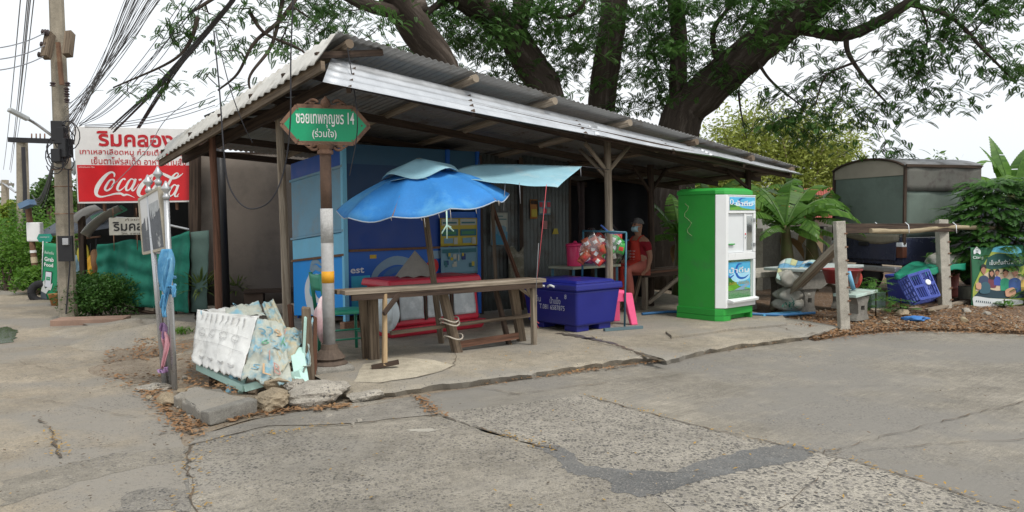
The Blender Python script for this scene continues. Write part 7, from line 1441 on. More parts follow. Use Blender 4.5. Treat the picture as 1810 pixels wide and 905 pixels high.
b = MB(); b.prism([tk(x, .11, z) for x, z in ((2.0, 1.14), (3.25, 1.12), (2.88, 1.54), (2.03, 1.56))], TRd * .012); b.build('side_window', plain('dark_glass', (.02, .025, .03), .08, spec=.6), tr)
for y in (.2, TW - .4): b = MB(); b.prism([tk(4.43, y, .72), tk(4.43, y + .25, .72), tk(4.44, y + .25, .88), tk(4.44, y, .88)], TA * .03); b.build('headlight', M_printwhite, tr, bevel=.01)

# ---- covered tubs, crate, banner
M_tubblue = plain('tub_blue', (.03, .05, .30), .45); M_tubred = mat('tub_brown_red', (.30, .075, .06), .6, .2, 4, .1)
tb1 = thing('blue_tub', 'dark blue plastic tub under the green cover beside the blue crate', 'tub', at(1610, 540, .05))
def rp(px_, py_, Y): return ad(px_, py_, Y)
q0, q1, q2 = at(1570, 533, .05), at(1622, 541, .05), at(1658, 532, .05)
b = MB(); lo_ = [q0, q1, q2, q0 + q2 - q1]; cc = sum(lo_) / 4; b.hexa(lo_, [cc + (p - cc) * 1.12 + Z3 * .42 for p in lo_]); b.build('tub_body', M_tubblue, tb1, bevel=.03, segs=3)
b = MB(); b.hexa([cc + (p - cc) * 1.14 + Z3 * .40 for p in lo_], [cc + (p - cc) * 1.18 + Z3 * .46 for p in lo_]); b.build('tub_rim', M_tubblue, tb1, bevel=.015)
dr = at(1680, 527, .05) + np.array([.0, .35, 0]); t = thing('red_drum', 'big faded red brown plastic drum behind the concrete post', 'drum', dr)
MB().lathe(dr, [(.28, 0), (.30, .05), (.30, .15), (.315, .17), (.30, .19), (.305, .38), (.32, .40), (.31, .42), (.31, .48)], 28).build('drum_body', M_tubred, t, smooth=True)
gcv = thing('green_cover', 'green plastic sheet spread over the blue tub and the red drum', 'tarpaulin', cc + Z3 * .5)
GP = [ad(1580, 488, 11.9), ad(1618, 462, 12.9), ad(1706, 462, 13.2), ad(1706, 475, 12.3)]
b = MB(); b.grid(lambda u, v: (lambda p: p + Z3 * (.03 * math.sin(u * 9 + v * 4) * v + .02 * math.sin(u * 23)))(catq(u, v)), 40, 14) if False else None
def gcf(u, v):
    back = ad(1612 + 96 * u, 463, 13.1); fr = lerp_line([ad(1580, 484, 11.75), ad(1610, 487, 11.55), ad(1636, 480, 11.7), ad(1660, 471, 12.2), ad(1707, 466, 12.4)], u); e = lerp_line([ad(1582, 494, 11.72), ad(1608, 495, 11.5), ad(1636, 489, 11.68), ad(1662, 481, 12.15), ad(1707, 477, 12.38)], u)
    p = back * (1 - v / .75) + fr * (v / .75) if v < .75 else fr * (1 - (v - .75) / .25) + e * ((v - .75) / .25)
    return p + Z3 * (.012 * math.sin(u * 17 + v * 5) + .01 * math.sin(u * 37) * v) + np.array([0, -1, 0]) * .012 * math.sin(u * 41) * v
b = MB(); b.grid(gcf, 50, 16); b.build('sheet', mat('green_cover', (.01, .20, .12), .5, .15, 4, .2), gcv, smooth=True, solid=.004)
o = lump(ad(1668, 463, 12.8), .22, 82, (20, 12), .15, (1.3, .8, .75)).build('white_sack', M_sackw, smooth=True); tag(o, 'pale sack lying on the green cover behind the concrete post', 'sack')
cr = thing('blue_crate', 'blue slatted plastic crate tipped on its corner against the blue tub', 'crate', at(1635, 545, .05))
K0, K1, K2, K3 = ad(1604, 487, 11.35), ad(1641, 476, 11.45), ad(1661, 522, 11.3), ad(1626, 530, 11.2)      # open face, tipped
kn_ = nrm(np.cross(K1 - K0, K3 - K0)); kn_ = kn_ if kn_[1] > 0 else -kn_
def kq(u, v, d=0.0): return (K0 * (1 - u) + K1 * u) * (1 - v) + (K3 * (1 - u) + K2 * u) * v + kn_ * d
M_crate = plain('crate_blue', (.075, .11, .40), .45)
b = MB()
for i in range(11): b.beam(kq(i / 10, .0, .01), kq(i / 10, 1, .01), .010, .012)
for v in (0, .04, .48, .52, .96, 1.0): b.beam(kq(0, v), kq(1, v), .022, .02)
for u in (0, .47, .53, 1): b.beam(kq(u, 0), kq(u, 1), .022, .02)
b.build('base_grid', M_crate, cr)
for (a, c) in (((0, 0), (1, 0)), ((1, 0), (1, 1)), ((1, 1), (0, 1)), ((0, 1), (0, 0))):
    b = MB(); 
    for d in (.05, .11, .17, .22): b.beam(kq(*a, d), kq(*c, d), .03, .012, up=kn_)
    for k in range(6): f = k / 5; p = np.array(a) * (1 - f) + np.array(c) * f; b.beam(kq(*p, 0), kq(*p, .22), .014, .014)
    b.build('side_grid', M_crate, cr)
o = MB().lathe(kq(.7, .45, -.015), [(.035, 0), (.045, -.004), (.04, -.012), (.01, -.016)], 16, kn_).build('white_lid', M_printwhite, cr)
# beer banner standing on the ground
N3, N2, N0, N1 = at(1716, 541, .06), at(1808, 540, .06), ad(1711, 440, 12.3), ad(1800, 432, 12.5)
nxd = nrm(N2 - N3); nw = .90; nh = .95
def bq(x, y, o=0.0): return N3 + nxd * x * nw + Z3 * y * nh + np.array([.08, .16, 0]) * y + nrm([.3, -1, 0]) * (.004 + o + .018 * math.sin(x * 6 + y * 4) * (.3 + y))
bb = thing('beer_banner', 'crumpled green printed beer banner with five figures standing by the shrub', 'banner', (N3 + N2) / 2)
outl = [(.02, .02), (0, .4), (.0, .95), (.34, .97), (.45, .99), (.86, .98), (.93, .7), (.99, .4), (1.0, .12), (.95, .03), (.5, .0), (.1, -.02)]
def clipx(u, v):
    xl = .0 + .04 * (1 - v) * 0; xr = 1.0 - .10 * max(0, v - .3); yt = 1.0 - .03 * (u < .35); return bq(xl + (xr - xl) * u, .0 + yt * v)
b = MB(); b.grid(clipx, 24, 24); b.build('cloth', plain('banner_deep_green', (.012, .11, .045), .5, var=.25), bb, smooth=True, solid=.004)
def bp(pts, m, lay, nm='print', smooth=True):
    q = [np.asarray(p, float) for p in pts]; q = [c[:2] for c in catmull([np.array([*p, 0]) for p in q + [q[0]]], 4)[:-1]] if smooth else q
    b = MB(); cx, cy = np.mean([p[0] for p in q]), np.mean([p[1] for p in q]); n = len(q)
    # concentric rings keep the print on the curved cloth
    vs = [bq(cx + (p[0] - cx) * k, cy + (p[1] - cy) * k, .008 + .0016 * lay) for k in (1, .66, .33) for p in q] + [bq(cx, cy, .008 + .0016 * lay)]
    fs = [(r * n + i, r * n + (i + 1) % n, (r + 1) * n + (i + 1) % n, (r + 1) * n + i) for r in (0, 1) for i in range(n)] + [(2 * n + i, 2 * n + (i + 1) % n, 3 * n) for i in range(n)]
    b.add(vs, fs); return b.build(nm, m, bb, smooth=True)
P_ = lambda n_, c: plain('bn_' + n_, c, .55)
bp([(.03, .0), (.02, .3), (.14, .55), (.32, .82), (.4, .93), (.6, .9), (.9, .72), (.95, .4), (.98, .15), (.9, .02), (.5, .0)], P_('glow', (.30, .36, .06)), 1)
bp([(.06, .25), (.1, .4), (.3, .56), (.6, .6), (.9, .5), (.94, .3), (.5, .2)], P_('pale', (.50, .40, .28)), 2)
bp([(.36, .90), (.44, .98), (.82, .97), (.88, .80), (.66, .86)], P_('sky', (.12, .46, .62)), 2)
bp([(.30, .80), (.5, .87), (.88, .78), (.9, .66), (.6, .62), (.28, .62)], P_('navygreen', (.01, .07, .06)), 2)
bp([(.03, .16), (.2, .30), (.45, .25), (.9, .26), (.97, .14), (.5, .12)], P_('ink', (.01, .035, .05)), 3)
bp([(.03, .01), (.03, .16), (.3, .13), (.6, .11), (.88, .09), (.9, .03), (.5, .0), (.2, -.01)], P_('white', (.55, .58, .58)), 4)
for k in range(8): bp([(.06 + k * .035, .07 - k * .004), (.075 + k * .035, .10 - k * .004), (.09 + k * .035, .095 - k * .004), (.075 + k * .035, .06 - k * .004)], P_('ink', (.01, .035, .05)), 5, smooth=False)
figs = ((.21, .60, .062, (.30, .14, .09), (.03, .05, .10), 'short'), (.36, .54, .045, (.36, .18, .12), (.14, .03, .05), 'long'), (.46, .55, .04, (.33, .16, .1), (.03, .06, .3), 'short'), (.60, .54, .055, (.40, .20, .13), (.02, .26, .14), 'short'), (.76, .56, .065, (.36, .18, .12), (.03, .08, .24), 'short'))
for k, (x, y, r, sk_, cl, hair) in enumerate(figs):
    bp([(x - r * 1.5, y - r * 5.2), (x - r * 1.5, y - r * 2.4), (x - r * .5, y - r * 1.6), (x + r * .5, y - r * 1.6), (x + r * 1.5, y - r * 2.4), (x + r * 1.6, y - r * 5.2)], P_(f'cloth{k}', cl), 6 + k * .1, 'printed_figure')
    if hair == 'long': bp([(x - r * 1.1, y - r * 2.2), (x - r * 1.1, y + r * .4), (x, y + r * 1.4), (x + r * 1.1, y + r * .4), (x + r * 1.1, y - r * 2.2)], P_('hair', (.015, .012, .01)), 7 + k * .1, 'printed_figure')
    bp([(x, y - r * 1.4), (x - r * .7, y - r * .5), (x - r * .75, y + r * .4), (x, y + r * 1.0), (x + r * .75, y + r * .4), (x + r * .7, y - r * .5)], P_(f'face{k}', sk_), 8 + k * .1, 'printed_figure')
    bp([(x - r * .85, y + r * .2), (x - r * .7, y + r * 1.1), (x, y + r * 1.5), (x + r * .8, y + r * 1.1), (x + r * .85, y + r * .2), (x, y + r * .75)], P_('hair', (.015, .012, .01)), 9 + k * .1, 'printed_figure')
bp([(.12, .36), (.13, .22), (.30, .22), (.31, .36), (.22, .40)], P_('drum', (.03, .09, .12)), 10, 'printed_drum'); bp([(.05, .38), (.06, .3), (.14, .28), (.14, .38)], P_('hand', (.5, .28, .18)), 10.4); bp([(.60, .16), (.6, .26), (.74, .3), (.78, .2), (.7, .14)], P_('hand', (.5, .28, .18)), 10.4); bp([(.87, .24), (.86, .40), (.94, .42), (.96, .26)], P_('glass', (.55, .38, .1)), 10.4)
text_mesh('เย็นเต็มคำว่าเชียร์', 'lettering', M_printwhite, bq(.58, .725, .026), nxd + Z3 * .03, Z3, .5, .075, bb)
text_mesh('Ciang', 'lettering', M_printwhite, bq(.115, .80, .022), nxd, Z3, .17, .055, bb, bold=.01)
bp([(.045, .86), (.045, .92), (.08, .955), (.11, .985), (.14, .955), (.175, .92), (.175, .86), (.14, .865), (.13, .89), (.11, .875), (.09, .89), (.08, .865)], M_printwhite, 3, 'emblem'); bp([(.10, .95), (.11, .975), (.12, .95)], P_('ink2', (.01, .1, .04)), 5, 'emblem', False); bp([(.105, .89), (.105, .93), (.115, .93), (.115, .89)], P_('ink2', (.01, .1, .04)), 5, 'emblem', False)
text_mesh('ดื่มอย่างมีสติ', 'lettering', M_printwhite, bq(.93, .06, .02), nxd, Z3, .09, .025, bb)
for x in (.06, .9): rod('prop_stick', M_wood, [bq(x, -.02, -.05), bq(x, .9, -.05)], .012, bb, 6)
# yard litter: crumpled blue bag, stones, planks
o = lump(at(1618, 563, .08), .11, 91, (18, 10), .3, (1.4, .8, .35)).build('blue_bag', plain('bag_blue', (.04, .16, .42), .45), smooth=True); tag(o, 'small crumpled blue plastic bag on the fallen leaves', 'plastic bag')
for k, (x, y, s, lab) in enumerate(((1596, 556, .12, 'flat pale stone on the leaves left of the blue bag'.replace(' left of', ' next to')), (1708, 552, .10, 'lumpy grey stone between the driftwood and the beer banner'), (1565, 572, .06, 'small tan stone on the leaves near the slab end'), (1745, 556, .06, 'little stone at the foot of the beer banner'), (1645, 552, .08, 'grey stone below the tipped blue crate'))): rock(lab, at(x, y, .07), (s, s * .7, s * .5), k, M_rock if k % 2 else M_rockbrown, 200 + k, z=.02)
for a, c, lab in (((1540, 549, .08), (1625, 545, .08), 'grey stick lying under the blue tub'), ((1640, 548, .08), (1706, 533, .1), 'weathered plank lying under the red drum')): o = MB().beam(at(*a), at(*c), .08, .04, jit=.01).build('loose_plank', M_woodlt); tag(o, lab, 'plank')
o = MB().lathe(at(1712, 530, .06) + np.array([0, .1, 0]), [(.1, 0), (.11, .2), (.115, .22), (.1, .22)], 16).build('cream_pot', plain('cream_pot', (.42, .42, .33), .6), smooth=True); tag(o, 'small cream bucket between the red drum and the beer banner', 'bucket')
o = MB().box(at(1546, 548, .05) + Z3 * .14 + np.array([0, .15, 0]), (.34, .3, .26), .5).build('grey_crate', plain('crate_grey', (.10, .15, .13), .6), bevel=.01); tag(o, 'dull grey green box under the ferny plant', 'box')

# ---- plants
L_ban = leafmat('banana_leaf', (.045, .13, .02), (.17, .33, .06), trans=.45, rough=.42); L_bandry = leafmat('banana_dry', (.2, .13, .06), (.3, .2, .09), trans=.2); L_fern = leafmat('fern_leaf', (.03, .10, .015), (.10, .24, .03)); L_dark = leafmat('shrub_leaf', (.025, .085, .015), (.075, .185, .03)); L_bamboo = leafmat('bamboo_leaf', (.16, .22, .03), (.36, .40, .09), trans=.3); L_rain = leafmat('rain_tree_leaf', (.028, .075, .018), (.08, .175, .036), trans=.38)
M_banstem = mat('banana_stem', (.10, .11, .04), .7, .35, 5, .2, tint=(.12, .08, .04), tint_amt=.4)
def banana_leaf(b, base, d, L_, w_, droop, rr, n=24, torn=.3):
    d = nrm(d); p = np.asarray(base, float).copy(); dd = d.copy(); mid = []
    for i in range(n + 1):
        mid.append((p.copy(), dd.copy())); p = p + dd * L_ / n; dd = nrm(dd - Z3 * droop / n * (0.3 + 1.4 * i / n))
    for s in (1, -1):
        tear = 0.0
        for i in range(2, n):
            t = i / n; w2 = w_ * .5 * math.sin(math.pi * min(1, .06 + .94 * t) ** .75); (p0, d0), (p1, d1) = mid[i], mid[i + 1]
            sd_ = nrm(np.cross(d0, Z3)) * s; up_n = nrm(np.cross(sd_, d0)) * s
            if rr.random() < torn: tear = rr.uniform(-.5, .1)
            fall = -.28 + tear; q = sd_ + d0 * .35 + np.array([0, 0, fall]); k = (.94 if torn > .1 else 1.0) if rr.random() < 1 - torn * 1.1 else .7
            b.add([p0, p0 * (1 - k) + p1 * k, p0 * (1 - k) + p1 * k + q * w2, p0 + q * w2], [(0, 1, 2, 3)] if s > 0 else [(3, 2, 1, 0)])
    b.tube([m[0] for m in mid[::3]], [.022 - .0025 * i for i in range(len(mid[::3]))], 5)
def banana(label, base, H, leaves, seed, group='banana plants', torn=.3):
    rr = random.Random(seed); t = thing('banana_plant', label, 'banana plant', base, 0, group); base = np.asarray(base, float); b = MB(); b.tube([base, base + np.array([.04, 0, H * .5]), base + Z3 * H], [.15, .12, .07], 12, wob=.06); b.build('stem', M_banstem, t, smooth=True)
    for (az, el, L_, w_, dr) in leaves:
        b = MB(); banana_leaf(b, base + Z3 * H * .97, [math.cos(R(az)), math.sin(R(az)), math.tan(R(el))], L_, w_, dr, rr, torn=torn); b.build('leaf', L_ban, t)
    b = MB()
    for k in range(3): a = rr.uniform(0, 6.28); leafmesh(b, base + Z3 * H * .85, [math.cos(a), math.sin(a), -.2], H * .5, .2, 1.6, 6)
    b.build('dry_leaf', L_bandry, t); return t
bnA = at(1388, 505, 0); bnA = ad(1388, 480, 13.6); bnA[2] = 0
banana('tall banana plant with arching torn leaves beside the vending machine', bnA, 1.35, ((175, 55, 1.5, .46, 2.4), (10, 50, 1.5, .46, 2.2), (200, 38, 1.3, .42, 2.2), (345, 38, 1.5, .44, 2.2), (60, 66, 1.5, .48, 2.0), (120, 62, 1.5, .44, 2.0), (280, 30, 1.2, .4, 2.2), (30, 60, 1.7, .44, 2.4), (150, 62, 1.6, .42, 2.5), (320, 48, 1.4, .4, 2.4), (0, 5, 1.1, .34, 1.0), (330, -10, 1.0, .32, 1.0), (225, 10, 1.0, .34, 1.2), (90, 30, 1.3, .4, 1.5)), 3)
bnB = ad(1432, 470, 15.0); bnB[2] = 0
banana('second banana plant nearer the truck with a leaf against the canopy', bnB, 1.5, ((160, 52, 1.7, .48, 2.2), (20, 55, 1.6, .48, 2.2), (190, 32, 1.5, .45, 2.0), (350, 36, 1.5, .45, 2.2), (205, 58, 1.5, .42, 2.2), (250, 52, 1.4, .42, 2.3), (270, 40, 1.2, .42, 1.8), (100, 60, 1.4, .45, 1.2), (310, 5, 1.2, .36, 1.2), (215, 45, 1.3, .4, 1.7)), 5)
bnC = ad(1200, 470, 14.2); bnC[2] = 0
banana('banana plant glimpsed between the dark posts at the back of the stall', bnC, 1.2, ((180, 60, 1.3, .42, 1.4), (20, 55, 1.2, .4, 1.5), (240, 40, 1.0, .4, 1.6), (300, 30, 1.1, .4, 1.6), (90, 60, 1.2, .4, 1.2), (200, 10, 1.0, .36, 1.3)), 7)
bnE = ad(1245, 470, 16.2); bnE[2] = 0
banana('banana plant behind the vending machine under the roof end', bnE, 1.8, ((170, 60, 1.3, .42, 1.4), (10, 50, 1.3, .42, 1.5), (250, 40, 1.1, .4, 1.6), (320, 30, 1.2, .4, 1.6), (90, 60, 1.2, .4, 1.2)), 17)
bnD = ad(1785, 470, 17.5); bnD[2] = 0
banana('banana plant with upright pale leaves behind the dark shrub', bnD, 2.0, ((180, 45, 1.4, .5, 1.9), (110, 74, 1.5, .55, .9), (10, 62, 1.9, .55, 2.0), (150, 70, 1.3, .5, 1.0), (330, 45, 1.6, .55, 2.0), (230, 50, 1.2, .5, 2.0), (30, 68, 1.6, .5, 1.4)), 9, torn=.06)
bnF = ad(1605, 470, 19.5); bnF[2] = 0
banana('banana plant whose leaf tip shows over the truck canopy', bnF, 2.2, ((95, 60, 1.2, .5, 1.8), (10, 40, 1.2, .45, 1.8), (180, 30, 1.2, .45, 1.8)), 12, torn=.06)
bnG = ad(1690, 470, 20.5); bnG[2] = 0
banana('banana plant standing far behind the truck canopy roof', bnG, 2.3, ((140, 62, 1.4, .5, 1.8), (20, 55, 1.5, .5, 1.6), (180, 30, 1.2, .45, 1.8), (350, 30, 1.3, .45, 1.8)), 14, torn=.06)
# pinnate shrub: fronds with paired leaflets, in layers
def frond(b, base, d, L_, nl, lw, ll, droop=.6):
    d = nrm(d); p = np.asarray(base, float).copy(); dd = d.copy(); vs, fs = [], []; o = 0
    for i in range(nl):
        t = (i + 1) / nl; p = p + dd * L_ / nl; dd = nrm(dd - Z3 * droop / nl); sd_ = nrm(np.cross(dd, Z3) + np.array([1e-6, 0, 0])); k = ll * math.sin(math.pi * (.18 + .74 * t))
        for s in (1, -1):
            q = nrm(sd_ * s + dd * .45 - Z3 * .12) ; w_ = dd * lw
            vs += [p, p + q * k * .55 - w_, p + q * k, p + q * k * .55 + w_]; fs.append((o, o + 1, o + 2, o + 3)); o += 4
    b.add(vs, fs)
rr = random.Random(44)
sbase = ad(1765, 500, 12.95); sbase[2] = 0
t = thing('feathery_shrub', 'dense dark green shrub with layered feathery leaves behind the beer banner', 'shrub', sbase); b = MB()
for k in range(800):
    a = rr.uniform(0, 6.28); h = rr.uniform(.55, 2.08); r = (.78 if h < 1.7 else .5) * rr.random() ** .5; c = sbase + np.array([math.cos(a) * r * (1.0), math.sin(a) * r * .6, h]); frond(b, c, [math.cos(a), math.sin(a) - .3, rr.uniform(-.15, .5)], rr.uniform(.28, .45), 9, .024, .13, .8)
b.build('foliage', L_dark, t); b = MB()
for k in range(9): a = rr.uniform(0, 6.28); b.tube([sbase, sbase + np.array([math.cos(a) * .2, math.sin(a) * .15, .9]), sbase + np.array([math.cos(a) * .6, math.sin(a) * .4, 1.8])], [.03, .02, .006], 5)
b.build('stem', M_wooddk, t)
for (x, y, Y, n, h, lab, L2) in ((1548, 548, 11.0, 60, .55, 'ferny green plant growing beside the concrete bench', .3), (1592, 548, 11.3, 30, .25, 'low dark weed in front of the blue tub', .18), (1810, 548, 12.2, 26, .3, 'small weed at the far edge of the beer banner', .2), (1775, 545, 12.05, 16, .14, 'tiny bright weed under the beer banner', .12), (1655, 460, 12.9, 30, .85, 'leafy twig sticking up between the truck and the tubs', .25)):
    c = ad(x, y, Y); c[2] = .04; t = thing('fern_weed', lab, 'weed', c); b = MB()
    for k in range(n): a = rr.uniform(0, 6.28); frond(b, c + np.array([rr.uniform(-.12, .12), rr.uniform(-.1, .1), rr.uniform(.2, 1) * h]), [math.cos(a), math.sin(a), rr.uniform(0, .8)], L2 * rr.uniform(.7, 1.1), 8, .012, .06, 1.0)
    b.build('foliage', L_fern, t); rod('stem', M_wooddk, [c, c + Z3 * h], .01, t, 5)
# bamboo grove and far greenery: each clump its own
def bamboo(label, px_, Y, H, wd, n, seed):
    rr = random.Random(seed); c = ad(px_, 450, Y); c[2] = 0; t = thing('bamboo_clump', label, 'bamboo', c, 0, 'bamboo clumps behind the stall'); b = MB(); lf = MB()
    for k in range(16):
        a = rr.uniform(0, 6.28); l_ = rr.uniform(.1, .8) * wd; tip = c + np.array([math.cos(a) * l_, math.sin(a) * l_ * .6, H * rr.uniform(.7, 1.05)]); P = catmull([c + np.array([math.cos(a) * .3, math.sin(a) * .3, 0]), c + np.array([math.cos(a) * l_ * .3, math.sin(a) * l_ * .3, H * .5]), tip], 4); b.tube(P, list(np.linspace(.04, .012, len(P))), 5)
        for q in range(n // 16):
            u = rr.uniform(.3, 1); p = lerp_line(P, u) + np.array([rr.gauss(0, .45), rr.gauss(0, .35), rr.gauss(0, .35)]); leafcloud(lf, p, (.36, .32, .32), 8, .17, rr, .2, .34)
    b.build('culm', M_bamboo, t); lf.build('foliage', L_bamboo, t)
bamboo('yellow green bamboo clump behind the far end of the stall roof', 1300, 27, 5.2, 2.2, 1500, 1); bamboo('widest yellow green bamboo clump between the stall and the truck', 1400, 28, 5.4, 2.6, 1900, 2); bamboo('bamboo clump rising just behind the truck canopy', 1475, 29, 4.9, 2.0, 1300, 3); bamboo('bamboo clump behind the big leaning tree trunk', 1235, 30, 4.6, 2.0, 1000, 4)
fartree('low green tree behind the garden wall and the house', 1430, 460, 330, 33, 150, L_tree, 5000, .2, 'trees behind the yard'); fartree('low green tree behind the vending machine', 1290, 460, 320, 32, 150, L_tree, 5000, .2, 'trees behind the yard'); fartree('green tree behind the stall glimpsed past its far posts', 1190, 460, 330, 33, 150, L_tree, 4000, .2, 'trees behind the yard')
fartree('thin airy tree showing over the truck canopy', 1655, 460, 262, 30, 110, L_tree, 1300, .2, 'trees behind the yard'); fartree('pale green tree far behind the dark shrub', 1800, 460, 330, 34, 200, L_tree, 4000, .25, 'trees behind the yard'); fartree('wide low tree far behind the truck', 1560, 460, 345, 36, 220, L_tree, 4000, .25, 'trees behind the yard')
# far treeline closing the horizon
b = MB(); rr = random.Random(5)
for k in range(70):
    x = -130 + k * 3.6; Y = 62 + rr.uniform(-6, 6) + abs(x) * .0; leafcloud(b, np.array([x, Y, 1.6]), (3.2, 2, rr.uniform(1.8, 2.8)), 420, .5, rr, .4)
o = struct(b.build('far_woods', L_tree), 'stuff')
# ================================================================ RAIN TREES BEHIND THE STALL
M_bark = mat('rain_tree_bark', (.055, .044, .036), .95, .6, 1.2, .9, tint=(.12, .10, .085), tint_amt=.3, tint_scale=1.0, coords='UV', stretch=(1.1, 9, 1), fine=7, spec=.1)
class Tree:
    def __init__(s, label, base, fs=1.0):
        s.fs = fs; s.t = thing('rain_tree', label, 'tree', base, 0, 'rain trees behind the stall'); s.w = MB(); s.nodes = []; s.lf = MB(); s.tips = []
    def limb(s, pts, r0, r1, n=10, sub=8):
        P = catmull([np.asarray(p, float) for p in pts], sub); rs = np.linspace(r0, r1, len(P)); s.w.tube(P, list(rs), n, wob=.05 if r0 > .1 else .0)
        s.nodes += [(p, r) for p, r in zip(P, rs)]
    def twig(s, c, rr, nmin=0):
        A = np.array([q[0] for q in s.nodes]); d = np.linalg.norm((A - c) * np.array([1, 1, 1]), axis=1) + .25 * np.maximum(0, A[:, 2] - c[2] - .5); i = int(np.argmin(d)); a, ra = s.nodes[i]; L_ = np.linalg.norm(c - a)
        if L_ < .12: return
        k = max(2, int(L_ / .45)); mid = [a + (c - a) * (j / k) + np.array([rr.gauss(0, .055), rr.gauss(0, .055), rr.gauss(0, .05) + .10 * L_ * math.sin(math.pi * j / k) * .5]) * (0 < j < k) for j in range(k + 1)]
        r0 = min(ra * .6, .012 + .012 * L_); P = catmull(mid, 3); rs = np.linspace(max(r0, .007), .005, len(P)); s.w.tube(P, list(rs), 5); s.nodes += [(p, r) for p, r in zip(P[2:], rs[2:])]
    def leaves(s, c, rr, n, spread):
        spread = spread * (.75 if s.fs < 1 else 1)
        for _ in range(int(n * (2.8 if s.fs < 1 else 2.1))):
            a = rr.uniform(0, 6.28); q = c + np.array([rr.gauss(0, spread), rr.gauss(0, spread), rr.gauss(0, spread * .33)])
            frond(s.lf, q, [math.cos(a), math.sin(a), rr.uniform(-.35, .25)], rr.uniform(.18, .3) * s.fs, 10, .018 * s.fs, .054 * s.fs, .9)
    def done(s): s.w.build('trunk', M_bark, s.t, smooth=True); s.lf.build('crown', L_rain, s.t)
rr = random.Random(2024)
T1 = Tree('thick trunk leaning away over the near end of the stall roof', ad(800, 480, 14.5) * np.array([1, 1, 0]), .72)
T1.limb([ad(830, 480, 14.6) * np.array([1, 1, 0]), ad(815, 250, 14.5), ad(780, 120, 14.2), ad(735, 50, 13.6), ad(690, -20, 13.0), ad(640, -120, 12.2)], .36, .24, 14)
T1.limb([ad(745, 10, 13.7), ad(690, 18, 13.0), ad(640, 5, 12.2), ad(590, -20, 11.4)], .14, .08)
T1.limb([ad(560, -60, 10.8), ad(500, 30, 10.4), ad(450, 75, 10.2), ad(420, 130, 10.2), ad(385, 160, 10.2)], .035, .012, 8)
T1.limb([ad(660, -60, 12.5), ad(600, -50, 11.5), ad(520, -40, 10.8), ad(430, -30, 10.2), ad(340, 20, 10)], .06, .02, 8)
T1.limb([ad(350, 30, 10), ad(335, 75, 10), ad(300, 110, 10), ad(200, 155, 10)], .03, .01, 6); T1.limb([ad(440, 20, 10.2), ad(470, 60, 10.2), ad(540, 95, 10.4), ad(560, 160, 10.6)], .03, .01, 6)
T1.limb([ad(500, 0, 10.5), ad(480, 80, 10.3), ad(440, 140, 10.2), ad(460, 190, 10.3)], .03, .01, 6)
T2 = Tree('dark forked trunk behind the middle of the stall roof', ad(965, 480, 16.5) * np.array([1, 1, 0]))
T2.limb([ad(975, 480, 16.5) * np.array([1, 1, 0]), ad(970, 200, 16.4), ad(935, 110, 16.2), ad(885, 40, 15.8), ad(830, 5, 15.2), ad(770, -40, 14.4)], .42, .2, 14)
T2.limb([ad(905, 70, 16), ad(922, 20, 16), ad(920, -40, 16), ad(930, -120, 16)], .22, .14, 12)
T2.limb([ad(800, -10, 15), ad(740, 30, 14.5), ad(690, 35, 14)], .08, .03, 8); T2.limb([ad(925, 0, 16), ad(990, 30, 15.5), ad(1030, 10, 15), ad(1035, -40, 15)], .05, .02, 8)
T3 = Tree('upright dark trunk behind the stall between its two forked neighbours', ad(1055, 480, 17.5) * np.array([1, 1, 0]))
T3.limb([ad(1052, 480, 17.5) * np.array([1, 1, 0]), ad(1062, 200, 17.5), ad(1078, 80, 17.3), ad(1088, -20, 17), ad(1092, -150, 17)], .33, .26, 14)
T3.limb([ad(1085, 0, 17), ad(1120, -60, 16.6), ad(1180, -100, 16)], .12, .05, 8)
T4 = Tree('massive trunk with a great limb sweeping out over the truck', ad(1190, 480, 16.5) * np.array([1, 1, 0]))
T4.limb([ad(1180, 480, 16.5) * np.array([1, 1, 0]), ad(1200, 230, 16.5), ad(1245, 165, 16.2), ad(1330, 90, 15.6), ad(1420, 20, 15), ad(1500, -50, 14.5), ad(1600, -130, 14)], .48, .26, 16)
T4.limb([ad(1200, 240, 16.45), ad(1198, 150, 16.4), ad(1200, 60, 16.2), ad(1190, -20, 16), ad(1175, -120, 15.8)], .21, .13, 12)
T4.limb([ad(1385, 45, 15.3), ad(1440, 55, 15), ad(1495, 62, 14.7), ad(1560, 35, 14.4), ad(1620, -5, 14), ad(1700, -60, 13.6)], .13, .08, 10)
T4.limb([ad(1495, 62, 14.7), ad(1500, 95, 14.6), ad(1530, 140, 14.4), ad(1570, 185, 14.2)], .06, .015, 8)
T4.limb([ad(1600, 5, 14.1), ad(1680, 30, 13.8), ad(1740, 90, 13.5), ad(1790, 140, 13.3)], .05, .015, 8); T4.limb([ad(1510, 110, 14.5), ad(1460, 135, 14.4), ad(1440, 190, 14.3)], .03, .01, 6)
T4.limb([ad(1330, 90, 15.5), ad(1360, 140, 15.2), ad(1420, 190, 15)], .04, .012, 6); T4.limb([ad(1620, -5, 14), ad(1640, 60, 13.9), ad(1620, 140, 13.8)], .03, .01, 6); T4.limb([ad(1305, 160, 16), ad(1310, 200, 15.9), ad(1320, 245, 15.8)], .03, .008, 6)
T4.limb([ad(1280, 140, 16), ad(1260, 60, 15.6), ad(1300, 0, 15)], .08, .03, 8)
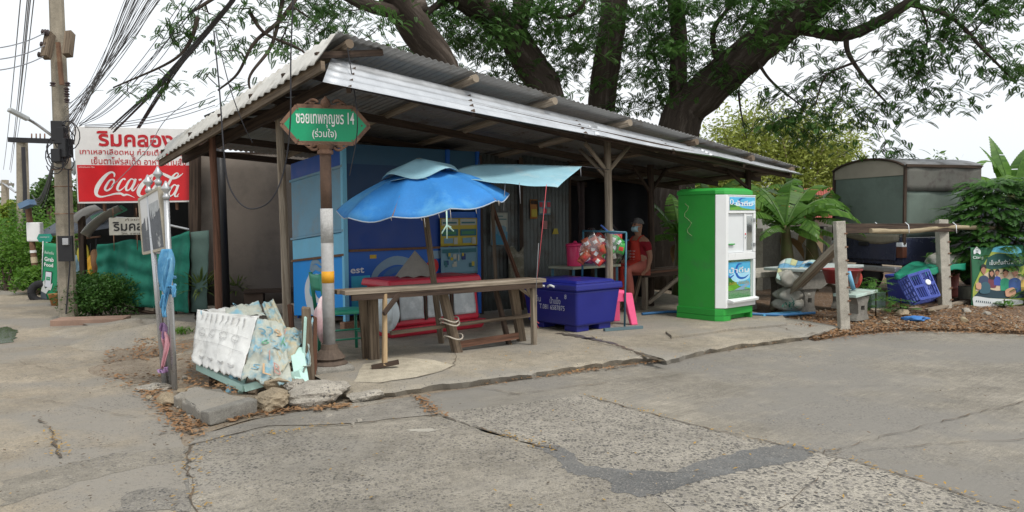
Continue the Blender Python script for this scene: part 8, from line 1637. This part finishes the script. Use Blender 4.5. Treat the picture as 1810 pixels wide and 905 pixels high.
# where the crowns carry leaves: (tree, x0, x1, y0, y1, depth range, clumps, fronds per clump)
REG = [(T1, 520, 700, 0, 110, 10.5, 13.5, 36, 8), (T1, 300, 520, -10, 90, 9.6, 10.8, 17, 7), (T1, 195, 300, 120, 165, 9.7, 10.2, 4, 6), (T1, 360, 620, 90, 210, 10, 11.2, 9, 5), (T1, 640, 740, 60, 160, 14, 16, 16, 8), (T1, 300, 360, 40, 70, 9.8, 10.2, 4, 8),
       (T1, 440, 760, -160, -10, 10, 14, 16, 8),
       (T2, 740, 1010, -20, 80, 14.2, 17, 84, 10), (T2, 760, 960, 60, 160, 15.5, 18, 46, 9), (T2, 960, 1040, 90, 190, 15.5, 18, 16, 8), (T2, 700, 1050, -160, -20, 14, 18, 26, 10),
       (T3, 1000, 1180, -20, 100, 15.5, 18.5, 64, 10), (T3, 1040, 1180, 90, 200, 16.5, 19, 38, 8), (T3, 1000, 1200, -160, -20, 15, 18, 20, 10),
       (T4, 1150, 1420, -20, 90, 14.2, 17, 90, 10), (T4, 1140, 1300, 80, 190, 15, 17.5, 46, 9), (T4, 1400, 1560, -10, 60, 14, 16, 22, 9), (T4, 1400, 1640, 90, 200, 13.8, 15.2, 32, 8), (T4, 1540, 1810, -10, 90, 13.2, 14.6, 46, 9), (T4, 1600, 1830, 80, 190, 13, 14.4, 30, 8), (T4, 1330, 1480, 130, 230, 14.4, 15.6, 20, 7), (T4, 1360, 1520, 200, 260, 14.2, 15, 12, 8), (T4, 1560, 1610, 235, 275, 14, 14.6, 5, 7), (T4, 1200, 1850, -190, -20, 13, 17, 60, 10), (T4, 1500, 1640, 180, 215, 14, 14.6, 9, 7)]
for tree, x0, x1, y0, y1, Y0, Y1, n, fr_n in REG:
    cs_ = [ad(rr.uniform(x0, x1), rr.uniform(y0, y1), rr.uniform(Y0, Y1)) for _ in range(n)]
    A = np.array([q[0] for q in tree.nodes]); cs_.sort(key=lambda c: float(np.min(np.linalg.norm(A - c, axis=1))))
    for c in cs_: tree.twig(c, rr); tree.leaves(c, rr, fr_n, .20)
for t_ in (T1, T2, T3, T4): t_.done()
